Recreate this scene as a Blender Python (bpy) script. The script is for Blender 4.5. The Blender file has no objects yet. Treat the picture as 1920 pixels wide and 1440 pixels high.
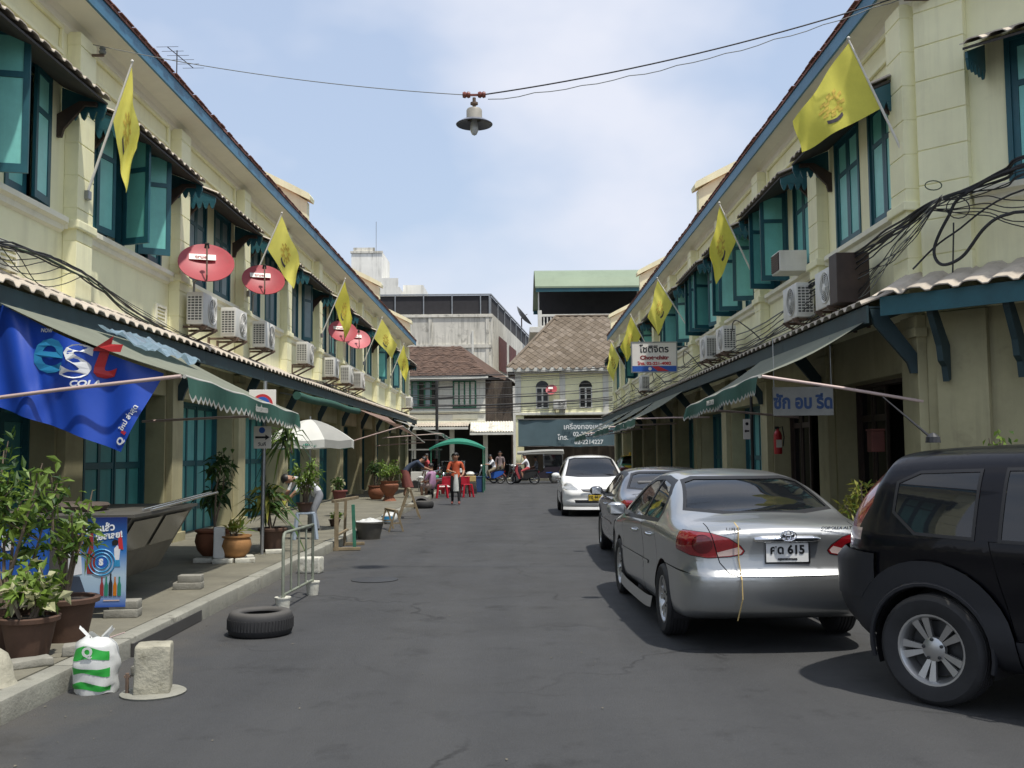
import bpy, bmesh, math, random
from mathutils import Vector, Matrix, noise as mnoise

SC = bpy.context.scene
COL = SC.collection
PI = math.pi
RND = random.Random(11)
CAM_H = 1.6

# ------------------------------------------------------------------ camera
cam_d = bpy.data.cameras.new('camera')
cam = bpy.data.objects.new('camera', cam_d)
COL.objects.link(cam)
cam_d.sensor_width = 36.0
cam_d.lens = 1850 / 1920 * 36
cam_d.clip_start = 0.05
cam_d.clip_end = 3000
ROLL = math.radians(-0.45)
# the street's vanishing point sits 12 px right of and 130 px below the picture's centre
vx, vy = 12 / 1850, -130 / 1850
ux = vx * math.cos(ROLL) - vy * math.sin(ROLL)
uy = vx * math.sin(ROLL) + vy * math.cos(ROLL)
pitch = math.atan2(-uy, 1.0)
yaw = math.atan2(ux, 1.0)
cam.matrix_world = (Matrix.Translation((0, 0, CAM_H)) @ Matrix.Rotation(yaw, 4, 'Z')
                    @ Matrix.Rotation(PI / 2 + pitch, 4, 'X') @ Matrix.Rotation(ROLL, 4, 'Z'))
SC.camera = cam

# ------------------------------------------------------------------ light
SUN_TO = Vector((0.27, -0.27, 1.0)).normalized()      # towards the sun: high, right and behind the camera
sun_el = math.asin(SUN_TO.z)
sun_az = math.atan2(SUN_TO.x, SUN_TO.y)
sun_d = bpy.data.lights.new('sun', 'SUN')
sun_d.energy = 2.75
sun_d.angle = math.radians(1.6)
sun_d.color = (1.0, 0.955, 0.88)
sun = bpy.data.objects.new('sun', sun_d)
COL.objects.link(sun)
sun.rotation_euler = (-SUN_TO).to_track_quat('-Z', 'Y').to_euler()

world = bpy.data.worlds.new('World')
SC.world = world
world.use_nodes = True
nt = world.node_tree
for n in list(nt.nodes):
    nt.nodes.remove(n)
def wn(t, **k):
    n = nt.nodes.new(t)
    for a, b in k.items():
        setattr(n, a, b)
    return n
w_out = wn('ShaderNodeOutputWorld')
w_bg = wn('ShaderNodeBackground')
w_bg.inputs['Strength'].default_value = 0.15
w_sky = wn('ShaderNodeTexSky', sky_type='NISHITA')
w_sky.sun_disc = False
w_sky.sun_elevation = sun_el
w_sky.sun_rotation = sun_az
w_sky.air_density = 1.3
w_sky.dust_density = 2.2
w_sky.ozone_density = 1.6
w_tc = wn('ShaderNodeTexCoord')
w_map = wn('ShaderNodeMapping')
w_map.inputs['Scale'].default_value = (1.0, 1.0, 1.7)
w_map.inputs['Location'].default_value = (3.3, 4.4, 1.1)
w_n1 = wn('ShaderNodeTexNoise')
w_n1.inputs['Scale'].default_value = 2.3
w_n1.inputs['Detail'].default_value = 5
w_n1.inputs['Roughness'].default_value = 0.46
w_r = wn('ShaderNodeValToRGB')
w_r.color_ramp.elements[0].position = 0.455
w_r.color_ramp.elements[0].color = (0, 0, 0, 1)
w_r.color_ramp.elements[1].position = 0.63
w_r.color_ramp.elements[1].color = (1, 1, 1, 1)
w_mul = wn('ShaderNodeMath', operation='MULTIPLY_ADD')
w_mul.inputs[1].default_value = 0.85
w_mul.inputs[2].default_value = 0.05
w_mix = wn('ShaderNodeMix', data_type='RGBA')
w_mix.inputs['B'].default_value = (3.5, 3.62, 4.05, 1)
w_haze = wn('ShaderNodeMix', data_type='RGBA')          # humid air evens out the clear sky
w_haze.inputs['Factor'].default_value = 0.72
w_haze.inputs['B'].default_value = (2.0, 2.38, 3.1, 1)
nt.links.new(w_tc.outputs['Generated'], w_map.inputs['Vector'])
nt.links.new(w_map.outputs['Vector'], w_n1.inputs['Vector'])
nt.links.new(w_n1.outputs['Fac'], w_r.inputs['Fac'])
nt.links.new(w_r.outputs['Color'], w_mul.inputs[0])
nt.links.new(w_mul.outputs['Value'], w_mix.inputs['Factor'])
nt.links.new(w_sky.outputs['Color'], w_haze.inputs['A'])
nt.links.new(w_haze.outputs['Result'], w_mix.inputs['A'])
nt.links.new(w_mix.outputs['Result'], w_bg.inputs['Color'])
nt.links.new(w_bg.outputs['Background'], w_out.inputs['Surface'])

SC.view_settings.view_transform = 'Standard'
SC.view_settings.look = 'None'
SC.view_settings.exposure = 0.68
SC.view_settings.gamma = 1.0
SC.render.engine = 'CYCLES'
SC.cycles.max_bounces = 6
SC.cycles.transparent_max_bounces = 8
SC.cycles.use_denoising = True

# ------------------------------------------------------------------ materials
MATS = {}
def mat(name, col, rough=0.65, metal=0.0, var=0.12, vs=2.5, bump=0.0, bs=40.0, streak=0.0,
        grime=(0.06, 0.055, 0.045), spots=0.0, ss=6.0, spec=0.5, coat=0.0, trans=0.0, emit=None, rvar=0.0,
        alpha=1.0, sub=0.0, dust=0.0, orand=0.0):
    m = bpy.data.materials.new(name)
    m.use_nodes = True
    t = m.node_tree
    b = t.nodes['Principled BSDF']
    b.inputs['Roughness'].default_value = rough
    b.inputs['Metallic'].default_value = metal
    b.inputs['Specular IOR Level'].default_value = spec
    b.inputs['Coat Weight'].default_value = coat
    b.inputs['Coat Roughness'].default_value = 0.04
    b.inputs['Transmission Weight'].default_value = trans
    b.inputs['Alpha'].default_value = alpha
    N = t.nodes.new
    L = t.links.new
    tc = N('ShaderNodeTexCoord')
    oi = N('ShaderNodeObjectInfo')
    off = N('ShaderNodeVectorMath'); off.operation = 'ADD'
    sc = N('ShaderNodeVectorMath'); sc.operation = 'SCALE'
    comb = N('ShaderNodeCombineXYZ')
    L(oi.outputs['Random'], comb.inputs[0]); L(oi.outputs['Random'], comb.inputs[1])
    L(comb.outputs[0], sc.inputs[0]); sc.inputs['Scale'].default_value = 37.0
    L(tc.outputs['Object'], off.inputs[0]); L(sc.outputs[0], off.inputs[1])
    vec = off.outputs[0]
    colsock = None
    def noise(scale, detail=5, rgh=0.6, v=vec):
        n = N('ShaderNodeTexNoise')
        n.inputs['Scale'].default_value = scale
        n.inputs['Detail'].default_value = detail
        n.inputs['Roughness'].default_value = rgh
        L(v, n.inputs['Vector'])
        return n.outputs['Fac']
    def mixc(fac, a, bcol, mode='MIX'):
        mx = N('ShaderNodeMix'); mx.data_type = 'RGBA'; mx.blend_type = mode
        if isinstance(fac, float): mx.inputs['Factor'].default_value = fac
        else: L(fac, mx.inputs['Factor'])
        for s, c in (('A', a), ('B', bcol)):
            if isinstance(c, tuple): mx.inputs[s].default_value = (*c[:3], 1)
            else: L(c, mx.inputs[s])
        return mx.outputs['Result']
    def rng(fac, a, bb, lo, hi):
        r = N('ShaderNodeMapRange')
        L(fac, r.inputs[0])
        for i, v in zip((1, 2, 3, 4), (a, bb, lo, hi)):
            r.inputs[i].default_value = v
        return r.outputs[0]
    cur = tuple(col)
    if var > 0:
        f = noise(vs)
        a = tuple(max(0, c * (1 - var)) for c in col)
        bb = tuple(min(1, c * (1 + var)) for c in col)
        cur = mixc(rng(f, 0.3, 0.7, 0, 1), a, bb)
        f2 = noise(vs * 11, 3)
        cur = mixc(rng(f2, 0.35, 0.65, var * 0.55, 0.0), cur, tuple(c * 0.45 for c in col))
    if streak > 0:
        mp = N('ShaderNodeMapping'); mp.inputs['Scale'].default_value = (1, 1, 0.07)
        L(vec, mp.inputs['Vector'])
        f = noise(3.2, 6, 0.65, mp.outputs[0])
        f2 = noise(0.7, 4)
        mlt = N('ShaderNodeMath'); mlt.operation = 'MULTIPLY'
        L(rng(f, 0.48, 0.72, 0, 1), mlt.inputs[0]); L(rng(f2, 0.35, 0.62, 0.15, 1), mlt.inputs[1])
        m2 = N('ShaderNodeMath'); m2.operation = 'MULTIPLY'; m2.inputs[1].default_value = streak
        L(mlt.outputs[0], m2.inputs[0])
        cur = mixc(m2.outputs[0], cur, grime)
    if spots > 0:
        f = noise(ss, 6, 0.7)
        cur = mixc(rng(f, 0.56, 0.68, 0, spots), cur, grime)
    if dust > 0:
        g = N('ShaderNodeNewGeometry'); sx = N('ShaderNodeSeparateXYZ'); L(g.outputs['Normal'], sx.inputs[0])
        cur = mixc(rng(sx.outputs[2], 0.35, 0.95, 0, dust), cur, (0.32, 0.29, 0.24))
    if orand > 0:      # each copy has faded or been repainted a little differently
        hs = N('ShaderNodeHueSaturation'); L(rng(oi.outputs['Random'], 0, 1, 1 - orand, 1 + orand), hs.inputs['Value'])
        L(rng(oi.outputs['Random'], 1, 0, 1 - orand * .8, 1.0), hs.inputs['Saturation'])
        if isinstance(cur, tuple): hs.inputs['Color'].default_value = (*cur, 1)
        else: L(cur, hs.inputs['Color'])
        cur = hs.outputs[0]
    if isinstance(cur, tuple):
        b.inputs['Base Color'].default_value = (*cur, 1)
    else:
        L(cur, b.inputs['Base Color'])
    if rvar > 0:
        L(rng(noise(vs * 3), 0.3, 0.7, max(0.02, rough - rvar), min(1, rough + rvar)), b.inputs['Roughness'])
    if bump > 0:
        bp = N('ShaderNodeBump'); bp.inputs['Strength'].default_value = bump; bp.inputs['Distance'].default_value = 0.02
        L(noise(bs, 5, 0.65), bp.inputs['Height']); L(bp.outputs[0], b.inputs['Normal'])
    if emit:
        b.inputs['Emission Color'].default_value = (*emit[:3], 1); b.inputs['Emission Strength'].default_value = emit[3]
    if sub > 0:
        # thin leaves and cloth let light through
        tr = N('ShaderNodeBsdfTranslucent'); ms = N('ShaderNodeMixShader'); ms.inputs[0].default_value = sub
        if isinstance(cur, tuple): tr.inputs[0].default_value = (*cur, 1)
        else: L(cur, tr.inputs[0])
        out = t.nodes['Material Output']
        L(b.outputs[0], ms.inputs[1]); L(tr.outputs[0], ms.inputs[2]); L(ms.outputs[0], out.inputs['Surface'])
    MATS[name] = m
    return m
def glassmat(name, tint, transp, rough=0.03):
    m = bpy.data.materials.new(name); m.use_nodes = True
    t = m.node_tree; b = t.nodes['Principled BSDF']
    b.inputs['Base Color'].default_value = (0.012, 0.014, 0.016, 1)
    b.inputs['Roughness'].default_value = rough; b.inputs['Coat Weight'].default_value = 0.6; b.inputs['Coat Roughness'].default_value = 0.02
    tr = t.nodes.new('ShaderNodeBsdfTransparent'); tr.inputs[0].default_value = (*tint, 1)
    ms = t.nodes.new('ShaderNodeMixShader'); ms.inputs[0].default_value = transp
    t.links.new(b.outputs[0], ms.inputs[1]); t.links.new(tr.outputs[0], ms.inputs[2])
    t.links.new(ms.outputs[0], t.nodes['Material Output'].inputs['Surface'])
    MATS[name] = m
    return m

# ------------------------------------------------------------------ mesh building
class MB:
    def __init__(s, M=None):
        s.bm = bmesh.new(); s.M = M
    def _n(s, vs):
        if s.M is not None:
            for v in vs: v.co = s.M @ v.co
        return vs
    def box(s, x0, x1, y0, y1, z0, z1, bev=0.0, rot=None, piv=None):
        r = bmesh.ops.create_cube(s.bm, size=1.0)
        vs = r['verts']
        c = Vector(((x0 + x1) / 2, (y0 + y1) / 2, (z0 + z1) / 2))
        sz = Vector((x1 - x0, y1 - y0, z1 - z0))
        for v in vs:
            v.co = Vector((v.co.x * sz.x, v.co.y * sz.y, v.co.z * sz.z))
        if bev > 0:
            es = list({e for v in vs for e in v.link_edges})
            rb = bmesh.ops.bevel(s.bm, geom=es, offset=bev, segments=2, affect='EDGES', profile=0.6)
            vs = list({v for f in rb['faces'] for v in f.verts} | {v for v in vs if v.is_valid})
        for v in vs:
            if rot is not None: v.co = rot @ v.co
            v.co += c
        return s._n(vs)
    def ob(s, c, sz, rot=(0, 0, 0), bev=0.0):
        from mathutils import Euler
        return s.box(c[0] - sz[0] / 2, c[0] + sz[0] / 2, c[1] - sz[1] / 2, c[1] + sz[1] / 2, c[2] - sz[2] / 2, c[2] + sz[2] / 2,
                     bev, Euler(rot).to_matrix())
    def beam(s, a, b, w, h=None, bev=0.0):
        a, b = Vector(a), Vector(b); h = h or w
        d = b - a; L = d.length
        q = d.to_track_quat('Y', 'Z').to_matrix()
        c = (a + b) / 2
        return s.box(c.x - w / 2, c.x + w / 2, c.y - L / 2, c.y + L / 2, c.z - h / 2, c.z + h / 2, bev, q)
    def tube(s, pts, r, n=7, cap=True):
        pts = [Vector(p) for p in pts]
        rings = []
        prev = None
        for i, p in enumerate(pts):
            d = (pts[min(i + 1, len(pts) - 1)] - pts[max(i - 1, 0)])
            if d.length < 1e-9: d = Vector((0, 0, 1))
            d.normalize()
            if prev is None:
                up = Vector((0, 0, 1)) if abs(d.z) < 0.9 else Vector((1, 0, 0))
                u = d.cross(up).normalized()
            else:
                u = (prev - d * prev.dot(d))
                u = u.normalized() if u.length > 1e-6 else d.orthogonal().normalized()
            prev = u
            w = d.cross(u)
            rr = r[i] if isinstance(r, (list, tuple)) else r
            rings.append([s.bm.verts.new(p + (u * math.cos(2 * PI * k / n) + w * math.sin(2 * PI * k / n)) * rr) for k in range(n)])
        for a, b in zip(rings, rings[1:]):
            for k in range(n):
                s.bm.faces.new((a[k], a[(k + 1) % n], b[(k + 1) % n], b[k]))
        if cap:
            s.bm.faces.new(rings[0][::-1]); s.bm.faces.new(rings[-1])
        s._n([v for r_ in rings for v in r_])
    def lathe(s, prof, n=20, c=(0, 0, 0), rot=None, wob=None):
        rings = []; allv = []
        for (r, z) in prof:
            if r < 1e-5:
                ring = [s.bm.verts.new((0, 0, z))]
            else:
                ring = [s.bm.verts.new((r * math.cos(2 * PI * k / n), r * math.sin(2 * PI * k / n), z)) for k in range(n)]
            rings.append(ring); allv += ring
        for a, b in zip(rings, rings[1:]):
            if len(a) == 1 and len(b) == 1: continue
            for k in range(n):
                k2 = (k + 1) % n
                if len(a) == 1: s.bm.faces.new((a[0], b[k2], b[k]))
                elif len(b) == 1: s.bm.faces.new((a[k], a[k2], b[0]))
                else: s.bm.faces.new((a[k], a[k2], b[k2], b[k]))
        for v in allv:
            if wob: v.co = wob(v.co)
            if rot is not None: v.co = rot @ v.co
            v.co += Vector(c)
        s._n(allv)
    def prism(s, pts, ax, a0, a1):
        def mk(u, v, w):
            return {'x': (w, u, v), 'y': (u, w, v), 'z': (u, v, w)}[ax]
        A = [s.bm.verts.new(mk(u, v, a0)) for u, v in pts]
        B = [s.bm.verts.new(mk(u, v, a1)) for u, v in pts]
        n = len(pts)
        fs = [s.bm.faces.new(A), s.bm.faces.new(B[::-1])]
        for k in range(n):
            fs.append(s.bm.faces.new((A[k], B[k], B[(k + 1) % n], A[(k + 1) % n])))
        s._n(A + B)
    def extr(s, prof, s0, s1, segs=1):
        """open profile [(o,z)] in the row frame extruded along s"""
        cols = []
        for i in range(segs + 1):
            a = s0 + (s1 - s0) * i / segs
            cols.append([s.bm.verts.new((a, o, z)) for o, z in prof])
        for a, b in zip(cols, cols[1:]):
            for k in range(len(prof) - 1):
                s.bm.faces.new((a[k], b[k], b[k + 1], a[k + 1]))
        s._n([v for c in cols for v in c])
    def grid(s, fn, nu, nv, wu=False):
        V = [[s.bm.verts.new(fn(i / nu, j / nv)) for j in range(nv + 1)] for i in range(nu + (0 if wu else 1))]
        m = len(V)
        for i in range(nu):
            for j in range(nv):
                try:
                    s.bm.faces.new((V[i][j], V[(i + 1) % m][j], V[(i + 1) % m][j + 1], V[i][j + 1]))
                except ValueError:
                    pass
        s._n([v for r in V for v in r])
    def poly(s, pts):
        vs = [s.bm.verts.new(p) for p in pts]
        s.bm.faces.new(vs); s._n(vs)
    def text(s, txt, M, size, ext=0.004, bold=0.0, align='CENTER', shear=0.0, spacing=1.0, sx=1.0):
        cu = bpy.data.curves.new('t', 'FONT'); cu.body = txt; cu.size = size; cu.extrude = ext; cu.offset = bold
        cu.align_x = align; cu.align_y = 'CENTER'; cu.shear = shear; cu.space_character = spacing; cu.resolution_u = 3
        o = bpy.data.objects.new('t', cu); COL.objects.link(o)
        dg = bpy.context.evaluated_depsgraph_get()
        me = o.evaluated_get(dg).to_mesh()
        MM = M @ Matrix.Diagonal((sx, 1, 1, 1))
        vs = [s.bm.verts.new(MM @ v.co) for v in me.vertices]
        for p in me.polygons:
            try: s.bm.faces.new([vs[i] for i in p.vertices])
            except ValueError: pass
        o.evaluated_get(dg).to_mesh_clear()
        COL.objects.unlink(o); bpy.data.objects.remove(o); bpy.data.curves.remove(cu)
        s._n(vs)
    def mesh(s, name, mt, smooth=None, recalc=True, wob=0.0):
        if wob:
            for v in s.bm.verts:
                v.co += Vector((RND.uniform(-wob, wob), RND.uniform(-wob, wob), RND.uniform(-wob, wob)))
        if recalc: bmesh.ops.recalc_face_normals(s.bm, faces=s.bm.faces[:])
        me = bpy.data.meshes.new(name)
        s.bm.to_mesh(me); s.bm.free()
        for m_ in (mt if isinstance(mt, (list, tuple)) else [mt]):
            me.materials.append(MATS[m_] if isinstance(m_, str) else m_)
        if smooth is not None:
            me.polygons.foreach_set('use_smooth', [True] * len(me.polygons))
            me.set_sharp_from_angle(angle=math.radians(smooth))
        return me
    def build(s, name, mt, par=None, smooth=None, M=None, kind=None, label=None, recalc=True, wob=0.0):
        return inst(name, s.mesh(name, mt, smooth, recalc, wob), par, M, kind, label)
def inst(name, me, par=None, M=None, kind=None, label=None):
    o = bpy.data.objects.new(name, me)
    COL.objects.link(o)
    if par is not None: o.parent = par
    if M is not None: o.matrix_basis = M
    if kind: o['kind'] = kind
    if label: o['label'] = label
    return o
def thing(name, label, cat, loc=(0, 0, 0), rz=0.0, group=None):
    o = bpy.data.objects.new(name, None)
    o.empty_display_size = 0.2
    COL.objects.link(o)
    o.location = loc; o.rotation_euler = (0, 0, rz)
    return tag(o, label, cat, group)
def tag(o, label, cat, group=None):
    o['label'] = label; o['category'] = cat
    if group: o['group'] = group
    return o
KIDS = {}
def copy_tree(o, loc=None, rz=None, label=None, scale=None):
    c = o.copy(); COL.objects.link(c)
    for ch in [x for x in COL.objects if x.parent is o]:
        d = ch.copy(); COL.objects.link(d); d.parent = c
        for g in [x for x in COL.objects if x.parent is ch]:
            e = g.copy(); COL.objects.link(e); e.parent = d
    if loc is not None: c.location = loc
    if rz is not None: c.rotation_euler = (0, 0, rz)
    if scale is not None: c.scale = (scale,) * 3
    if label: c['label'] = label
    return c
def T(x, y, z): return Matrix.Translation((x, y, z))
def RZ(a): return Matrix.Rotation(a, 4, 'Z')
def RX(a): return Matrix.Rotation(a, 4, 'X')
def RY(a): return Matrix.Rotation(a, 4, 'Y')
def frame(org, sdir, odir):
    return Matrix(((sdir[0], odir[0], 0, org[0]), (sdir[1], odir[1], 0, org[1]), (0, 0, 1, org[2] if len(org) > 2 else 0), (0, 0, 0, 1)))

# palette
mat('asphalt', (0.043, 0.044, 0.045), 0.80, var=0.16, vs=0.45, bump=0.55, bs=75, spots=0.75, ss=1.5, grime=(0.014, 0.014, 0.014), rvar=0.1)
def asphalt_extra():
    t = MATS['asphalt'].node_tree; b = t.nodes['Principled BSDF']; N, L = t.nodes.new, t.links.new
    src = b.inputs['Base Color'].links[0].from_socket
    tc = N('ShaderNodeTexCoord'); sp = N('ShaderNodeSeparateXYZ'); L(tc.outputs['Object'], sp.inputs[0])
    n = N('ShaderNodeTexNoise'); n.inputs['Scale'].default_value = 2.2; n.inputs['Detail'].default_value = 6; L(tc.outputs['Object'], n.inputs['Vector'])
    ad = N('ShaderNodeMath'); ad.operation = 'MULTIPLY_ADD'; ad.inputs[1].default_value = 1.6; L(n.outputs['Fac'], ad.inputs[0]); L(sp.outputs[0], ad.inputs[2])
    mr = N('ShaderNodeMapRange'); L(ad.outputs[0], mr.inputs[0])
    for i, v in zip((1, 2, 3, 4), (-2.45, -1.7, 0.62, 0.0)): mr.inputs[i].default_value = v
    mx = N('ShaderNodeMix'); mx.data_type = 'RGBA'; L(mr.outputs[0], mx.inputs['Factor']); L(src, mx.inputs['A']); mx.inputs['B'].default_value = (0.085, 0.076, 0.06, 1)
    # pale stone chips
    v = N('ShaderNodeTexVoronoi'); v.inputs['Scale'].default_value = 55; L(tc.outputs['Object'], v.inputs['Vector'])
    m2 = N('ShaderNodeMapRange'); L(v.outputs['Distance'], m2.inputs[0])
    for i, q in zip((1, 2, 3, 4), (0.0, 0.28, 0.55, 0.0)): m2.inputs[i].default_value = q
    w = N('ShaderNodeTexNoise'); w.inputs['Scale'].default_value = 14; L(tc.outputs['Object'], w.inputs['Vector'])
    m3 = N('ShaderNodeMath'); m3.operation = 'MULTIPLY'; L(m2.outputs[0], m3.inputs[0]); L(w.outputs['Fac'], m3.inputs[1])
    mx2 = N('ShaderNodeMix'); mx2.data_type = 'RGBA'; L(m3.outputs[0], mx2.inputs['Factor']); L(mx.outputs['Result'], mx2.inputs['A']); mx2.inputs['B'].default_value = (0.13, 0.13, 0.125, 1)
    # worn wheel tracks run along the street
    mp = N('ShaderNodeMapping'); mp.inputs['Scale'].default_value = (1.0, 0.05, 1); L(tc.outputs['Object'], mp.inputs['Vector'])
    k = N('ShaderNodeTexNoise'); k.inputs['Scale'].default_value = 1.5; k.inputs['Detail'].default_value = 5; L(mp.outputs[0], k.inputs['Vector'])
    m4 = N('ShaderNodeMapRange'); L(k.outputs['Fac'], m4.inputs[0])
    for i, q in zip((1, 2, 3, 4), (0.42, 0.66, 0.0, 0.5)): m4.inputs[i].default_value = q
    mx3 = N('ShaderNodeMix'); mx3.data_type = 'RGBA'; L(m4.outputs[0], mx3.inputs['Factor']); L(mx2.outputs['Result'], mx3.inputs['A']); mx3.inputs['B'].default_value = (0.062, 0.062, 0.061, 1)
    # hairline cracks and old repairs
    dn = N('ShaderNodeTexNoise'); dn.inputs['Scale'].default_value = 1.3; dn.inputs['Detail'].default_value = 6; L(tc.outputs['Object'], dn.inputs['Vector'])
    dv = N('ShaderNodeVectorMath'); dv.operation = 'MULTIPLY_ADD'; dv.inputs[1].default_value = (.9, .9, .9); L(dn.outputs['Color'], dv.inputs[0]); L(tc.outputs['Object'], dv.inputs[2])
    cv = N('ShaderNodeTexVoronoi'); cv.feature = 'DISTANCE_TO_EDGE'; cv.inputs['Scale'].default_value = 0.42; L(dv.outputs[0], cv.inputs['Vector'])
    c1 = N('ShaderNodeMapRange'); L(cv.outputs['Distance'], c1.inputs[0])
    for i, q in zip((1, 2, 3, 4), (0.002, 0.010, 0.75, 0.0)): c1.inputs[i].default_value = q
    cm = N('ShaderNodeTexNoise'); cm.inputs['Scale'].default_value = 0.35; L(tc.outputs['Object'], cm.inputs['Vector'])
    c2 = N('ShaderNodeMapRange'); L(cm.outputs['Fac'], c2.inputs[0])
    for i, q in zip((1, 2, 3, 4), (0.48, 0.58, 0.0, 1.0)): c2.inputs[i].default_value = q
    c3 = N('ShaderNodeMath'); c3.operation = 'MULTIPLY'; L(c1.outputs[0], c3.inputs[0]); L(c2.outputs[0], c3.inputs[1])
    mx4 = N('ShaderNodeMix'); mx4.data_type = 'RGBA'; L(c3.outputs[0], mx4.inputs['Factor']); L(mx3.outputs['Result'], mx4.inputs['A']); mx4.inputs['B'].default_value = (0.014, 0.014, 0.014, 1)
    L(mx4.outputs['Result'], b.inputs['Base Color'])
asphalt_extra()
mat('pavement', (0.165, 0.155, 0.115), 0.85, var=0.25, vs=1.3, bump=0.3, bs=50, spots=0.5, ss=2.0, grime=(0.07, 0.065, 0.05))
mat('kerb', (0.27, 0.265, 0.22), 0.85, var=0.25, vs=2, bump=0.35, bs=35, spots=0.6, ss=4, grime=(0.07, 0.065, 0.05))
mat('wall_yellow', (0.91, 0.88, 0.575), 0.75, var=0.06, vs=0.8, bump=0.08, bs=30, streak=0.42, spots=0.15, ss=1.4, grime=(0.48, 0.45, 0.29))
mat('wall_lower', (0.40, 0.365, 0.215), 0.8, var=0.14, vs=1.1, bump=0.1, bs=30, streak=0.5, spots=0.25, ss=2, grime=(0.14, 0.12, 0.08))  # dirtier ground floor paint, darkened further to carry the canopy shade
mat('trim_cream', (0.86, 0.83, 0.66), 0.7, var=0.05, vs=1.2, streak=0.25, grime=(0.3, 0.28, 0.2))
mat('soffit', (0.84, 0.81, 0.68), 0.8, var=0.08, vs=0.7, streak=0.1, grime=(0.3, 0.28, 0.2))
mat('fascia_blue', (0.055, 0.19, 0.30), 0.5, var=0.15, vs=1.5, streak=0.25, grime=(0.03, 0.05, 0.06))
mat('frame_teal', (0.018, 0.10, 0.125), 0.45, var=0.18, vs=3, streak=0.2, grime=(0.02, 0.04, 0.05))
mat('panel_teal', (0.16, 0.56, 0.50), 0.4, orand=0.22, var=0.12, vs=2, streak=0.25, grime=(0.03, 0.12, 0.12))
mat('door_blue', (0.07, 0.34, 0.34), 0.45, orand=0.2, var=0.15, vs=2, streak=0.3, grime=(0.02, 0.06, 0.07))
mat('door_teal', (0.04, 0.21, 0.21), 0.5, orand=0.2, var=0.18, vs=2, streak=0.35, grime=(0.02, 0.06, 0.07))
mat('canopy_dark', (0.022, 0.05, 0.058), 0.6, var=0.2, vs=2, streak=0.3, grime=(0.02, 0.02, 0.02))
mat('shutter_grey', (0.18, 0.26, 0.28), 0.5, orand=0.3, var=0.15, vs=3)
mat('brown_wood', (0.05, 0.032, 0.025), 0.55, var=0.3, vs=4, streak=0.3)
mat('corrugated', (0.50, 0.44, 0.36), 0.85, var=0.2, vs=1.6, streak=0.3, spots=0.35, ss=5, grime=(0.16, 0.13, 0.10))
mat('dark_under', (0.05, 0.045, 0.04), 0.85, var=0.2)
mat('roof_tile', (0.23, 0.10, 0.075), 0.85, var=0.35, vs=3, spots=0.4, grime=(0.05, 0.04, 0.035))
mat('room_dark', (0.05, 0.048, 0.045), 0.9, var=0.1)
mat('white_paint', (0.78, 0.77, 0.72), 0.5, var=0.06, vs=3, streak=0.2, grime=(0.3, 0.28, 0.24))
mat('steel', (0.35, 0.36, 0.36), 0.4, metal=0.8, var=0.2, vs=6, spots=0.3, grime=(0.14, 0.09, 0.06))
mat('rust_steel', (0.16, 0.11, 0.08), 0.75, metal=0.2, var=0.35, vs=8)
mat('black_cable', (0.018, 0.018, 0.02), 0.6, var=0.0)
mat('black_plastic', (0.02, 0.02, 0.022), 0.5, var=0.1)
mat('rubber', (0.022, 0.022, 0.023), 0.75, var=0.2, vs=9, dust=0.18)
# ------------------------------------------------------------------ ground and pavements
WL, WR = 5.97, 5.07
def structure(name, mb, mt, **k):
    return mb.build(name, mt, kind='structure', **k)
g = MB(); g.box(-600, 600, -200, 900, -0.3, 0.0)
structure('road', g, 'asphalt')
PAVE_Z = 0.15
KERB_L = -3.1
g = MB(); g.box(-WL - 0.4, KERB_L - 0.18, -6, 51.2, -0.1, PAVE_Z)
pav_l = structure('pavement_left', g, 'pavement')
g = MB()
for i in range(57):
    y0 = -6 + i
    g.box(KERB_L - 0.18, KERB_L + RND.uniform(-.004, .004), y0 + .004, y0 + .996, -0.1, PAVE_Z + RND.uniform(-.002, .006), bev=0.03)
g.build('kerb', 'kerb', pav_l, smooth=50)
g = MB()
g.prism([(3.95, 51), (3.95, 13.6), (9.0, 8.5), (30, 8.5), (30, 51)], 'z', -0.1, PAVE_Z)
pav_r = structure('pavement_right', g, 'pavement')
g = MB()
for i in range(37):
    g.box(3.79, 3.95, 13.9 + i + .004, 13.9 + i + .996, -0.1, PAVE_Z + .004, bev=0.03)
g.build('kerb', 'kerb', pav_r, smooth=50)
g = MB(); g.box(-80, 80, 57.6, 60.4, -0.1, PAVE_Z, bev=.02)
structure('pavement_far', g, 'pavement')
g = MB(); g.box(-80, -WL - .4, 48.5, 51.2, -0.1, PAVE_Z)
structure('pavement_side_street', g, 'pavement')

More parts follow.
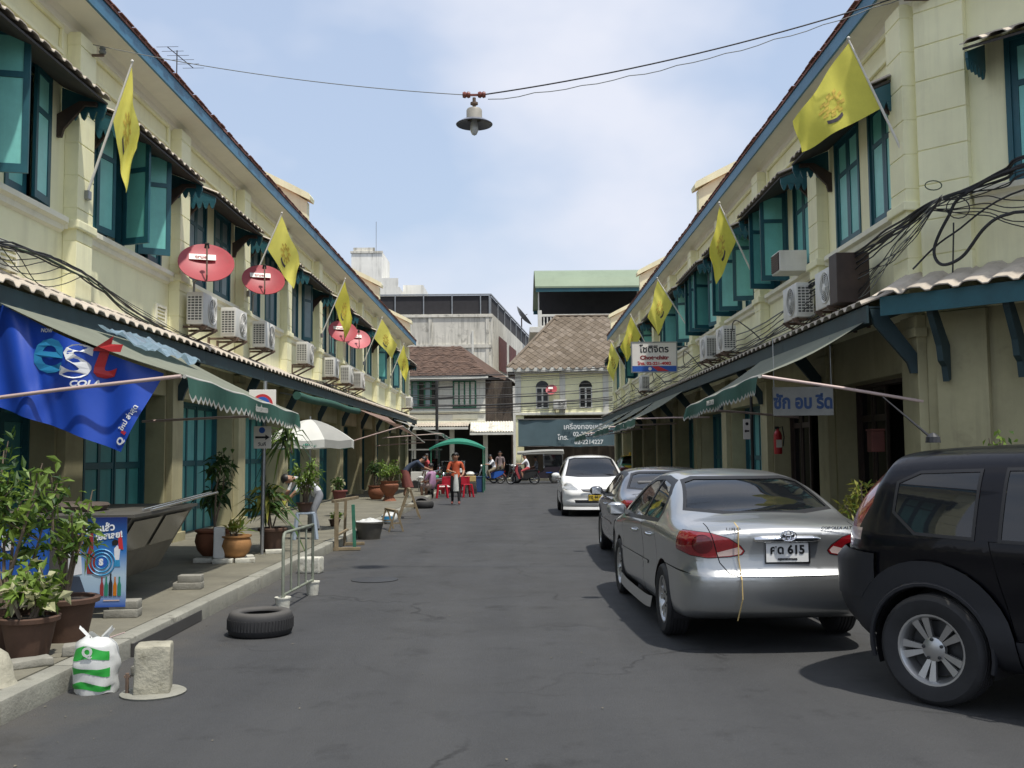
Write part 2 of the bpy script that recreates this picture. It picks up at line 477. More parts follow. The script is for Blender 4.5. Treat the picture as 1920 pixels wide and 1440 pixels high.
# ------------------------------------------------------------------ shophouse rows
Z_SILL, Z_HEAD, Z_FAS0, Z_FAS1 = 4.72, 6.50, 7.41, 7.63
Z_CAN = 3.42
def window_meshes():
    """a window opening 1.10 wide and 1.78 high seen from the street, centre bottom at the origin"""
    W, H = 1.10, Z_HEAD - Z_SILL
    f = MB()
    f.box(-W / 2, -W / 2 + .06, -.10, .02, 0, H); f.box(W / 2 - .06, W / 2, -.10, .02, 0, H)
    f.box(-W / 2 + .06, W / 2 - .06, -.10, .02, H - .07, H); f.box(-W / 2 + .06, W / 2 - .06, -.10, .02, 0, .05)
    fr = f.mesh('window_frame', 'frame_teal')
    lw, lh = W / 2 - .065, H - .13
    l = MB()     # a leaf hinged at x=0, opening towards +x, thickness 4 cm
    l.box(0, .07, -.02, .02, 0, lh); l.box(lw - .07, lw, -.02, .02, 0, lh)
    l.box(.07, lw - .07, -.02, .02, 0, .10); l.box(.07, lw - .07, -.02, .02, lh - .08, lh); l.box(.07, lw - .07, -.02, .02, lh * .66, lh * .66 + .07)
    lf = l.mesh('leaf', 'frame_teal')
    p = MB(); p.box(.072, lw - .072, -.008, .008, .102, lh * .66 - .002, bev=.003); pl = p.mesh('leaf_panel', 'panel_teal')
    p = MB(); p.box(.072, lw - .072, -.008, .008, lh * .66 + .072, lh - .082, bev=.003); pu = p.mesh('leaf_panel', 'panel_teal')
    p = MB(); p.box(.072, lw - .072, -.008, .008, .102, lh * .66 - .002, bev=.003); pl2 = p.mesh('leaf_panel', 'shutter_grey')
    p = MB(); p.box(.072, lw - .072, -.008, .008, lh * .66 + .072, lh - .082, bev=.003); pu2 = p.mesh('leaf_panel', 'shutter_grey')
    return fr, lf, pl, pu, pl2, pu2, lw
WIN = window_meshes()
def window(row, F, s, opn=(0, 0), grey=False):
    fr, lf, pl, pu, pl2, pu2, lw = WIN
    if grey: pl, pu = pl2, pu2
    M = F @ T(s, 0, Z_SILL)
    w = inst('window', fr, row, M)
    for side, a in ((-1, opn[0]), (1, opn[1])):
        # hinge line on the outer face of the jamb
        h = T(side * (1.10 / 2 - .062), -.03 + (.05 if a else 0), .058) @ RZ(-side * 0 + (side * math.radians(-a) if side > 0 else math.radians(a)))
        if side > 0: h = h @ RZ(PI)
        for nm, me in (('leaf', lf), ('leaf_panel', pl), ('leaf_panel', pu)):
            o = inst(nm, me, w, h)
    return w
def corr(s0, s1, prof_len, pitch, amp, nper=6, th=.012, M=None):
    pass
def corrugated_sheet(s0, s1, o0, z0, o1, z1, pitch, amp, phase=0.0):
    """stiff ribbed sheet: trapezoid ribs running down the slope, thin solid"""
    mb = MB()
    n = max(1, round((s1 - s0) / pitch))
    p = (s1 - s0) / n
    line = []
    for k in range(n):
        a = s0 + k * p
        for fx, h in ((0.0, 0), (.18, amp), (.5, amp * 1.15), (.68, amp), (.82, 0)):
            line.append((a + fx * p, h))
    line.append((s1, 0))
    th = .014
    rows = []
    for o, z in ((o0, z0), (o0 * .5 + o1 * .5, z0 * .5 + z1 * .5 - .006), (o1, z1)):
        rows.append(([mb.bm.verts.new((a, o, z + h)) for a, h in line], [mb.bm.verts.new((a, o, z + h - th)) for a, h in line]))
    for (ta, ba), (tb, bb) in zip(rows, rows[1:]):
        for k in range(len(line) - 1):
            mb.bm.faces.new((ta[k], ta[k + 1], tb[k + 1], tb[k])); mb.bm.faces.new((ba[k], bb[k], bb[k + 1], ba[k + 1]))
    tb, bb = rows[-1]
    for k in range(len(line) - 1):
        mb.bm.faces.new((tb[k], tb[k + 1], bb[k + 1], bb[k]))
    return mb
def scallop(n, w, h0, drop):
    """points of a board whose lower edge is cut in n lobes; u from 0 to w, top at h0"""
    pts = [(0, h0), (0, 0)]
    for k in range(n):
        a = w * k / n; d = w / n
        pts += [(a + d * .10, -.2 * drop), (a + d * .28, -drop * .75), (a + d * .5, -drop), (a + d * .72, -drop * .75), (a + d * .90, -.2 * drop), (a + d, 0)]
    pts.append((w, h0))
    return pts
def awning_parts(b, out, z_out):
    s0, s1 = .33, b - .33
    top = corrugated_sheet(s0, s1, .02, 6.54, out, z_out, .27, .035).mesh('window_awning', 'corrugated')
    e = MB()
    # timber lining under the sheet, so that the shade below is real
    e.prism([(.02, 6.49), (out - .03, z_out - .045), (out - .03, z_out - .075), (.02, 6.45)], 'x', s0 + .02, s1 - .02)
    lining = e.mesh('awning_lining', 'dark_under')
    ends = []
    for s in (s0 + .03, s1 - .06):
        e = MB()
        e.prism([(.02, 6.44), (.02, z_out - .16), (out - .04, z_out - .16), (out - .04, z_out - .075)], 'x', s, s + .03)
        pts = [(.02 + u, z_out - .163 + v) for u, v in scallop(5, out - .06, 0.0, .12)]
        pts = pts[1:-1]
        e.prism(pts, 'x', s, s + .03)
        ends.append(e.mesh('fringe_board', 'frame_teal'))
    br = []
    for s in (s0 + .10, s1 - .14):
        e = MB()
        e.prism([(.0, 5.75), (.06, 5.75), (.09, 5.86), (out * .55, z_out - .12), (out * .8, z_out - .13), (out * .8, z_out - .07), (out * .45, z_out - .06), (.0, 6.05)], 'x', s, s + .05)
        br.append(e.mesh('bracket', 'brown_wood'))
    return top, lining, ends, br
def door_meshes(leafw, H, mt_f, mt_p, panels=(0.36, 0.62)):
    f = MB()
    f.box(0, .055, -.02, .025, 0, H); f.box(leafw - .055, leafw, -.02, .025, 0, H)
    zs = [0] + [H * p for p in panels] + [H]
    for z in zs:
        z0 = min(max(0, z - .05), H - .1)
        f.box(.055, leafw - .055, -.02, .025, z0, z0 + .10)
    fr = f.mesh('door_leaf', mt_f)
    pm = []
    for a, c in zip(zs, zs[1:]):
        z0 = (0 if a == 0 else a - .05) + .10 if a == 0 else a + .05
        z1 = c - .05 if c < H else H - .10
        p = MB(); p.box(.057, leafw - .057, -.006, .008, z0 + .002, z1 - .002, bev=.004)
        pm.append(p.mesh('door_panel', mt_p))
    return fr, pm
def build_row(name, label, F, s_list, b, out_can, out_fas, near_is_last, wins, doors, parapets):
    """F maps (s along the street, o towards the street, z up) to the world; s_list = bay starts"""
    row = thing(name, label, 'building')
    sA, sB = s_list[0], s_list[-1] + b
    # --- solid walls (25 cm): the wall round the openings, bay by bay
    w = MB(F)
    for s in s_list:
        w.box(s, s + b, -.25, 0, Z_CAN - .12, Z_SILL)
        w.box(s, s + b, -.25, 0, Z_HEAD, 7.62)
        c1, c2 = s + .64 + .55, s + b - .64 - .55
        for a, e in ((s, c1 - .55), (c1 + .55, c2 - .55), (c2 + .55, s + b)):
            w.box(a, e, -.25, 0, Z_SILL, Z_HEAD)
    D = 8.5
    w.box(sA, sB, -D - .25, -D, 0, 8.0)
    w.box(sA, sA + .25, -D, -.25, 0, 7.6); w.box(sB - .25, sB, -D, -.25, 0, 7.6)
    w.build('wall', 'wall_yellow', row)
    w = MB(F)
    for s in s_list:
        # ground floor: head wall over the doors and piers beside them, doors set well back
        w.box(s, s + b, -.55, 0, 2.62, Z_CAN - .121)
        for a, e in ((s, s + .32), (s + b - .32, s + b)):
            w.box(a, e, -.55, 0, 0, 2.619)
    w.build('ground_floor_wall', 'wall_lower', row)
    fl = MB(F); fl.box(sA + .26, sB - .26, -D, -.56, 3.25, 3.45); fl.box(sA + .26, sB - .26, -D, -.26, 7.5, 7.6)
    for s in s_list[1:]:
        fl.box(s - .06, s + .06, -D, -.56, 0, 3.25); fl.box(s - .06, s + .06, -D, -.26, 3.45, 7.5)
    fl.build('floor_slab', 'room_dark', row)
    # --- pilasters with cut joints, one object each
    pm = MB()
    zs = [3.55 + .44 * i for i in range(10)]
    for z0, z1 in zip(zs, zs[1:]):
        if z1 > 7.3: z1 = 7.25
        pm.box(-.24, .24, .002, .19, z0 + .006, z1 - .006, bev=.008)
        pm.box(-.235, .235, .002, .175, z1 - .006, z1 + .006)
        if z1 >= 7.25: break
    pm.box(-.29, .29, .002, .235, Z_SILL - .13, Z_SILL - .01, bev=.02)
    pme = pm.mesh('pilaster', 'wall_yellow')
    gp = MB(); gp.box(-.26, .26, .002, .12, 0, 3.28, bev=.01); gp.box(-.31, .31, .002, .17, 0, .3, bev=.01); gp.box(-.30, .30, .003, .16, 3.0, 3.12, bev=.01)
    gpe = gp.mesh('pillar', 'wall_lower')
    for i, s in enumerate(list(s_list) + [sB]):
        ss = s + (.25 if i == 0 else (-.25 if i == len(s_list) else 0))
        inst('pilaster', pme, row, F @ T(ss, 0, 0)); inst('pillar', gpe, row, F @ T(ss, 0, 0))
    # --- sill mouldings, frieze panels
    sl = MB(); sl.extr([(.001, -.20), (.05, -.17), (.06, -.10), (.12, -.07), (.12, .0), (.001, .012)], .32, b - .32)
    sl.box(.325, .33, .001, .11, -.15, 0); sl.box(b - .33, b - .325, .001, .11, -.15, 0)
    sme = sl.mesh('sill', 'trim_cream')
    fp = MB()
    for a, c, z0, z1 in ((.42, b - .42, 6.86, 6.92), (.42, b - .42, 7.20, 7.26), (.42, .48, 6.921, 7.199), (b - .48, b - .42, 6.921, 7.199)):
        fp.box(a, c, .002, .05, z0, z1, bev=.01)
    fpe = fp.mesh('frieze_panel', 'wall_yellow')
    aw = awning_parts(b, .64, 6.28)
    for k, s in enumerate(s_list):
        inst('sill', sme, row, F @ T(s, 0, Z_SILL)); inst('frieze_panel', fpe, row, F @ T(s, 0, 0))
        a = inst('window_awning', aw[0], row, F @ T(s, 0, 0))
        inst('awning_lining', aw[1], a)
        for e in aw[2]: inst('fringe_board', e, a)
        for e in aw[3]: inst('bracket', e, a)
        wk = wins.get(k, {})
        for j, c in enumerate((s + .64 + .55, s + b - .64 - .55)):
            window(row, F, c, wk.get(j, (0, 0)), wk.get('grey', False))
    # --- lower canopy: sheet, fascia board and carved brackets
    for k, s in enumerate(s_list):
        cs = corrugated_sheet(s + .003, s + b - .003, .004, 3.74 - .02, out_can, Z_CAN, .325, .045); cs.M = None
        me = cs.mesh('canopy_sheet', 'corrugated')
        c = inst('canopy_sheet', me, row, F)
        fb = MB(); fb.box(s + .004, s + b - .004, out_can - .09, out_can - .06, Z_CAN - .24, Z_CAN - .02)
        fb.box(s + .004, s + b - .004, .06, out_can - .10, Z_CAN - .05, Z_CAN - .03)
        inst('canopy_fascia', fb.mesh('canopy_fascia', 'canopy_dark'), c)
        for t in (.02,):
            e = MB(); e.prism([(.125, 2.55), (.20, 2.55), (.24, 2.68), (out_can - .16, Z_CAN - .27), (out_can - .10, Z_CAN - .06), (out_can - .26, Z_CAN - .07), (.125, 2.80)], 'x', s + t - .03, s + t + .03)
            inst('bracket', e.mesh('bracket', 'canopy_dark'), c)
    # --- cornice, fascia, roof
    cn = MB(F)
    cn.extr([(.002, 7.22), (.06, 7.27), (.07, 7.34), (.13, 7.40), (out_fas - .04, 7.46), (out_fas - .04, 7.50)], sA, sB)
    cn.build('cornice', 'soffit', row)
    fa = MB(F); fa.box(sA - .15, sB + .15, out_fas - .035, out_fas, Z_FAS0, Z_FAS1)
    fa.build('fascia_board', 'fascia_blue', row)
    rf = MB(F)
    rf.prism([(out_fas + .02, 7.62), (out_fas + .02, 7.66), (-4.3, 9.86), (-9.2, 7.5), (-9.2, 7.44), (-4.3, 9.80)], 'x', sA - .2, sB + .2)
    roof = rf.build('roof', 'roof_tile', row)
    tl = MB(F)
    n = int((sB - sA + .4) / .24)
    sl_ = (9.86 - 7.66) / (4.3 + out_fas)
    for i in range(n):
        s = sA - .2 + i * .24
        for r in range(5):
            o = out_fas + .045 - r * .26 + RND.uniform(-.02, .02)
            z = 7.668 + (out_fas + .05 - o) * sl_ + RND.uniform(0, .008)
            tl.box(s + .01, s + .23, o - .32, o, z - .012 + .008, z + .008, rot=None)
    tl.build('eave_tiles', 'roof_tile', row, kind='stuff')
    gb = MB(F)
    for s in (sA + .002, sB - .252):
        gb.prism([(-.25, 7.6), (-8.5, 7.6), (-4.3, 9.7)], 'x', s, s + .25)
    gb.build('gable_wall', 'wall_yellow', row)
    for s in parapets:
        p = MB(F)
        p.prism([(.26, 7.66), (.26, 8.50), (-.1, 8.74), (-4.3, 10.85), (-8.5, 8.7), (-8.5, 7.5)], 'x', s - .16, s + .16)
        p.prism([(.36, 8.51), (.38, 8.62), (.33, 8.70), (-.12, 8.94), (-4.3, 11.02), (-8.6, 8.88), (-8.6, 8.702), (-4.3, 10.852), (-.1, 8.742)], 'x', s - .26, s + .26)
        p.build('fire_wall', 'wall_yellow', row)
    return row
FL = frame((-WL, 0), (0, -1), (1, 0))
FR = frame((WR, 0), (0, 1), (-1, 0))
BL, BR = 3.95, 3.87
# left row: s = -distance; bays from far to near
sl_list = [-(13.0 + 10 * BL) + BL * i for i in range(12)]
def add_doors(row, F, s, b, kind, H=2.62, dep=0.0):
    w = b - .64; n = 6; lw = w / n
    mt = {'teal': ('frame_teal', 'door_teal'), 'brown': ('brown_wood', 'shop_glass'), 'blue': ('frame_teal', 'door_blue'), 'bars': ('frame_teal', 'door_teal')}[kind]
    key = (kind, round(lw, 3))
    if key not in DOORS:
        DOORS[key] = door_meshes(lw - .006, H - .06, mt[0], mt[1], (0.30, 0.80) if kind in ('brown', 'bars') else (0.22, 0.55))
    fr, pm = DOORS[key]
    f = MB(F); f.box(s + .32, s + .36, -.5 + dep, -.32 + dep, 0, H); f.box(s + b - .36, s + b - .32, -.5 + dep, -.32 + dep, 0, H); f.box(s + .36, s + b - .36, -.5 + dep, -.32 + dep, H - .055, H)
    d = f.build('door', mt[0], row)
    for i in range(n):
        if kind == 'brown' and i in (2, 3): continue         # two leaves stand folded back
        M = F @ T(s + .32 + i * lw + .003, -.42 + dep + (.012 if i % 2 else 0), .05)
        inst('door_leaf', fr, d, M)
        for p in pm: inst('door_panel', p, d, M)
DOORS = {}
glassmat('shop_glass', (0.25, 0.24, 0.22), 0.45, 0.08)
wl = {11: {0: (80, 20)}, 10: {0: (6, 0), 1: (104, 12)}, 9: {0: (0, 62), 1: (70, 8)}, 8: {'grey': True}, 7: {'grey': True}, 6: {'grey': True, 0: (0, 20)}, 5: {}, 4: {'grey': True},
      2: {1: (0, 55)}, 1: {0: (0, 30)}}
left_row = build_row('shophouse_row', 'long pale yellow two storey shophouse row along the left pavement', FL, sl_list, BL, .60 + .04, .53, True, wl, {}, (-26.6, -40.6, -52.2))
for k, s in enumerate(sl_list):
    add_doors(left_row, FL, s, BL, ['teal', 'bars', 'teal', 'blue', 'teal', 'teal', 'bars', 'blue', 'blue', 'blue', 'bars', 'teal'][k])
sr_list = [12.2 + BR * i for i in range(10)]
wr = {0: {}, 1: {0: (0, 0), 1: (88, 82)}, 2: {0: (80, 0), 1: (85, 75)}, 3: {0: (20, 75), 1: (85, 70)}, 4: {0: (60, 0), 1: (0, 85)}, 6: {0: (70, 0)}, 7: {1: (0, 60)}}
right_row = build_row('shophouse_row', 'pale yellow two storey shophouse row with chamfered corner along the right side', FR, sr_list, BR, .79, .41, False, wr, {}, (25.8, 38.4, 50.6))
for k, s in enumerate(sr_list):
    add_doors(right_row, FR, s, BR, ['brown', 'brown', 'blue', 'teal', 'bars', 'teal', 'teal', 'bars', 'teal', 'teal'][k])

# --- the chamfered corner of the right row and its short wing along the side street
q = math.sqrt(.5)
FC = frame((WR, 12.2), (-q, q), (-q, -q))
FW = frame((WR + 3.9 * q, 12.2 - 3.9 * q), (-1, 0), (0, -1))
w = MB(FC)
w.box(-3.9, 0, -.25, 0, 3.301, Z_SILL); w.box(-3.9, 0, -.25, 0, Z_HEAD, 7.62)
w.box(-1.05, 0, -.25, 0, Z_SILL, Z_HEAD); w.box(-3.9, -2.15, -.25, 0, Z_SILL, Z_HEAD)
w.build('wall', 'wall_yellow', right_row)
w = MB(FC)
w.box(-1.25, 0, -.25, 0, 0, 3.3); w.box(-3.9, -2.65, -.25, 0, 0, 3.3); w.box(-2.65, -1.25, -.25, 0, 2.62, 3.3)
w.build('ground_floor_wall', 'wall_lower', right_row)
w = MB(FW)
w.box(-14, 0, -.25, 0, 0, 7.62); w.box(-14, -13.75, -9, -.25, 0, 7.62)
w.build('wall', 'wall_yellow', right_row)
window(right_row, FC, -1.60, (0, 0))
aw = MB(FC)
e = corrugated_sheet(-2.35, -.78, .02, 6.56, .66, 6.30, .27, .035)
a = inst('window_awning', e.mesh('window_awning', 'corrugated'), right_row, FC)
for s in (-2.32, -.84):
    e = MB(); e.prism([(.02, 6.46), (.02, 6.14), (.58, 6.14), (.58, 6.22)], 'x', s, s + .03)
    pts = [(.02 + u, 6.137 + v) for u, v in scallop(5, .56, 0, .12)][1:-1]
    e.prism(pts, 'x', s, s + .03); inst('fringe_board', e.mesh('fringe_board', 'frame_teal'), a)
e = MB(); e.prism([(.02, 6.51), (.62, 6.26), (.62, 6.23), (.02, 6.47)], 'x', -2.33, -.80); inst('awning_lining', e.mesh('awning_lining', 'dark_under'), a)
pm = MB()
z = 3.55
while z < 7.2:
    z1 = min(z + .44, 7.25)
    pm.box(-.30, .30, .002, .12, z + .006, z1 - .006, bev=.008); pm.box(-.295, .295, .002, .105, z1 - .006, z1 + .006); z = z1
pmm = pm.mesh('pilaster', 'wall_yellow')
for s in (-.33, -3.57):
    inst('pilaster', pmm, right_row, FC @ T(s, 0, 0))
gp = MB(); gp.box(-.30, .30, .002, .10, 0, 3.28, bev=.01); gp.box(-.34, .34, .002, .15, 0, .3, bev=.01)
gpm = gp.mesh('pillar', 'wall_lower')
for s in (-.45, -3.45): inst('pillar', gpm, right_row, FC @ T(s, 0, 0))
sl = MB(FC); sl.extr([(.001, Z_SILL - .20), (.05, Z_SILL - .17), (.06, Z_SILL - .10), (.12, Z_SILL - .07), (.12, Z_SILL), (.001, Z_SILL + .012)], -3.2, -.66)
sl.build('sill', 'trim_cream', right_row)
cs = corrugated_sheet(-4.2, .30, .004, 3.78, .82, 3.46, .325, .045)
c = inst('canopy_sheet', cs.mesh('canopy_sheet', 'corrugated'), right_row, FC)
fb = MB(); fb.box(-4.2, .24, .70, .735, Z_CAN - .20, Z_CAN + .03); fb.box(-4.0, .1, .06, .69, Z_CAN - .06, Z_CAN - .04)
inst('canopy_fascia', fb.mesh('canopy_fascia', 'frame_teal'), c)
for s in (-.30, -1.15, -2.75, -3.7):
    e = MB(); e.prism([(.125, 2.45), (.20, 2.42), (.24, 2.60), (.34, 2.66), (.38, 2.84), (.60, Z_CAN - .23), (.66, Z_CAN - .06), (.52, Z_CAN - .07), (.125, 2.86)], 'x', s - .035, s + .035)
    inst('bracket', e.mesh('bracket', 'canopy_dark'), c)
add_doors(right_row, FC, -2.65 - .32, 1.4 + .64, 'brown', dep=.3)
cn = MB(FC)
cn.extr([(.002, 7.22), (.06, 7.27), (.07, 7.34), (.13, 7.40), (.37, 7.46), (.37, 7.50)], -3.9 - .16, .16)
cn.build('cornice', 'soffit', right_row)
fa = MB(FC); fa.box(-4.06, .17, .375, .41, Z_FAS0, Z_FAS1); fa.build('fascia_board', 'fascia_blue', right_row)
rf = MB()
q1 = FC @ Vector((.2, .46, 7.64)); q2 = FC @ Vector((-4.1, .46, 7.64)); ap = Vector((WR + 4.3, 16.5, 9.86)); ap2 = Vector((WR + 16, 14.0, 9.86)); q3 = Vector((WR + 16, 12.2 - 3.9 * q - .46, 7.64))
q0 = Vector((WR - .46, 12.0, 7.64))
for tri in ((q0, q1, ap), (q1, q2, ap), (q2, q3, ap2, ap)):
    rf.poly(tri); rf.poly([p + Vector((0, 0, .05)) for p in tri])
rf.build('roof', 'roof_tile', right_row, recalc=False)
fl = MB(); fl.prism([(WR + .3, 12.3), (WR + 3.9 * q, 12.3 - 3.9 * q + .35), (WR + 13, 12.3 - 3.9 * q + .35), (WR + 13, 12.19)], 'z', 3.25, 3.45)
fl.prism([(WR + .3, 12.3), (WR + 3.9 * q, 12.3 - 3.9 * q + .35), (WR + 13, 12.3 - 3.9 * q + .35), (WR + 13, 12.19)], 'z', 7.5, 7.58)
fl.build('floor_slab', 'room_dark', right_row)

# ------------------------------------------------------------------ buildings across the end of the street
mat('concrete_old', (0.70, 0.67, 0.58), 0.85, var=0.22, vs=0.35, streak=1.0, spots=0.6, ss=1.1, grime=(0.12, 0.115, 0.09), bump=.1)
mat('tower_white', (0.86, 0.84, 0.76), 0.85, var=0.12, vs=0.3, streak=0.6, grime=(0.17, 0.16, 0.13))
mat('white_wall', (0.70, 0.69, 0.62), 0.8, var=0.1, vs=1, streak=0.5, grime=(0.22, 0.2, 0.16))
mat('old_wood', (0.085, 0.065, 0.05), 0.85, var=0.4, vs=1.5, streak=0.6, grime=(0.30, 0.25, 0.17))
mat('brown_tile', (0.105, 0.064, 0.044), 0.9, var=0.45, vs=2.2, spots=0.6, ss=9, grime=(0.06, 0.035, 0.028))
mat('grey_tile', (0.15, 0.112, 0.072), 0.85, var=0.3, vs=3, orand=0.3)
mat('green_roof', (0.21, 0.265, 0.175), 0.55, var=0.08, vs=0.5, streak=0.15)
mat('louvre_green', (0.03, 0.14, 0.08), 0.6, var=0.15)
mat('dark_screen', (0.035, 0.033, 0.035), 0.85, var=0.15)
mat('window_dark', (0.015, 0.016, 0.018), 0.15, var=0.0)
mat('rust_red', (0.12, 0.035, 0.025), 0.8, var=0.3)
# 1 yellow house with a hipped tile roof
yh = thing('corner_house', 'cream yellow house with scaled tile roof and two arched windows facing the street', 'building', (3, 60.4, 0))
def b_at(z): return z
w = MB(T(-3, 0, 0))
X0, X1 = -.15, 9.5
w.box(X0, X1, .0, .25, 3.9, 6.75); w.box(X0, X0 + .25, .25, 7, 0, 6.75); w.box(X1 - .25, X1, .25, 7, 0, 6.75); w.box(X0, X1, 6.8, 7.05, 0, 6.75)
w.box(X0, X0 + .5, .0, .25, 0, 3.9)
w.build('wall', 'wall_yellow', yh)
w = MB(T(-3, 0, 0)); w.box(X0 + .5, X1, 1.6, 1.8, 0, 3.9); w.box(X0 + .5, X1 - .3, .26, 1.6, 3.86, 4.0); w.build('shop_interior', 'old_wood', yh)  # dark brown back wall colours in the shade behind the opening
w = MB(T(-3, 0, 0))
for x in (X0 - .02, 2.55, 5.2, 7.8): w.box(x, x + .36, -.06, -.002, 4.1, 6.5, bev=.01)
w.box(X0 - .05, X1, -.12, -.003, 3.92, 4.08, bev=.02); w.box(X0 - .05, X1, -.12, -.003, 6.5, 6.72, bev=.02)
w.build('moulding', 'white_wall', yh)
for cx in (1.5, 4.15, 6.8):
    f = MB(T(-3, 0, 0)); wd = .40
    f.box(cx - wd, cx + wd, -.05, -.004, 4.32, 4.40); f.box(cx - wd, cx - wd + .07, -.05, -.004, 4.40, 5.55); f.box(cx + wd - .07, cx + wd, -.05, -.004, 4.40, 5.55); f.box(cx - .05, cx + .05, -.05, -.004, 4.40, 5.55); f.box(cx - wd, cx + wd, -.05, -.004, 5.55, 5.62)
    for z in (4.75, 5.15): f.box(cx - wd + .07, cx - .05, -.045, -.005, z, z + .04); f.box(cx + .05, cx + wd - .07, -.045, -.005, z, z + .04)
    wn_ = f.build('window', 'white_wall', yh)
    f = MB(T(-3, 0, 0)); f.box(cx - wd + .02, cx + wd - .02, -.012, -.003, 4.34, 5.6); f.build('pane', 'window_dark', wn_)
    f = MB(T(-3, 0, 0)); f.prism([(cx + wd * math.cos(t), 5.63 + .40 * math.sin(t)) for t in [PI * i / 12 for i in range(13)]], 'y', -.03, -.004); f.build('arch_light', 'window_dark', wn_)
# roof: hip towards the left, 43 degrees
ez, rz_, ry = 6.78, 10.55, 4.1
e0, e1 = (X0 - .5 - 3, -.55), (X1 + .3 - 3, -.55)
rl = 2.55 - 3
r = MB()
r.poly([(e0[0], e0[1], ez), (e1[0], e1[1], ez), (e1[0], ry, rz_), (rl, ry, rz_)])
r.poly([(e0[0], e0[1], ez), (rl, ry, rz_), (rl, ry + .1, rz_), (e0[0], 7.6, ez)])
r.poly([(rl, ry, rz_), (e1[0], ry, rz_), (e1[0], 7.6, ez), (e0[0], 7.6, ez)])
roof = r.build('roof', 'grey_tile', yh)
g = MB(); g.box(e0[0] - .02, e1[0], e0[1] - .06, e0[1], ez - .22, ez + .02); g.build('gutter', 'white_wall', yh)
sl_len = math.hypot(ry - e0[1], rz_ - ez); ang = math.atan2(rz_ - ez, ry - e0[1])
d = MB(); tw, th_ = .50, .60
d.prism([(0, -th_ / 2), (tw / 2 * .97, 0), (0, th_ / 2), (-tw / 2 * .97, 0)], 'z', .0, .03)
dm = d.mesh('roof_tile', 'grey_tile')
cnt = 0
for j in range(int(sl_len / (th_ / 2)) + 1):
    v = j * th_ / 2 + .05
    f_ = v / sl_len
    if f_ > .985: break
    xl = e0[0] + (rl - e0[0]) * f_ + .15
    x = e0[0] + (tw / 2 if j % 2 else 0)
    while x < 4.9:
        if x > xl and cnt < 300:
            M = T(x, e0[1] + v * math.cos(ang), ez + v * math.sin(ang)) @ RX(ang - .05) @ T(0, 0, .02)
            inst('roof_tile', dm, roof, M); cnt += 1
        x += tw
# ridge and hip caps
h = MB(); h.tube([(e0[0], e0[1], ez + .04), (rl, ry, rz_ + .05), (e1[0], ry, rz_ + .05)], .09, 6); h.build('ridge_cap', 'grey_tile', roof)
# 2 brown roofed old house
bh = thing('old_house', 'old white house with rusty brown tiled roof and green louvred windows', 'building', (-6, 60.4, 0))
w = MB(T(6, 0, 0))
w.box(-14, -2.0, 0, .25, 3.4, 6.25); w.box(-14, -13.8, .25, 7, 0, 6.25); w.box(-14, -.35, 6.8, 7, 0, 6.2)
for x in (-9.5, -6.55, -4.2, -2.15): w.box(x, x + .28, .0, .25, 0, 3.4)
w.build('wall', 'white_wall', bh)
w = MB(T(6, 0, 0)); w.box(-14, -.42, 3.6, 3.8, 0, 3.4); w.box(-13.7, -.42, .26, 3.6, 3.36, 3.5); w.build('shop_interior', 'room_dark', bh)  # dark back wall puts the shade of the open room into its colour
w = MB(T(6, 0, 0))
for i in range(9): w.box(-1.99 + i * .182, -1.99 + i * .182 + .176, .02 + RND.uniform(0, .015), .06, 3.1, 6.05)
w.box(-.40, -.35, .1, 6.8, 0, 6.1)
w.build('plank_wall', 'old_wood', bh)
for x0, x1, n in ((-3.95, -2.6, 4), (-6.5, -4.95, 4), (-9.4, -7.9, 4)):
    f = MB(T(6, 0, 0)); f.box(x0, x1, -.05, -.003, 4.40, 4.48); f.box(x0, x1, -.05, -.003, 6.0, 6.08)
    for i in range(n + 1):
        x = x0 + (x1 - x0) * i / n; f.box(x - .05, x + .05, -.052, -.004, 4.40, 6.06)
    wnd = f.build('window', 'louvre_green', bh)
    for i in range(n):
        a_ = x0 + (x1 - x0) * i / n + .05; c_ = x0 + (x1 - x0) * (i + 1) / n - .05
        f = MB(T(6, 0, 0))
        if x0 > -5: 
            for k in range(9): f.box(a_, c_, -.03, -.004, 4.5 + k * .165, 4.5 + k * .165 + .12)
            f.build('louvre', 'white_wall', wnd)
        else:
            f.box(a_, c_, -.02, -.004, 4.48, 6.0); f.build('pane', 'window_dark' if i % 2 else 'shutter_grey', wnd)
w = MB(T(6, 0, 0)); w.box(-14, -2, -.10, -.002, 4.1, 4.22, bev=.02); w.box(-14, -2, -.12, -.002, 3.42, 3.6, bev=.02); w.box(-4.0, -2.5, -.07, -.003, 3.72, 4.0, bev=.01); w.box(-6.6, -4.9, -.07, -.003, 3.72, 4.0, bev=.01)
w.build('moulding', 'trim_cream', bh)
r = MB()
xr = 6 - .35 + .35; 
def roofp(mb, lo, hi): pass
r.poly([(-8.5, -.7, 6.30), (4.2, -.7, 6.36), (2.35, 3.2, 8.55), (-8.5, 3.2, 8.45)])
r.poly([(4.2, -.7, 6.36), (5.9, 3.4, 6.1), (2.35, 3.2, 8.55)]); r.poly([(-8.5, 3.2, 8.45), (2.35, 3.2, 8.55), (5.9, 7.2, 6.2), (-8.5, 7.4, 6.2)]); r.poly([(2.35, 3.2, 8.55), (5.9, 3.4, 6.1), (5.9, 7.2, 6.2)])
roof2 = r.build('roof', 'brown_tile', bh)
tl = MB()
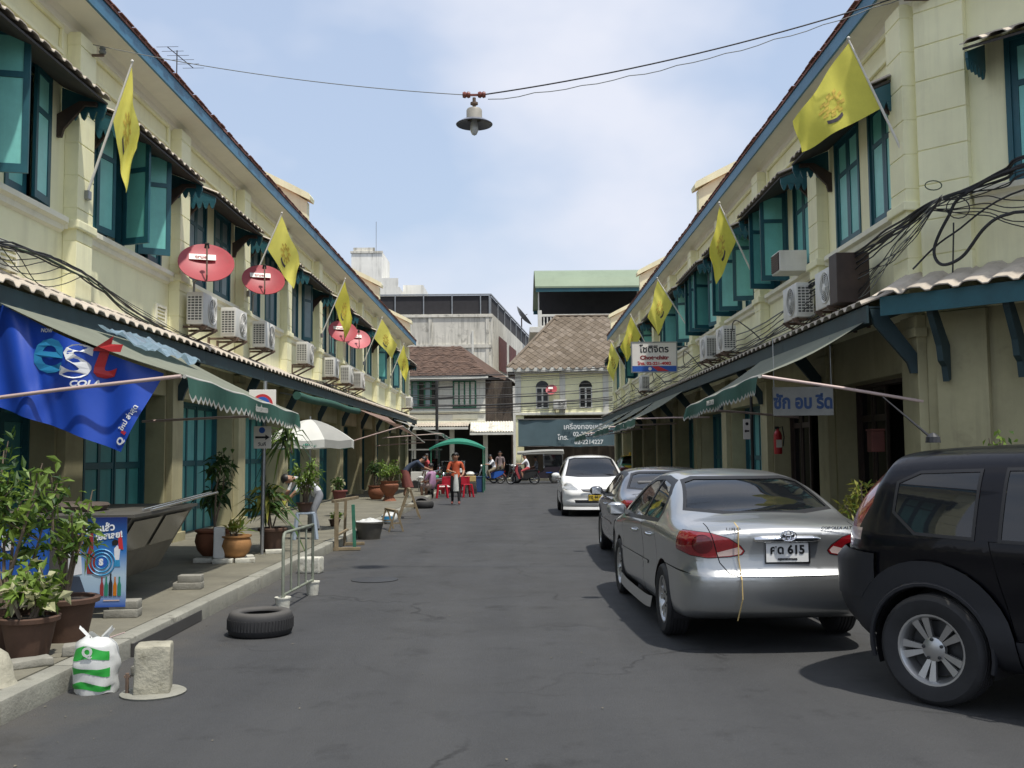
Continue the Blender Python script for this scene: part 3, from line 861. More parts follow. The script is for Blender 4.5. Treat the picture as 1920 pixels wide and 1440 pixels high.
for j in range(24):
    v = j / 23.5
    n = 60
    for i in range(n):
        x = -6.9 + i * .205 + (.1 if j % 2 else 0)
        if x > 4.15 - 1.85 * v: break
        y = -.72 + 3.9 * v; z = 6.35 + (2.16) * v
        tl.box(x - .095, x + .095, y - .06, y + .13, z + .015 + RND.uniform(0, .035), z + .045 + RND.uniform(0, .03), rot=Matrix.Rotation(.42 + RND.uniform(-.08, .08), 3, 'X'))
tl.build('shingles', 'brown_tile', roof2, kind='stuff')
w = MB(); w.box(-8.5, 4.2, -.74, -.68, 6.14, 6.30); w.build('gutter', 'white_wall', bh)
e = corrugated_sheet(-8.0, 3.0, .0, 3.5, 1.2, 3.25, .16, .03); e.M = None
inst('canopy_sheet', e.mesh('canopy_sheet', 'corrugated'), bh, Matrix.Rotation(PI, 4, 'Z') @ Matrix.Diagonal((-1, 1, 1, 1)))
e = corrugated_sheet(3.1, 5.7, .0, 3.55, 1.2, 2.9, .16, .03)
inst('canopy_sheet', e.mesh('canopy_sheet', 'concrete_old'), bh, Matrix.Rotation(PI, 4, 'Z') @ Matrix.Diagonal((-1, 1, 1, 1)))
w = MB(); w.box(3.1, 5.7, -1.25, -1.2, 2.72, 2.86); w.box(-8, 3, -1.25, -1.2, 3.06, 3.2); w.build('canopy_fascia', 'white_wall', bh)
# 3 weathered concrete block with screened roof terrace
cb = thing('concrete_building', 'stained grey concrete block with dark screened rooftop behind the brown roof', 'building', (-8, 72, 0))
pts = [(-22, 72), (-1.83, 72), (1.9, 104), (-22, 104)]
def off(p): return (p[0] + 8, p[1] - 72)
w = MB(); w.prism([off(p) for p in pts], 'z', 0, 11.85); w.build('wall', 'concrete_old', cb)
w = MB()
for x in (-14, -9.9, -6.4, -2.2): w.box(x + 8 - .12, x + 8 + .12, -.06, -.002, 0, 11.6)
w.box(-14, 6.1, -.09, -.003, 9.35, 9.6); w.box(-14, 6.17, -.1, -.003, 11.62, 11.80)
w.build('pier', 'concrete_old', cb)
w = MB(); w.prism([off(p) for p in ((-21.5, 72.2), (-2.0, 72.2), (1.6, 103), (-21.5, 103))], 'z', 11.9, 13.25); w.build('screen', 'dark_screen', cb)
w = MB()
for x in (-13.2, -11.1, -9.0, -6.9, -4.8, -2.7, -2.05): w.box(x + 8 - .04, x + 8 + .04, .10, .18, 11.86, 13.35)
for k in range(9):
    t = k / 8; x, y = off((-1.98 + 3.7 * t, 72.2 + 31 * t)); w.box(x - .02, x + .06, y, y + .06, 11.86, 13.35)
w.beam((-13.5, .14, 13.32), (6.05, .14, 13.32), .1); w.beam((6.05, .14, 13.32), (9.7, 31, 13.32), .1)
w.build('screen_post', 'steel', cb)
w = MB()
for k in range(4):
    t0, t1 = .1 + k * .2, .1 + k * .2 + .15
    a_ = off((-1.83 + 3.73 * t0, 72 + 32 * t0)); c_ = off((-1.83 + 3.73 * t1, 72 + 32 * t1))
    w.poly([(a_[0] + .03, a_[1], 8.0), (c_[0] + .03, c_[1], 8.0), (c_[0] + .03, c_[1], 10.6), (a_[0] + .03, a_[1], 10.6)])
w.build('side_shutter', 'rust_red', cb)
w = MB(); w.box(-3.35 + 8, -3.2 + 8, -.1, -.003, 6, 10.6); w.build('drain_pipe', 'white_wall', cb)
# grey dish on its edge
sd = thing('satellite_dish', 'grey satellite dish on the concrete rooftop edge', 'dish', (.4, 92, 13.4))
m = MB(); m.lathe([(0, 0), (.4, .04), (.8, .16), (1.1, .32), (1.12, .33), (.8, .19), (.4, .07), (0, .03)], 20, (0, 0, .9), Matrix.Rotation(.9, 3, 'Y')); m.build('reflector', 'steel', sd, smooth=40)
m = MB(); m.tube([(0, 0, -.2), (0, 0, .9)], .06); m.tube([(0, 0, .9), (.55, 0, 1.25)], .03); m.build('mount', 'rust_steel', sd)
# 4 white tower
wt = thing('tower_block', 'stained white tower block rising behind the left row roof', 'building', (-13, 96, 0))
w = MB(); w.box(-3.3, -.3, 0, 6, 0, 21.6); w.prism([(-.3, 0), (1.45, 0), (1.45, 6), (-.3, 6)], 'z', 0, 18.0); w.box(1.45, 3.5, 3, 9, 0, 18.7)
w.box(-.299, 1.3, .02, .3, 18.01, 18.9)
w.build('wall', 'tower_white', wt)
w = MB(); w.box(-3.1, -1.0, -.02, .2, 21.61, 21.95); w.box(-3.4, -.2, -.1, .2, 21.4, 21.6); w.build('parapet', 'concrete_old', wt)
w = MB(); w.tube([(-.9, .3, 21.6), (-.9, .3, 24.6)], .03, 5); w.build('mast', 'steel', wt)
# 5 terrace building with vaulted green roof
gt = thing('terrace_building', 'terrace building with vaulted pale green metal roof and white balustrade', 'building', (1.4, 68, 0))
w = MB(); w.box(.1, 14, .6, 12, 0, 9.9); w.box(4.6, 14, 6, 6.2, 10.3, 13.0); w.build('wall', 'concrete_old', gt)
w = MB(); w.box(-.55, 14, 0, 12, 9.95, 10.35, bev=.03); w.build('terrace_slab', 'white_wall', gt)
w = MB(); w.box(.02, 14, .05, .2, 11.05, 11.22, bev=.02); w.box(.02, 14, .06, .18, 10.36, 10.44)
for x in (.02, 6.9, 13.5): w.box(x, x + .28, .03, .24, 10.36, 11.5, bev=.02)
w.build('balustrade', 'white_wall', gt)
bl = MB(); bl.lathe([(.05, 0), (.07, .12), (.035, .3), (.055, .5), (.05, .6)], 8); blm = bl.mesh('baluster', 'white_wall', smooth=50)
for i in range(38): inst('baluster', blm, gt, T(.45 + i * .24, .12, 10.44))
w = MB(); w.box(6.96, 7.12, .08, .22, 11.5, 13.1); w.box(.05, .13, .08, .16, 11.5, 13.1); w.box(13.6, 13.75, .08, .2, 11.5, 13.1); w.build('post', 'white_wall', gt)
r = MB()
prof = [(-.35, 13.0), (-.35, 13.12), (.6, 13.9), (1.9, 14.55), (3.6, 14.95), (5.4, 14.9), (8, 14.3), (11, 13.1), (11, 13.0), (8, 14.2), (5.4, 14.8), (3.6, 14.85), (1.9, 14.45), (.6, 13.75)]
r.prism(prof, 'x', -.15, 14.2); r.build('roof', 'green_roof', gt)
for y_ in (-.3, 10.8):
    r = MB(); r.box(-.1, 14, y_, y_ + .15, 12.75, 13.0); r.build('roof_beam', 'frame_teal', gt)
r = MB(); r.box(.2, 14, 5.8, 5.95, 10.36, 14.6); r.build('back_screen', 'dark_screen', gt)
# ------------------------------------------------------------------ vehicles
def interp(pts):
    """monotone cubic through (t, v) points"""
    xs = [p[0] for p in pts]; ys = [p[1] for p in pts]; n = len(xs)
    d = [(ys[i + 1] - ys[i]) / (xs[i + 1] - xs[i]) for i in range(n - 1)]
    m = [d[0]] + [0 if d[i - 1] * d[i] <= 0 else 2 / (1 / d[i - 1] + 1 / d[i]) for i in range(1, n - 1)] + [d[-1]]
    def f(x):
        if x <= xs[0]: return ys[0]
        if x >= xs[-1]: return ys[-1]
        i = 0
        while x > xs[i + 1]: i += 1
        h = xs[i + 1] - xs[i]; t = (x - xs[i]) / h
        return ((1 + 2 * t) * (1 - t) ** 2 * ys[i] + t * (1 - t) ** 2 * h * m[i] + t * t * (3 - 2 * t) * ys[i + 1] + t * t * (t - 1) * h * m[i + 1])
    return f
def sstep(a, b, x):
    t = min(1, max(0, (x - a) / (b - a))); return t * t * (3 - 2 * t)
class Car:
    def __init__(s, P):
        s.P = P
        s.top = interp(P['top']); s.bot = interp(P['bot']); s.w = interp(P['w']); s.belt = interp(P['belt'])
        s.rear = interp(P['rear']); s.front = interp(P['front'])
        nb, na, nc = P.get('res', (96, 26, 30))
        bm = bmesh.new(); key = {}
        def vert(a, b, c):
            k = (round(a, 6), round(b, 6), round(c, 6))
            if k not in key: key[k] = bm.verts.new(s.mapp(a, b, c))
            return key[k]
        def lin(n): return [-1 + 2 * i / n for i in range(n + 1)]
        def face(U, V, fn):
            for i in range(len(U) - 1):
                for j in range(len(V) - 1):
                    q = [fn(U[i], V[j]), fn(U[i + 1], V[j]), fn(U[i + 1], V[j + 1]), fn(U[i], V[j + 1])]
                    bm.faces.new([vert(*t) for t in q])
        A, B, C_ = lin(na), lin(nb), lin(nc)
        face(A, B, lambda a, b: (a, b, 1)); face(A, B, lambda a, b: (a, b, -1))
        face(B, C_, lambda b, c: (1, b, c)); face(B, C_, lambda b, c: (-1, b, c))
        face(A, C_, lambda a, c: (a, 1, c)); face(A, C_, lambda a, c: (a, -1, c))
        bmesh.ops.recalc_face_normals(bm, faces=bm.faces[:])
        bm.faces.ensure_lookup_table()
        s.bm = bm; s.lay = bm.faces.layers.int.new('pid'); s.ids = {}
    def mapp(s, a, b, c):
        P = s.P; L = P['L'] / 2; n = P.get('n', 9)
        nm = (abs(a) ** n + abs(b) ** n + abs(c) ** n) ** (1 / n)
        a, b, c = a / nm, b / nm, c / nm
        y0 = b * L
        t = (c + 1) / 2
        # spend more rows on the lower body than on the crown
        zb, zt = s.bot(y0), s.top(y0)
        z = zb + t * (zt - zb)
        y = y0
        if b < 0: y += s.rear(z) * sstep(.72, 1.0, -b)
        else: y -= s.front(z) * sstep(.72, 1.0, b)
        bl = s.belt(y0); H = P['H']
        g = 1.0
        u = max(0.0, (z - bl) / (H - bl))
        g -= P['tumble'] * (u ** 1.15)
        g += P.get('bulge', .012) * math.exp(-((z - (bl - .06)) / .07) ** 2)
        g -= P.get('tuck', .05) * max(0, (.48 - z) / .3) ** 2
        g -= .012 * math.exp(-((z - .62) / .12) ** 2)
        x = a * s.w(y0) * g
        # end faces bow outwards, roof and bonnet are crowned
        bow = P.get('bow', .10)
        if abs(b) > .72: y -= math.copysign(bow * a * a * sstep(.72, 1, abs(b)), b)
        z -= P.get('crown', .045) * (a ** 2) * sstep(.3, 1, t)
        return Vector((x, y, z))
    def pid(s, name):
        if name not in s.ids: s.ids[name] = len(s.ids) + 1
        return s.ids[name]
    def region(s, name, view, poly, filt, d=0.0, kill=False, only=None):
        """cut the surface along a convex outline in side view ('s': y,z) or end view ('e': x,z) and name the faces inside"""
        bm = s.bm; lay = s.lay
        ax = (1, 2) if view == 's' else (0, 2) if view == 'e' else (0, 1)
        n = len(poly)
        area = sum(poly[i][0] * poly[(i + 1) % n][1] - poly[(i + 1) % n][0] * poly[i][1] for i in range(n))
        if area < 0: poly = poly[::-1]
        us = [p[0] for p in poly]; vs = [p[1] for p in poly]
        m = .12 + abs(d)
        def cand():
            out = []
            for f in bm.faces:
                c = f.calc_center_median()
                if min(us) - m < c[ax[0]] < max(us) + m and min(vs) - m < c[ax[1]] < max(vs) + m and filt(c, f.normal):
                    out.append(f)
            return out
        planes = []
        for i in range(n):
            p, q_ = poly[i], poly[(i + 1) % n]
            nx, ny = q_[1] - p[1], -(q_[0] - p[0]); l = math.hypot(nx, ny)
            if l < 1e-9: continue
            nx, ny = nx / l, ny / l
            co = Vector((0, 0, 0)); co[ax[0]] = p[0] + nx * d; co[ax[1]] = p[1] + ny * d
            no = Vector((0, 0, 0)); no[ax[0]] = nx; no[ax[1]] = ny
            planes.append((co, no))
        fs = cand()
        for co, no in planes:
            geom = list({v for f in fs for v in f.verts}) + list({e for f in fs for e in f.edges}) + fs
            r = bmesh.ops.bisect_plane(bm, geom=geom, plane_co=co, plane_no=no, dist=1e-5)
            fs = [g for g in r['geom'] if isinstance(g, bmesh.types.BMFace) and g.is_valid]
        hit = []
        for f in fs:
            c = f.calc_center_median()
            if all((c - co).dot(no) < 1e-6 for co, no in planes):
                if only is None or f[lay] in [s.ids.get(o, 0) if o != 'body' else 0 for o in only]: hit.append(f)
        if kill: bmesh.ops.delete(bm, geom=hit, context='FACES')
        else:
            i = s.pid(name)
            for f in hit: f[lay] = i
    def surf(s, x, z, rear=True):
        """y of the outer surface at (x, z) on the end face"""
        best = None
        from mathutils.bvhtree import BVHTree
        if not hasattr(s, 'tree'): s.tree = BVHTree.FromBMesh(s.bm)
        o = Vector((x, -6 if rear else 6, z)); r = s.tree.ray_cast(o, Vector((0, 1 if rear else -1, 0)))
        return (r[0], r[1]) if r[0] is not None else (Vector((x, 0, z)), Vector((0, -1, 0)))
    def side(s, sx, y, z):
        from mathutils.bvhtree import BVHTree
        if not hasattr(s, 'tree'): s.tree = BVHTree.FromBMesh(s.bm)
        r = s.tree.ray_cast(Vector((sx * 4, y, z)), Vector((-sx, 0, 0)))
        return (r[0], r[1]) if r[0] is not None else (Vector((sx * .8, y, z)), Vector((sx, 0, 0)))
    def emit(s, root, mats, children={}, rename={}, inset={}):
        inv = {v: k for k, v in s.ids.items()}; inv[0] = 'body'
        groups = {}
        for f in s.bm.faces: groups.setdefault(f[s.lay], []).append(f)
        made = {}
        order = sorted(groups, key=lambda i: (inv[i] in children, i))
        # smooth normals come from the whole skin so that the cut pieces share one surface
        s.bm.normal_update()
        vn = {v: v.normal.copy() for v in s.bm.verts}
        for i in order:
            nm = inv[i]
            nb = bmesh.new(); mp = {}; nrm = []
            for f in groups[i]:
                vs = []
                for v in f.verts:
                    if v not in mp:
                        co = v.co - vn[v] * inset.get(nm, 0.0)
                        mp[v] = nb.verts.new(co); nrm.append(vn[v])
                    vs.append(mp[v])
                try: nb.faces.new(vs)
                except ValueError: pass
            me = bpy.data.meshes.new(rename.get(nm, nm)); nb.verts.index_update(); nb.to_mesh(me); nb.free()
            me.materials.append(MATS[mats.get(nm, mats['body'])])
            me.polygons.foreach_set('use_smooth', [True] * len(me.polygons))
            me.normals_split_custom_set_from_vertices(nrm)
            par = made.get(children.get(nm)) or root
            made[nm] = inst(rename.get(nm, nm.rstrip('_lr') if nm.endswith(('_l', '_r')) else nm), me, par)
        s.bm.free()
        for k_ in ('panel_gap', 'tail_seal'):
            if k_ in made: made[k_]['kind'] = 'stuff'
        return made
def rsq(y0, z0, y1, z1, r, n=3):
    """rounded rectangle outline"""
    pts = []
    for cx, cy, a0 in ((y1 - r, z1 - r, 0), (y0 + r, z1 - r, 90), (y0 + r, z0 + r, 180), (y1 - r, z0 + r, 270)):
        for k in range(n + 1):
            a = math.radians(a0 + 90 * k / n); pts.append((cx + r * math.cos(a), cy + r * math.sin(a)))
    return pts
def circ(y, z, r, n=22): return [(y + r * math.cos(2 * PI * k / n), z + r * math.sin(2 * PI * k / n)) for k in range(n)]
def wheel_mesh(R, W, rimR, spokes=7, paired=False):
    t = MB(); RYm = Matrix.Rotation(PI / 2, 3, 'Y')
    h = W / 2
    prof = [(rimR - .015, -h * .75), (rimR + .01, -h * .92), (R * .90, -h * 1.0), (R * .965, -h * .88), (R * .99, -h * .70)]
    for k in range(5):
        z = -h * .6 + 1.2 * h * k / 4
        prof += [(R, z - .012), (R, z + .004), (R - .008, z + .006), (R - .008, z + .012)]
    prof += [(R * .99, h * .72), (R * .965, h * .88), (R * .90, h * 1.0), (rimR + .01, h * .92), (rimR - .015, h * .75)]
    t.lathe(prof, 40, rot=RYm)
    tyre = t.mesh('tyre', 'rubber', smooth=35)
    r = MB()
    # barrel and lip; the outer face looks towards +x
    r.lathe([(rimR - .02, -h * .75), (rimR - .03, -h * .2), (rimR - .03, h * .4), (rimR - .012, h * .66), (rimR + .012, h * .80), (rimR + .012, h * .86), (rimR - .012, h * .84), (rimR - .03, h * .6), (rimR - .045, h * .0), (rimR - .045, -h * .75)], 40, rot=RYm)
    r.lathe([(0, h * .62), (.055, h * .60), (.075, h * .52), (.08, h * .3), (0, h * .3)], 20, rot=RYm)
    for k in range(spokes):
        a0 = 2 * PI * k / spokes
        for dd in ((-.19, .19) if paired else (0,)):
            a = a0 + dd
            M = Matrix.Rotation(a, 3, 'X')
            w0, w1 = (.011, .025) if paired else (.026, .042)
            pts = [(-w0, .05), (w0, .05), (w1, rimR - .018), (-w1, rimR - .018)]
            vs = []
            for x_, lift in ((h * .50, 0), (h * .30, 0)):
                for (u, v) in pts:
                    xx = x_ + (.02 if v > .1 else .0) * (1 if lift == 0 else 0)
                    vs.append(r.bm.verts.new(M @ Vector((xx, u, v))))
            a_, b_ = vs[:4], vs[4:]
            r.bm.faces.new(a_); r.bm.faces.new(b_[::-1])
            for i in range(4): r.bm.faces.new((a_[i], b_[i], b_[(i + 1) % 4], a_[(i + 1) % 4]))
    rim = r.mesh('rim', 'alloy', smooth=35)
    d = MB(); d.lathe([(0, -.02), (rimR - .05, -.02), (rimR - .05, .0), (0, .0)], 28, rot=RYm)
    disc = d.mesh('brake_disc', 'dark_metal', smooth=30)
    n_ = MB()
    for k in range(5):
        a = 2 * PI * k / 5 + .3; n_.lathe([(0, .012), (.011, .01), (.011, 0)], 8, (h * .56, .062 * math.sin(a), .062 * math.cos(a)), RYm)
    nuts = n_.mesh('wheel_nut', 'dark_metal')
    return tyre, rim, disc, nuts
def add_wheels(root, P, ms):
    tyre, rim, disc, nuts = ms
    for sx in (-1, 1):
        for ya in P['axles']:
            M = T(sx * P['track'], ya, P['wr']) @ (RZ(PI) if sx < 0 else Matrix()) @ RX(RND.uniform(0, 6))
            w = inst('wheel', tyre, root, M)
            for nm, me in (('rim', rim), ('brake_disc', disc), ('wheel_nut', nuts)):
                o = inst(nm, me, w)
                if nm == 'wheel_nut': o['kind'] = 'stuff'
            lin = MB(); r_ = P['arch'] - .004
            lin.grid(lambda u, v: (sx * (P['track'] + .06 - .34 * v), ya + r_ * math.cos(-.35 + (PI + .7) * u), P['wr'] + r_ * math.sin(-.35 + (PI + .7) * u)), 20, 1)
            lin.poly([(sx * (P['track'] - .28), ya + r_ * math.cos(-.35 + (PI + .7) * u / 20), P['wr'] + r_ * math.sin(-.35 + (PI + .7) * u / 20)) for u in range(21)])
            lin.build('wheel_liner', 'black_plastic', root)
def interior(root, P, seat='seat_cloth', rear_shelf=True):
    zf = .28; w = P['W'] / 2 - .16
    m = MB()
    m.box(-w, w, P['cab'][0], P['cab'][1], zf, zf + .08)
    m.box(-w, w, P['cab'][1] - .25, P['cab'][1] + .35, zf + .05, P['dash'], bev=.05)
    if rear_shelf: m.box(-w + .06, w - .06, P['cab'][0] - .5, P['cab'][0] + .15, P['dash'] - .06, P['dash'] - .02)
    m.build('cabin_floor', 'black_plastic', root)
    for x in (-.36, .36):
        m = MB(); y = P['seat_y']
        m.box(x - .24, x + .24, y - .25, y + .28, zf + .08, zf + .28, bev=.05)
        m.ob((x, y - .33, zf + .55), (.48, .14, .62), (.25, 0, 0), .05); m.ob((x, y - .45, zf + .95), (.26, .09, .17), (.2, 0, 0), .03)
        m.build('front_seat', seat, root, smooth=50)
    m = MB(); y = P['seat_y'] - .85
    m.box(-w + .06, w - .06, y - .2, y + .3, zf + .08, zf + .26, bev=.05); m.ob((0, y - .28, zf + .50), (2 * w - .14, .16, .55), (.3, 0, 0), .05)
    for x in (-.36, .36): m.ob((x, y - .38, zf + .84), (.26, .09, .15), (.2, 0, 0), .03)
    m.build('rear_seat', seat, root, smooth=50)
    m = MB(); m.lathe([(.17, -.012), (.182, 0), (.17, .012), (.158, 0), (.17, -.012)], 20, (.36, P['seat_y'] + .52, P['dash'] + .06), Matrix.Rotation(-1.1, 3, 'X')); m.build('steering_wheel', 'black_plastic', root, smooth=60)
def plate(root, p, nrm_y, txt, sub, w=.34, h=.15, tcol='plate_text', tilt=0.0, bg='plate_white'):
    M = T(*p) @ (Matrix() if nrm_y < 0 else RZ(PI)) @ RX(tilt)
    m = MB(M); m.box(-w / 2, w / 2, -.004, .006, -h / 2, h / 2, bev=.003)
    o = m.build('number_plate', bg, root)
    R_ = M @ RX(PI / 2)
    m = MB(); m.text(txt, R_ @ T(0, h * .13, .006), h * .62, .002, .003); m.text(sub, R_ @ T(0, -h * .34, .006), h * .16, .002, .001)
    m.build('plate_lettering', tcol, o)
    f = MB(M); t_ = .012
    for b_ in ((-w / 2 - t_, w / 2 + t_, -.006, .004, h / 2, h / 2 + t_), (-w / 2 - t_, w / 2 + t_, -.006, .004, -h / 2 - t_, -h / 2), (-w / 2 - t_, -w / 2, -.006, .004, -h / 2, h / 2), (w / 2, w / 2 + t_, -.006, .004, -h / 2, h / 2)): f.box(*b_)
    f.build('plate_frame', 'chrome', o)
def mirror(root, car, y, z, mt, sz=(.11, .09, .075)):
    for sx in (-1, 1):
        p, n = car.side(sx, y, z)
        m = MB()
        m.lathe([(0, -1), (.5, -.9), (.85, -.55), (1, 0), (.85, .6), (.5, .92), (0, 1)], 14)
        for v in m.bm.verts: v.co = Vector((v.co.x * sz[0] + p.x + sx * .12, v.co.y * sz[1] * .7 + y + .02, v.co.z * sz[2] + z + .06))
        m.beam((p.x - sx * .03, y + .03, z + .02), (p.x + sx * .07, y + .02, z + .04), .06, .05)
        o = m.build('door_mirror', mt, root, smooth=60)
        m = MB(); m.box(p.x + sx * .12 - .075, p.x + sx * .12 + .075, y - .052, y - .046, z + .01, z + .11, bev=.004); m.build('mirror_glass', 'chrome', o)
def handles(made, car, sx, ys, z, mt):
    out = []
    for y in ys:
        p, n = car.side(sx, y, z)
        m = MB(); m.tube([(p.x - sx * .01, y - .085, z), (p.x + sx * .03, y - .06, z), (p.x + sx * .032, y + .05, z + .005), (p.x - sx * .01, y + .085, z + .005)], .013, 8)
        out.append(m)
    return out
mat('silver_paint', (0.41, 0.42, 0.415), 0.32, metal=0.75, var=0.03, vs=2, coat=0.8)
mat('white_car_paint', (0.82, 0.82, 0.79), 0.25, var=0.0, coat=0.8)
mat('dark_car_paint', (0.075, 0.078, 0.09), 0.28, metal=0.6, var=0.04, vs=2, coat=0.9, dust=0.06)
mat('black_car_paint', (0.003, 0.003, 0.005), 0.3, var=0.0, coat=0.25, spec=.2)
mat('cladding', (0.016, 0.017, 0.021), 0.5, var=0.08, dust=0.06)
mat('taxi_yellow', (0.75, 0.50, 0.04), 0.3, var=0.03, coat=0.6)
mat('taxi_green', (0.02, 0.22, 0.09), 0.3, var=0.03, coat=0.6)
mat('seal', (0.008, 0.008, 0.009), 0.5, var=0)
mat('alloy', (0.55, 0.55, 0.54), 0.32, metal=0.9, var=0.08, vs=6)
mat('dark_metal', (0.06, 0.06, 0.06), 0.5, metal=0.6, var=0.2)
mat('chrome', (0.75, 0.76, 0.77), 0.10, metal=1.0, var=0)
mat('tail_lens', (0.11, 0.003, 0.006), 0.1, var=0.0, coat=1.0)
mat('tail_red', (0.22, 0.006, 0.010), 0.12, var=0.06, vs=12, coat=1.0, spec=.7)
mat('tail_clear', (0.55, 0.42, 0.38), 0.12, var=0.1, vs=20, coat=1.0)
mat('lamp_clear', (0.55, 0.55, 0.52), 0.1, metal=0.5, var=0.2, vs=12, coat=1.0)
mat('amber', (0.55, 0.18, 0.02), 0.2, var=0.1, coat=1)
mat('plate_white', (0.80, 0.80, 0.77), 0.45, var=0.03)
mat('plate_text', (0.012, 0.012, 0.012), 0.5, var=0)
mat('plate_yellow', (0.7, 0.5, 0.05), 0.45, var=0.03)
mat('seat_cloth', (0.10, 0.05, 0.05), 0.9, var=0.15)
mat('seat_grey', (0.12, 0.12, 0.12), 0.9, var=0.15)
glassmat('car_glass', (0.30, 0.32, 0.34), 0.34)
glassmat('car_glass_dark', (0.16, 0.17, 0.19), 0.12)

def sedan(label, paint, loc, rz, P, glass='car_glass', detail=True):
    root = thing('parked_car', label, 'car', loc, rz)
    c = Car(P)
    L2 = P['L'] / 2
    ya, yf = P['axles']
    sd = [lambda co, n, k=k: co.x * k > .2 and n.x * k > .25 for k in (-1, 1)]
    rr = lambda co, n: n.y < -.12 and co.y < -.4
    rw = lambda co, n: n.y < -.15 and n.z > .12 and co.y < -.3 and co.z > P['belt'][0][1]
    fw = lambda co, n: n.y > .12 and n.z > .12 and co.y > .0 and co.z > P['belt'][0][1] - .05
    ff = lambda co, n: n.y > .10 and co.y > 1.0
    for k, f in zip('lr', sd):
        for y in P['axles']:
            c.region('arch', 's', circ(y, P['wr'], P['arch']), f, kill=True)
        for i, poly in enumerate(P['doors']):
            c.region('panel_gap', 's', poly, f, d=.007); c.region('door%d_%s' % (i, k), 's', poly, f)
        c.region('side_seal_' + k, 's', P['dlo'], f, d=.022)
        for i, poly in enumerate(P['glass']): c.region('side_glass%d_%s' % (i, k), 's', poly, f)
        c.region('side_moulding_' + k, 's', [(-.55, .545), (1.25, .535), (1.25, .565), (-.55, .575)], f, only=('body', 'door0_' + k, 'door1_' + k))
    c.region('rear_seal', 'e', P['rwin'], rw, d=.025); c.region('rear_window', 'e', P['rwin'], rw)
    c.region('wind_seal', 'e', P['fwin'], fw, d=.025); c.region('windscreen', 'e', P['fwin'], fw)
    # boot lid outline, lamps and the bumper split
    c.region('boot_lid', 'e', P['lid'], rr, only=('body', 'panel_gap'))
    for sx, k in ((-1, 'l'), (1, 'r')):
        pl = [(sx * x, z) for x, z in P['tail']]
        c.region('tail_seal', 'e', pl, rr, d=.006); c.region('tail_light_' + k, 'e', pl, rr)
        c.region('tail_lens_' + k, 'e', [(sx * (P['lens'][0] + P['lens'][2] * math.cos(q_)), P['lens'][1] + P['lens'][2] * math.sin(q_)) for q_ in [2 * PI * i_ / 16 for i_ in range(16)]], rr, only=('tail_light_' + k,))
        pl = [(sx * x, z) for x, z in P['tailc']]
        c.region('reverse_light_' + k, 'e', pl, rr)
        hp_ = [q_ for q_ in P['lid'] if q_[0] > 0]
        for (xa, za), (xb, zb) in zip(hp_, hp_[1:]):
            l_ = math.hypot(xb - xa, zb - za); ox, oz = (zb - za) / l_ * .004, -(xb - xa) / l_ * .004
            c.region('panel_gap', 'e', [(sx * (xa + ox), za + oz), (sx * (xb + ox), zb + oz), (sx * (xb - ox), zb - oz), (sx * (xa - ox), za - oz)], rr)
        pl = [(sx * x, z) for x, z in P['gap_b']]
        c.region('panel_gap', 'e', pl, lambda co, n: co.y < -1.2 and co.x * sx > 0 and n.z < .9, only=('body',))
        pl = [(sx * x, z) for x, z in P['head']]
        c.region('head_light_' + k, 'e', pl, ff)
    zl = min(q_[1] for q_ in P['lid']); xl = min(q_[0] for q_ in P['lid'] if q_[0] > 0)
    c.region('panel_gap', 'e', [(-.41, zl - .004), (.41, zl - .004), (.41, zl + .005), (-.41, zl + .005)], rr)
    c.region('grille', 'e', P['grille'], ff)
    c.region('air_intake', 'e', P['intake'], ff)
    ids = dict(c.ids)
    # positions on the skin before it is taken apart
    pts = {}
    for sx in (-1, 1):
        for i, (y, z) in enumerate(P['handles']): pts[(sx, i)] = c.side(sx, y, z)[0]
    py = c.surf(0, P['plate_z'])[0].y; bz = P['badge_z']; by = c.surf(0, bz)[0].y; by2 = c.surf(.45, bz)[0].y
    fy = c.surf(0, P['fplate_z'], False)[0].y
    mirror(root, c, P['mirror'][0], P['mirror'][1], paint)
    mats = {'body': paint, 'panel_gap': 'seal', 'rear_seal': 'seal', 'wind_seal': 'seal', 'tail_seal': 'seal', 'rear_window': glass, 'windscreen': glass,
            'grille': 'black_plastic', 'air_intake': 'black_plastic', 'boot_lid': paint}
    ren = {}
    ch = {}
    for k in 'lr':
        mats['side_seal_' + k] = 'seal'; ren['side_seal_' + k] = 'window_trim'
        mats['side_moulding_' + k] = paint; ren['side_moulding_' + k] = 'side_moulding'
        for i in range(len(P['doors'])): mats['door%d_%s' % (i, k)] = paint; ren['door%d_%s' % (i, k)] = 'door'
        for i in range(len(P['glass'])): mats['side_glass%d_%s' % (i, k)] = glass; ren['side_glass%d_%s' % (i, k)] = 'side_window'
        mats['tail_light_' + k] = 'tail_red'; ren['tail_light_' + k] = 'tail_light'
        mats['reverse_light_' + k] = 'tail_clear'; ren['reverse_light_' + k] = 'reverse_light'; ch['reverse_light_' + k] = 'tail_light_' + k
        mats['head_light_' + k] = 'lamp_clear'; ren['head_light_' + k] = 'head_light'
        mats['tail_lens_' + k] = 'tail_lens'; ren['tail_lens_' + k] = 'tail_lens'; ch['tail_lens_' + k] = 'tail_light_' + k
    ren.update({'rear_seal': 'window_trim', 'wind_seal': 'window_trim', 'tail_seal': 'lamp_trim'})
    if 'mats' in P: mats.update(P['mats'])
    made = c.emit(root, mats, ch, ren, {'rear_window': .006, 'windscreen': .006, 'panel_gap': .008, 'side_glass0_l': .006, 'side_glass1_l': .006, 'side_moulding_l': -.008, 'side_moulding_r': -.008, 'tail_light_l': -.004, 'tail_light_r': -.004, 'reverse_light_l': -.005, 'reverse_light_r': -.005, 'grille': .03, 'air_intake': .03})
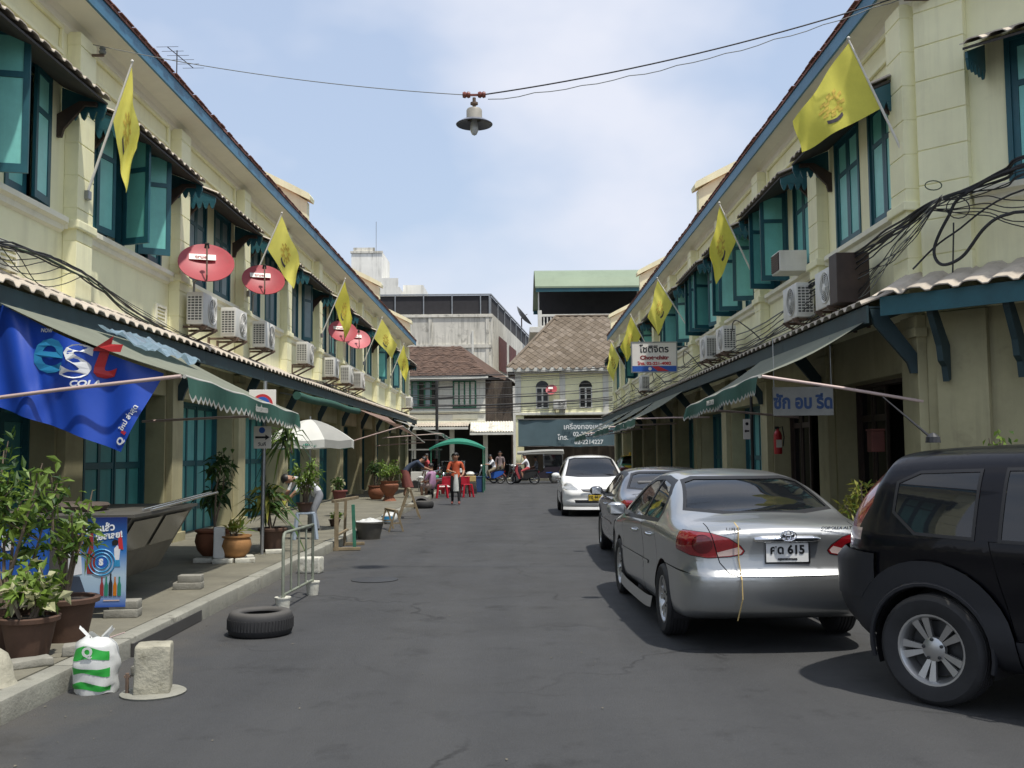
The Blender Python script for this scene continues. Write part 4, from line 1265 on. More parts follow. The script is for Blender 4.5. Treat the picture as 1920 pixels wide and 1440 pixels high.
    for (sx, i), p in pts.items():
        y, z = P['handles'][i]
        m = MB(); m.tube([(p.x - sx * .01, y - .085, z), (p.x + sx * .028, y - .06, z), (p.x + sx * .03, y + .05, z + .005), (p.x - sx * .01, y + .085, z + .005)], .014, 8)
        m.build('handle', paint if not detail else 'chrome', made.get('door%d_%s' % (i, 'l' if sx < 0 else 'r'), root), smooth=60)
    return root, made, (py, by, by2, fy)
COROLLA = dict(L=4.53, W=1.705, H=1.42, tumble=.30, bulge=.014, tuck=.05, bow=.08, crown=.045, n=14,
    top=[(-2.265, 1.015), (-2.1, 1.045), (-1.72, 1.065), (-1.50, 1.10), (-1.2, 1.235), (-.9, 1.345), (-.6, 1.405), (-.1, 1.435), (.25, 1.412), (.5, 1.34), (.85, 1.17), (1.15, 1.015), (1.35, .965), (1.8, .875), (2.1, .77), (2.265, .68)],
    bot=[(-2.265, .27), (-1.9, .23), (-1.0, .20), (1.0, .20), (1.9, .22), (2.265, .25)],
    w=[(-2.265, .775), (-1.9, .81), (-1.0, .825), (.8, .825), (1.7, .81), (2.265, .74)],
    belt=[(-2.265, .93), (-1.0, .95), (.6, .91), (1.4, .87), (2.265, .72)],
    rear=[(.25, .10), (.40, .03), (.56, .0), (.605, .0), (.64, .022), (.66, .05), (.80, .075), (.95, .06), (1.0, .055), (1.05, .10)],
    front=[(.25, .10), (.42, .0), (.55, .01), (.70, .08), (.80, .15)],
    axles=(-1.235, 1.365), wr=.31, arch=.355, track=.73, cab=(-1.0, .95), dash=.88, seat_y=.1,
    doors=[[(-.98, .50), (-.90, .30), (-.30, .27), (-.28, .96), (-.98, .97)], [(-.265, .27), (.93, .27), (1.02, .50), (.98, .80), (.80, .93), (-.265, .95)]],
    dlo=[(-1.02, .99), (.93, .925), (.84, .99), (.40, 1.25), (.10, 1.338), (-.30, 1.352), (-.72, 1.316), (-.95, 1.20), (-1.06, 1.06)],
    glass=[[(-.98, 1.0), (-.30, .985), (-.30, 1.33), (-.70, 1.293), (-.92, 1.18), (-1.0, 1.07)], [(-.25, .982), (.84, .945), (.76, 1.01), (.36, 1.235), (.08, 1.312), (-.25, 1.33)]],
    rwin=[(-.62, 1.115), (-.3, 1.09), (.3, 1.09), (.62, 1.115), (.52, 1.32), (.42, 1.348), (-.42, 1.348), (-.52, 1.32)],
    fwin=[(-.66, 1.0), (.66, 1.0), (.53, 1.33), (.4, 1.355), (-.4, 1.355), (-.53, 1.33)],
    lid=[(-.60, 1.02), (-.595, .96), (-.53, .72), (-.46, .635), (-.40, .618), (.40, .618), (.46, .635), (.53, .72), (.595, .96), (.60, 1.02)],
    tail=[(.90, .925), (.84, .95), (.74, .962), (.60, .952), (.46, .912), (.365, .85), (.335, .81), (.355, .785), (.45, .768), (.62, .758), (.74, .775), (.84, .825), (.89, .88)],
    tailc=[(.55, .80), (.38, .845), (.348, .815), (.365, .79), (.45, .776), (.55, .768)],
    gap_b=[(.42, .600), (.42, .592), (.80, .630), (.92, .68), (.92, .69), (.78, .640)],
    head=[(.80, .70), (.72, .76), (.50, .74), (.42, .66), (.48, .62), (.72, .62)],
    grille=[(-.34, .70), (.34, .70), (.30, .61), (-.30, .61)], intake=[(-.5, .42), (.5, .42), (.42, .30), (-.42, .30)],
    lens=(.655, .862, .075), handles=[(-.72, .835), (.10, .815)], mirror=(.74, .93), plate_z=.80, fplate_z=.5, badge_z=.915)
ROT_C = math.radians(2.6)
def place(xr, yr, rz, dx, dy):
    """origin so that the car's own point (dx, dy) stands at (xr, yr)"""
    return (xr - (dx * math.cos(rz) - dy * math.sin(rz)), yr - (dx * math.sin(rz) + dy * math.cos(rz)), 0)
WH_C = None
def build_cars():
    ms = wheel_mesh(.31, .195, .205, 6, True)
    rz = ROT_C
    root, made, (py, by, by2, fy) = sedan('silver saloon car parked second nearest, white number plate facing the camera', 'silver_paint', place(1.345, 8.84, rz, -.735, -1.235), rz, COROLLA)
    add_wheels(root, COROLLA, ms); interior(root, COROLLA)
    plate(root, (0, py - .012, .80), -1, 'ศด 615', 'กรุงเทพมหานคร')
    m = MB(); m.lathe([(0, -.27), (.018, -.262), (.026, -.2), (.028, 0), (.026, .2), (.018, .262), (0, .27)], 12, (0, by - .012, .905), Matrix.Rotation(PI / 2, 3, 'Y'))
    m.build('chrome_bar', 'chrome', made['boot_lid'], smooth=60)
    m = MB()
    tor = lambda rx, ry, cx, cz: m.tube([(cx + rx * math.cos(2 * PI * k / 20), by - .048, cz + ry * math.sin(2 * PI * k / 20)) for k in range(21)], .0055, 6)
    tor(.062, .042, 0, .935); tor(.020, .040, 0, .937); tor(.040, .018, 0, .953)
    m.box(-.05, .05, by - .045, by - .005, .925, .945); m.build('badge', 'chrome', made['boot_lid'])
    m = MB(); m.text('LIMO', T(-.42, by2 - .004, .985) @ RX(PI / 2), .030, .003, .001, sx=1.5, spacing=1.2); m.text('COROLLA ALTIS', T(.42, by2 - .004, .985) @ RX(PI / 2), .030, .003, .001, shear=.25, sx=1.25); m.build('model_lettering', 'chrome', made['boot_lid'])
    # strap of yellow cord round the boot edge, and things on the rear shelf
    m = MB(); x = -.39; m.tube([(x, by + .10, 1.03), (x, by - .01, 1.0), (x, by - .006, .75), (x + .01, by - .035, .62), (x, by - .09, .60), (x, by - .10, .45), (x - .03, by - .05, .28)], .005, 5); m.build('cord', 'cord_yellow', root)
    m = MB(); m.lathe([(0, 0), (.07, .01), (.09, .05), (.06, .10), (0, .12)], 12, (.28, -1.35, .93)); m.build('shelf_item', 'white_paint', root, smooth=60)
    m = MB(); m.box(-.12, .14, -1.42, -1.22, .93, .96, bev=.01); m.build('tissue_box', 'cord_yellow', root)
    for sx in (-1, 1):
        m = MB(); m.grid(lambda u, v: (sx * (.84 + .02 * v), -.85 + 1.85 * u, .25 - .10 * v + .03 * (abs(2 * u - 1) ** 4)), 14, 2); m.build('side_skirt', 'silver_paint', root, smooth=60)
    # dark saloon in front of it
    P = dict(COROLLA); P.update(L=4.40, H=1.42, tumble=.31)
    P['top'] = [(y * .972, z * (.965 if z > 1.1 else 1.0)) for y, z in COROLLA['top']]
    P['rwin'] = [(x, z * (.965 if z > 1.15 else 1.0)) for x, z in COROLLA['rwin']]; P['fwin'] = [(x, z * (.965 if z > 1.15 else 1.0)) for x, z in COROLLA['fwin']]
    P['dlo'] = [(y, z * (.965 if z > 1.15 else 1.0)) for y, z in COROLLA['dlo']]; P['glass'] = [[(y, z * (.965 if z > 1.15 else 1.0)) for y, z in g] for g in COROLLA['glass']]
    P['res'] = (72, 22, 26)
    root, made, (py, by, by2, fy) = sedan('dark grey saloon car parked between the silver saloon and the white hatchback', 'dark_car_paint', place(1.44, 14.0, 0.0, -.735, -1.235), 0.0, P)
    add_wheels(root, P, ms); interior(root, P, 'seat_grey')
    plate(root, (0, py - .012, .80), -1, 'ภข 2041', 'กรุงเทพมหานคร')
    # taxi in the side street
    P = dict(COROLLA); P['res'] = (60, 18, 22); P['mats'] = {'body': 'taxi_green', 'door0_l': 'taxi_green', 'door1_l': 'taxi_green', 'boot_lid': 'taxi_yellow', 'door0_r': 'taxi_green', 'door1_r': 'taxi_green'}
    root, made, _ = sedan('green and yellow taxi half hidden behind the white hatchback', 'taxi_green', (5.35, 46.5, 0), 0, P, detail=False)
    root.name = 'taxi'
    add_wheels(root, P, ms)
    m = MB(); m.box(-.16, .16, -.1, .06, 1.47, 1.62, bev=.03); m.build('roof_sign', 'taxi_yellow', root)
    m = MB(); m.grid(lambda u, v: (-.6 + 1.2 * u, -.95 + 1.2 * v, 1.486 - .05 * (2 * u - 1) ** 2 - .06 * max(0, .4 - v)), 6, 6); m.build('roof_panel', 'taxi_yellow', root, smooth=60)
HATCH = dict(COROLLA); HATCH.update(L=3.85, W=1.675, H=1.52, tumble=.27, bow=.15, crown=.05, res=(76, 24, 28),
    top=[(-1.925, 1.18), (-1.75, 1.36), (-1.5, 1.45), (-1.0, 1.515), (-.3, 1.54), (.15, 1.505), (.5, 1.37), (.9, 1.15), (1.2, 1.01), (1.5, .93), (1.78, .81), (1.925, .70)],
    bot=[(-1.925, .27), (-1.6, .2), (1.5, .19), (1.925, .22)], w=[(-1.925, .76), (-1.4, .82), (-.5, .8375), (.8, .8375), (1.5, .815), (1.925, .70)],
    belt=[(-1.925, .98), (-.8, .97), (.6, .92), (1.2, .87), (1.925, .70)],
    rear=[(.25, .08), (.5, 0), (.7, .0), (.8, .06), (1.2, .14)], front=[(.22, .06), (.36, .0), (.46, .03), (.56, .02), (.70, .09), (.80, .17)],
    axles=(-1.30, 1.15), wr=.295, arch=.335, track=.735, cab=(-1.2, .9), dash=.9, seat_y=.0,
    doors=[[(-.95, .5), (-.85, .3), (-.25, .27), (-.23, .96), (-.95, .98)], [(-.215, .27), (.78, .27), (.85, .5), (.83, .8), (.7, .92), (-.215, .95)]],
    dlo=[(-1.5, 1.04), (.85, .935), (.78, .99), (.34, 1.30), (.06, 1.42), (-.4, 1.44), (-1.0, 1.415), (-1.4, 1.32)],
    glass=[[(-1.42, 1.06), (-.26, 1.01), (-.26, 1.41), (-1.0, 1.385), (-1.35, 1.29)], [(-.20, 1.005), (.76, .955), (.69, 1.01), (.30, 1.28), (.04, 1.39), (-.20, 1.41)]],
    rwin=[(-.55, 1.1), (.55, 1.1), (.46, 1.40), (-.46, 1.40)],
    fwin=[(-.68, 1.03), (-.4, 1.005), (.4, 1.005), (.68, 1.03), (.55, 1.42), (.42, 1.452), (-.42, 1.452), (-.55, 1.42)],
    lid=[(-.55, 1.05), (.55, 1.05), (.5, .66), (-.5, .66)],
    tail=[(.80, 1.0), (.66, .98), (.6, .75), (.8, .75)], tailc=[(.66, .8), (.61, .8), (.6, .76), (.66, .76)], gap_b=[(.4, .6), (.4, .592), (.8, .6), (.8, .61)],
    head=[(.76, .80), (.70, .845), (.60, .82), (.42, .685), (.45, .655), (.72, .66), (.80, .70)],
    grille=[(-.36, .685), (.36, .685), (.30, .625), (.14, .605), (-.14, .605), (-.30, .625)], intake=[(-.52, .42), (.52, .42), (.50, .345), (-.50, .345)],
    handles=[(-.7, .86), (.1, .83)], mirror=(.62, .95), plate_z=.8, fplate_z=.475, badge_z=.9)
def build_hatch():
    ms = wheel_mesh(.295, .18, .195, 7, False)
    rz = PI
    root, made, (py, by, by2, fy) = sedan('white hatchback car facing the camera in the middle of the street', 'white_car_paint', place(1.12, 25.6, rz, .80, 1.15), rz, HATCH)
    add_wheels(root, HATCH, ms); interior(root, HATCH, 'seat_grey')
    plate(root, (0, fy + .012, .475), 1, 'ชฎ 6614', 'กรุงเทพมหานคร', bg='plate_yellow')
    m = MB(); y = made['grille'].data.vertices[0].co.y
    m.lathe([(0, -.004), (.055, 0), (.06, .008), (.04, .014), (0, .016)], 18, (0, fy + .005, .645), Matrix.Rotation(-PI / 2, 3, 'X')); m.build('badge', 'chrome', root, smooth=50)
    m = MB(); m.tube([(-.33, fy + .0, .675), (-.12, fy + .02, .655), (.12, fy + .02, .655), (.33, fy + .0, .675)], .010, 6); m.build('grille_bar', 'chrome', root)
    for x0, x1 in ((-.55, -.02), (.02, .55)):
        m = MB(); m.tube([(x0, 1.12, 1.03), ((x0 + x1) / 2, 1.06, 1.055), (x1, 1.02, 1.05)], .009, 5); m.build('wiper', 'black_plastic', root)
    m = MB(); m.grid(lambda u, v: (-.80 + 1.6 * u, fy - .0 - .22 * abs(2 * u - 1) ** 3 + .02 * (1 - v), .18 + .07 * v), 24, 3); m.build('lip_spoiler', 'white_car_paint', root, smooth=60)
SUV = dict(L=4.60, W=1.80, H=1.62, tumble=.20, bulge=.010, tuck=.04, bow=.13, crown=.05, n=8, res=(100, 26, 34),
    top=[(-2.3, 1.44), (-2.12, 1.56), (-1.85, 1.605), (-1.2, 1.635), (-.4, 1.645), (.2, 1.615), (.55, 1.52), (.95, 1.33), (1.25, 1.14), (1.5, 1.07), (2.0, .98), (2.3, .82)],
    bot=[(-2.3, .40), (-1.9, .30), (-.9, .26), (1.2, .26), (2.0, .30), (2.3, .36)], w=[(-2.3, .83), (-1.9, .88), (-1.0, .90), (.8, .90), (1.7, .88), (2.3, .78)],
    belt=[(-2.3, 1.05), (-.8, 1.05), (.6, 1.02), (1.3, .97), (2.3, .85)],
    rear=[(.38, .08), (.5, .02), (.62, .0), (.86, .0), (.90, .03), (.94, .07), (1.1, .09), (1.35, .17), (1.55, .28), (1.7, .36)],
    front=[(.3, .1), (.5, 0), (.7, .02), (.95, .12)],
    axles=(-1.42, 1.20), wr=.345, arch=.40, track=.795)
def build_suv():
    P = SUV
    rz = math.radians(-140.5)
    # rear right wheel, outer face, stands at (2.54, 6.34)
    root = thing('parked_car', 'black off roader parked nearest at the right edge, alloy wheel towards camera', 'car', place(2.59, 6.33, rz, .88, -1.42), rz)
    c = Car(P)
    for sx, k in ((-1, 'l'), (1, 'r')):
        f = lambda co, n, sx=sx: co.x * sx > .25 and n.x * sx > .22
        fl = lambda co, n, sx=sx: co.x * sx > .25 and (n.x * sx > .15)
        for iy, y in enumerate(P['axles']):
            c.region('arch_cladding%d_' % iy + k, 's', [(y + .545 * math.cos(-.25 + (PI + .5) * q_ / 22), .36 + .545 * math.sin(-.25 + (PI + .5) * q_ / 22)) for q_ in range(23)], fl)
        c.region('sill_cladding_' + k, 's', [(-.95, .20), (-.95, .47), (.72, .47), (.72, .20)], f, only=('body',))
        for y in P['axles']:
            c.region('arch', 's', circ(y, P['wr'] + .01, P['arch'], 26), f, kill=True)
        for i, poly in enumerate([[(-.88, .49), (.0, .49), (.0, 1.04), (-1.02, 1.04), (-.98, .85)], [(.02, .49), (.72, .49), (1.0, .95), (.02, 1.03)]]):
            c.region('panel_gap', 's', poly, f, d=.007, only=('body',)); c.region('door%d_%s' % (i, k), 's', poly, f, only=('body', 'panel_gap'))
        # quarter light, rear door light, front door light with their frames
        gl = [[(-1.66, 1.20), (-1.50, 1.075), (-1.13, 1.065), (-1.13, 1.46), (-1.52, 1.445), (-1.66, 1.38)],
              [(-.95, 1.06), (-.03, 1.055), (-.03, 1.485), (-.95, 1.468)],
              [(.06, 1.055), (1.02, 1.05), (.88, 1.18), (.50, 1.41), (.30, 1.475), (.06, 1.488)]]
        for i, poly in enumerate(gl):
            c.region('window_trim_' + k, 's', poly, f, d=.02); 
        for i, poly in enumerate(gl): c.region('side_glass%d_%s' % (i, k), 's', poly, f)
        # tall lamp wrapped round the rear pillar
        tl = lambda co, n, sx=sx: co.x * sx > .3 and co.y < -1.5 and (n.x * sx > .05 or n.y < -.1)
        c.region('tail_light_' + k, 's', [(-2.42, .95), (-1.88, .95), (-1.86, 1.20), (-1.75, 1.42), (-1.70, 1.50), (-2.0, 1.54), (-2.42, 1.4)], lambda co, n, sx=sx: co.x * sx > .42 and co.y < -1.5 and n.x * sx > .15)
        c.region('tail_amber_' + k, 's', [(-2.42, 1.0), (-1.93, 1.0), (-1.92, 1.08), (-2.42, 1.08)], lambda co, n, sx=sx: co.x * sx > .42 and co.y < -1.5 and n.x * sx > .15)
        c.region('head_light_' + k, 'e', [(sx * .78, .80), (sx * .78, .95), (sx * .45, .92), (sx * .45, .82)], lambda co, n: n.y > .1 and co.y > 1.3)
    rr = lambda co, n: n.y < -.15 and co.y < -1.2
    c.region('bumper_lower', 'e', [(-1, .30), (1, .30), (1, .62), (-1, .62)], rr, only=('body',))
    c.region('bumper_upper', 'e', [(-1, .62), (1, .62), (1, .925), (-1, .925)], rr, only=('body',))
    c.region('rear_window', 'e', [(-.6, 1.08), (.6, 1.08), (.52, 1.5), (-.52, 1.5)], rr, only=('body',))
    c.region('windscreen', 'e', [(-.68, 1.16), (.68, 1.16), (.58, 1.57), (-.58, 1.57)], lambda co, n: n.y > .12 and n.z > .12 and co.y > .2)
    hp = [c.side(1, -.72, .93)[0], c.side(1, .26, .92)[0]]; rail = [c.side(sx, -.6, 1.6)[0] for sx in (-1, 1)]
    mirror(root, c, .84, 1.06, 'black_car_paint', (.12, .1, .09))
    mats = {'body': 'black_car_paint', 'panel_gap': 'seal', 'bumper_lower': 'cladding', 'bumper_upper': 'cladding', 'rear_window': 'car_glass_dark', 'windscreen': 'car_glass_dark'}
    ren = {}
    for k in 'lr':
        for nm, mt, rn in (('arch_cladding0_', 'cladding', 'arch_cladding'), ('arch_cladding1_', 'cladding', 'arch_cladding'), ('sill_cladding_', 'cladding', 'sill_cladding'), ('window_trim_', 'cladding', 'window_trim'), ('tail_light_', 'tail_red', 'tail_light'), ('tail_amber_', 'tail_clear', 'indicator_light'), ('head_light_', 'lamp_clear', 'head_light')):
            mats[nm + k] = mt; ren[nm + k] = rn
        mats['window_trim_' + k] = 'seal'
        for i in range(2): mats['door%d_%s' % (i, k)] = 'black_car_paint'; ren['door%d_%s' % (i, k)] = 'door'
        for i in range(3): mats['side_glass%d_%s' % (i, k)] = 'car_glass_dark'; ren['side_glass%d_%s' % (i, k)] = 'side_window'
    ins = {'arch_cladding0_l': -.028, 'arch_cladding0_r': -.028, 'arch_cladding1_l': -.028, 'arch_cladding1_r': -.028, 'sill_cladding_l': -.014, 'sill_cladding_r': -.014, 'bumper_lower': -.02, 'bumper_upper': -.03, 'panel_gap': .008, 'window_trim_l': -.005, 'window_trim_r': -.005}
    made = c.emit(root, mats, {}, ren, ins)
    P['W'] = 1.8; P['cab'] = (-1.9, 1.0); P['dash'] = .98; P['seat_y'] = .15
    interior(root, P, 'seat_grey', rear_shelf=False)
    add_wheels(root, P, wheel_mesh(.345, .225, .222, 5, True))
    for (y, p, k) in ((-.72, hp[0], 'door0_r'), (.26, hp[1], 'door1_r')):
        z = .93
        m = MB(); m.tube([(p.x - .01, y - .10, z), (p.x + .032, y - .07, z), (p.x + .034, y + .06, z + .005), (p.x - .01, y + .10, z + .005)], .014, 8); m.build('handle', 'black_car_paint', made.get(k, root), smooth=60)
    # lip of the wheel arch, roof aerial, tow eye
    for ya in P['axles']:
        m = MB(); R_ = P['arch']
        m.tube([(.885 + .03 * math.sin(PI * k / 20), ya + R_ * math.cos(PI * k / 20 * 1.16 - .25), P['wr'] + .01 + R_ * math.sin(PI * k / 20 * 1.16 - .25)) for k in range(21)], .018, 6)
        m.build('arch_lip', 'cladding', root, smooth=60)
    m = MB(); m.tube([(.42, -1.62, 1.69), (.44, -1.95, 1.98)], [.010, .004], 6); m.lathe([(.05, -.02), (.045, .02), (.015, .045), (0, .05)], 12, (.42, -1.60, 1.67)); m.build('aerial', 'black_plastic', root)
    m = MB(); m.lathe([(0, 0), (.042, .002), (.04, .01), (0, .014)], 20, (P['track'] + .0, -1.42, .345), Matrix.Rotation(PI / 2, 3, 'Y')); 
    m.bm.free()
mat('cord_yellow', (0.55, 0.40, 0.16), 0.8, var=0.1)
build_cars(); build_hatch(); build_suv()
# ------------------------------------------------------------------ things fixed to the two rows
mat('flag_yellow', (0.80, 0.74, 0.10), 0.8, orand=0.12, var=0.08, vs=3, sub=0.35)
mat('flag_print', (0.60, 0.44, 0.07), 0.8, var=0.3, vs=20)
mat('flag_dark', (0.06, 0.05, 0.06), 0.8, var=0.2, vs=20)
mat('pole_white', (0.70, 0.68, 0.62), 0.5, var=0.1)
mat('dish_red', (0.46, 0.045, 0.06), 0.5, orand=0.25, var=0.12, vs=2, spots=.25, ss=5, grime=(.3, .12, .1), dust=0.10)
mat('sticker_white', (0.78, 0.74, 0.68), 0.5, var=0.03)
mat('print_dark_red', (0.25, 0.03, 0.03), 0.5, var=0)
mat('ac_white', (0.70, 0.69, 0.63), 0.5, orand=0.2, var=0.08, vs=3, streak=0.25, grime=(0.28, 0.25, 0.2))
mat('ac_grille', (0.10, 0.10, 0.095), 0.5, var=0.1)
mat('canvas_grey_green', (0.215, 0.23, 0.175), 0.85, var=0.12, vs=1.2, streak=0.15, grime=(0.12, 0.12, 0.1), sub=0.15)
mat('canvas_green', (0.045, 0.135, 0.10), 0.8, var=0.15, vs=2, sub=0.2)
mat('canvas_edge', (0.42, 0.42, 0.38), 0.85, var=0.1)
mat('canvas_brown', (0.30, 0.20, 0.16), 0.85, var=0.12, vs=1, sub=0.2)
mat('canvas_grey', (0.36, 0.36, 0.33), 0.85, var=0.12, vs=1, sub=0.2)
mat('banner_blue', (0.018, 0.075, 0.46), 0.38, var=0.06, vs=1.5, sub=0.15)
mat('print_cyan', (0.03, 0.24, 0.46), 0.45, var=0.03)
mat('print_white', (0.74, 0.76, 0.76), 0.5, var=0.03)
mat('print_red', (0.52, 0.03, 0.035), 0.45, var=0.03)
mat('print_blue', (0.02, 0.10, 0.42), 0.5, var=0.03)
mat('print_green', (0.02, 0.20, 0.13), 0.5, var=0.03)
mat('print_black', (0.015, 0.015, 0.018), 0.5, var=0)
mat('banner_slate', (0.085, 0.135, 0.155), 0.75, var=0.12, vs=0.8)
mat('tube_pink', (0.55, 0.42, 0.38), 0.45, var=0.1)
mat('clear_sheet', (0.30, 0.42, 0.50), 0.2, var=0.2, vs=4, sub=0.4)

def facing(p, n, up=Vector((0, 0, 1))):
    """matrix whose local +z looks along n and local +y points up; for flat prints"""
    z = Vector(n).normalized(); x = up.cross(z).normalized(); y = z.cross(x)
    return Matrix(((x.x, y.x, z.x, p[0]), (x.y, y.y, z.y, p[1]), (x.z, y.z, z.z, p[2]), (0, 0, 0, 1)))
def flag(base, tip, label, spread, seed, group, L=.78, W=1.05):
    base, tip = Vector(base), Vector(tip)
    t = thing('wall_flag', label, 'flag', base, 0, group)
    d = tip - base
    m = MB(); m.tube([(0, 0, 0), d * .6, d], [.019, .017, .013], 8); m.lathe([(0, 0), (.022, .01), (.024, .03), (0, .05)], 8, d); m.build('pole', 'pole_white', t, smooth=60)
    m = MB(); m.box(-.05, .05, -.05, .05, -.06, .06, bev=.01); m.build('holder', 'steel', t)
    r = random.Random(seed)
    ph = r.uniform(0, 6)
    dn = d.normalized()
    out = Vector((d.x, d.y, 0)).normalized()
    def fn(u, v, off=0.0):
        p = d - dn * (.03 + L * v)
        a = math.radians(spread[0] + (spread[1] - spread[0]) * v)      # how far the cloth hangs below the level
        w = W * u
        dirv = out * math.cos(a) + Vector((0, 0, -1)) * math.sin(a)
        q = p + dirv * w
        fold = .07 * math.sin(7 * u + ph + 2.2 * v) * u + .04 * math.sin(15 * u + ph * 2 - 3 * v) * u
        q.y += fold + spread[2] * u
        q.z -= .10 * u * u * (1 - v)
        q.x += .03 * math.sin(9 * u + v * 4 + ph) * u * (1 if out.x > 0 else -1)
        q.y += off
        return q
    m = MB(); m.grid(lambda u, v: fn(u, v), 18, 12); c = m.build('cloth', 'flag_yellow', t, smooth=80)
    # printed emblem on the camera side: a rosette with a ribbon below
    m = MB()
    for k in range(9):
        a = 2 * PI * k / 9
        for rr in (.10, .16):
            uu, vv = .5 + rr * math.cos(a) * .9, .5 + rr * math.sin(a) * 1.2
            m.poly([fn(uu - .03, vv - .03, -.006), fn(uu + .03, vv - .03, -.006), fn(uu + .03, vv + .03, -.006), fn(uu - .03, vv + .03, -.006)])
    m.build('emblem', 'flag_print', c, kind='stuff')
    m = MB(); m.grid(lambda u, v: fn(.42 + .2 * u, .72 + .07 * v + .05 * math.sin(PI * u), -.007), 5, 1); m.build('emblem_ribbon', 'flag_dark', c)
ordn = ['nearest the camera', 'second from the camera', 'third from the camera', 'fourth from the camera', 'farthest from the camera']
GRP = 'yellow flags on slanting wall poles'
for i, (Z, lean, sp) in enumerate(((13.0, .58, (84, 80, 0)), (20.9, .72, (66, 58, .0)), (28.8, .70, (78, 72, .1)), (36.7, .70, (58, 48, 0)), (44.6, .60, (76, 70, 0)))):
    z0 = [5.1, 5.05, 5.1, 5.0, 5.1][i]; z1 = [6.92, 6.78, 6.76, 6.7, 6.6][i]
    flag((-WL + .20, Z, z0), (-WL + .20 + lean, Z, z1), 'yellow flag on the left row, ' + ordn[i], sp, i + 3, GRP)
for i, (Z, X0, X1, z0, z1, sp, LW) in enumerate(((12.35, 5.15, 4.28, 4.85, 6.86, (52, 28, .05), (.95, 1.15)), (19.94, 4.87, 4.16, 5.05, 6.67, (76, 66, 0), (.8, 1.0)), (27.68, 4.87, 3.97, 5.0, 6.50, (74, 64, 0), (.8, 1.0)), (35.42, 4.87, 4.1, 5.0, 6.55, (70, 60, 0), (.8, 1.1)), (43.16, 4.87, 4.1, 5.0, 6.5, (80, 74, 0), (.8, 1.1)))):
    flag((X0, Z, z0), (X1, Z, z1), 'yellow flag on the right row, ' + ordn[i], sp, i + 20, GRP, *LW)

def dish(p, r, label, word, seed):
    t = thing('satellite_dish', label, 'dish', p, 0, 'red satellite dishes on the left row')
    n = Vector((.28, -.78, .62)).normalized()
    Q = n.to_track_quat('Z', 'Y').to_matrix()
    m = MB()
    prof = [(0, 0)] + [(r * k / 8, .20 * r * (k / 8) ** 2) for k in range(1, 9)] + [(r + .012, .20 * r + .004), (r + .012, .20 * r - .01)] + [(r * k / 8, .20 * r * (k / 8) ** 2 - .012) for k in range(8, 0, -1)] + [(0, -.012)]
    m.lathe(prof, 36, rot=Q); m.build('reflector', 'dish_red', t, smooth=40)
    F = facing((0, 0, 0), n)
    m = MB(); m.box(-.62 * r, .36 * r, .22 * r, .52 * r, .075 * r + .02, .075 * r + .026); 
    for v in m.bm.verts: v.co = F @ v.co
    s = m.build('sticker', 'sticker_white', t)
    m = MB(); m.text(word, F @ T(-.18 * r, .36 * r, .075 * r + .028), .26 * r, .002, .004); m.build('lettering', 'print_dark_red', s)
    m = MB(); foot = F @ Vector((0, -r * .98, .20 * r)); lnb = F @ Vector((0, .25 * r, r * .95))
    m.tube([foot, F @ Vector((0, -r * .9, .4 * r)), lnb], .014, 6); m.build('arm', 'rust_steel', t)
    m = MB(); m.tube([lnb, F @ Vector((0, .16 * r, r * .78))], [.035, .045], 10); m.build('receiver_head', 'black_plastic', t)
    m = MB(); m.tube([F @ Vector((0, 0, -.02)), F @ Vector((0, -.05, -.14)), Vector((-.25, .14, -.25)), Vector((-.25, .14, -.62))], .022, 7); m.build('mast', 'steel', t)
dish((-5.36, 16.8, 4.86), .455, 'red satellite dish nearest the camera above the air conditioners', 'true', 1)
dish((-5.36, 20.6, 5.24), .43, 'second red satellite dish, half behind a flag pole', 'true', 2)
dish((-5.36, 30.0, 5.32), .43, 'red satellite dish overlapping the farthest one on the left row', 'true', 3)
dish((-5.36, 32.8, 5.40), .42, 'farthest and palest red satellite dish on the left row', 'true', 4)

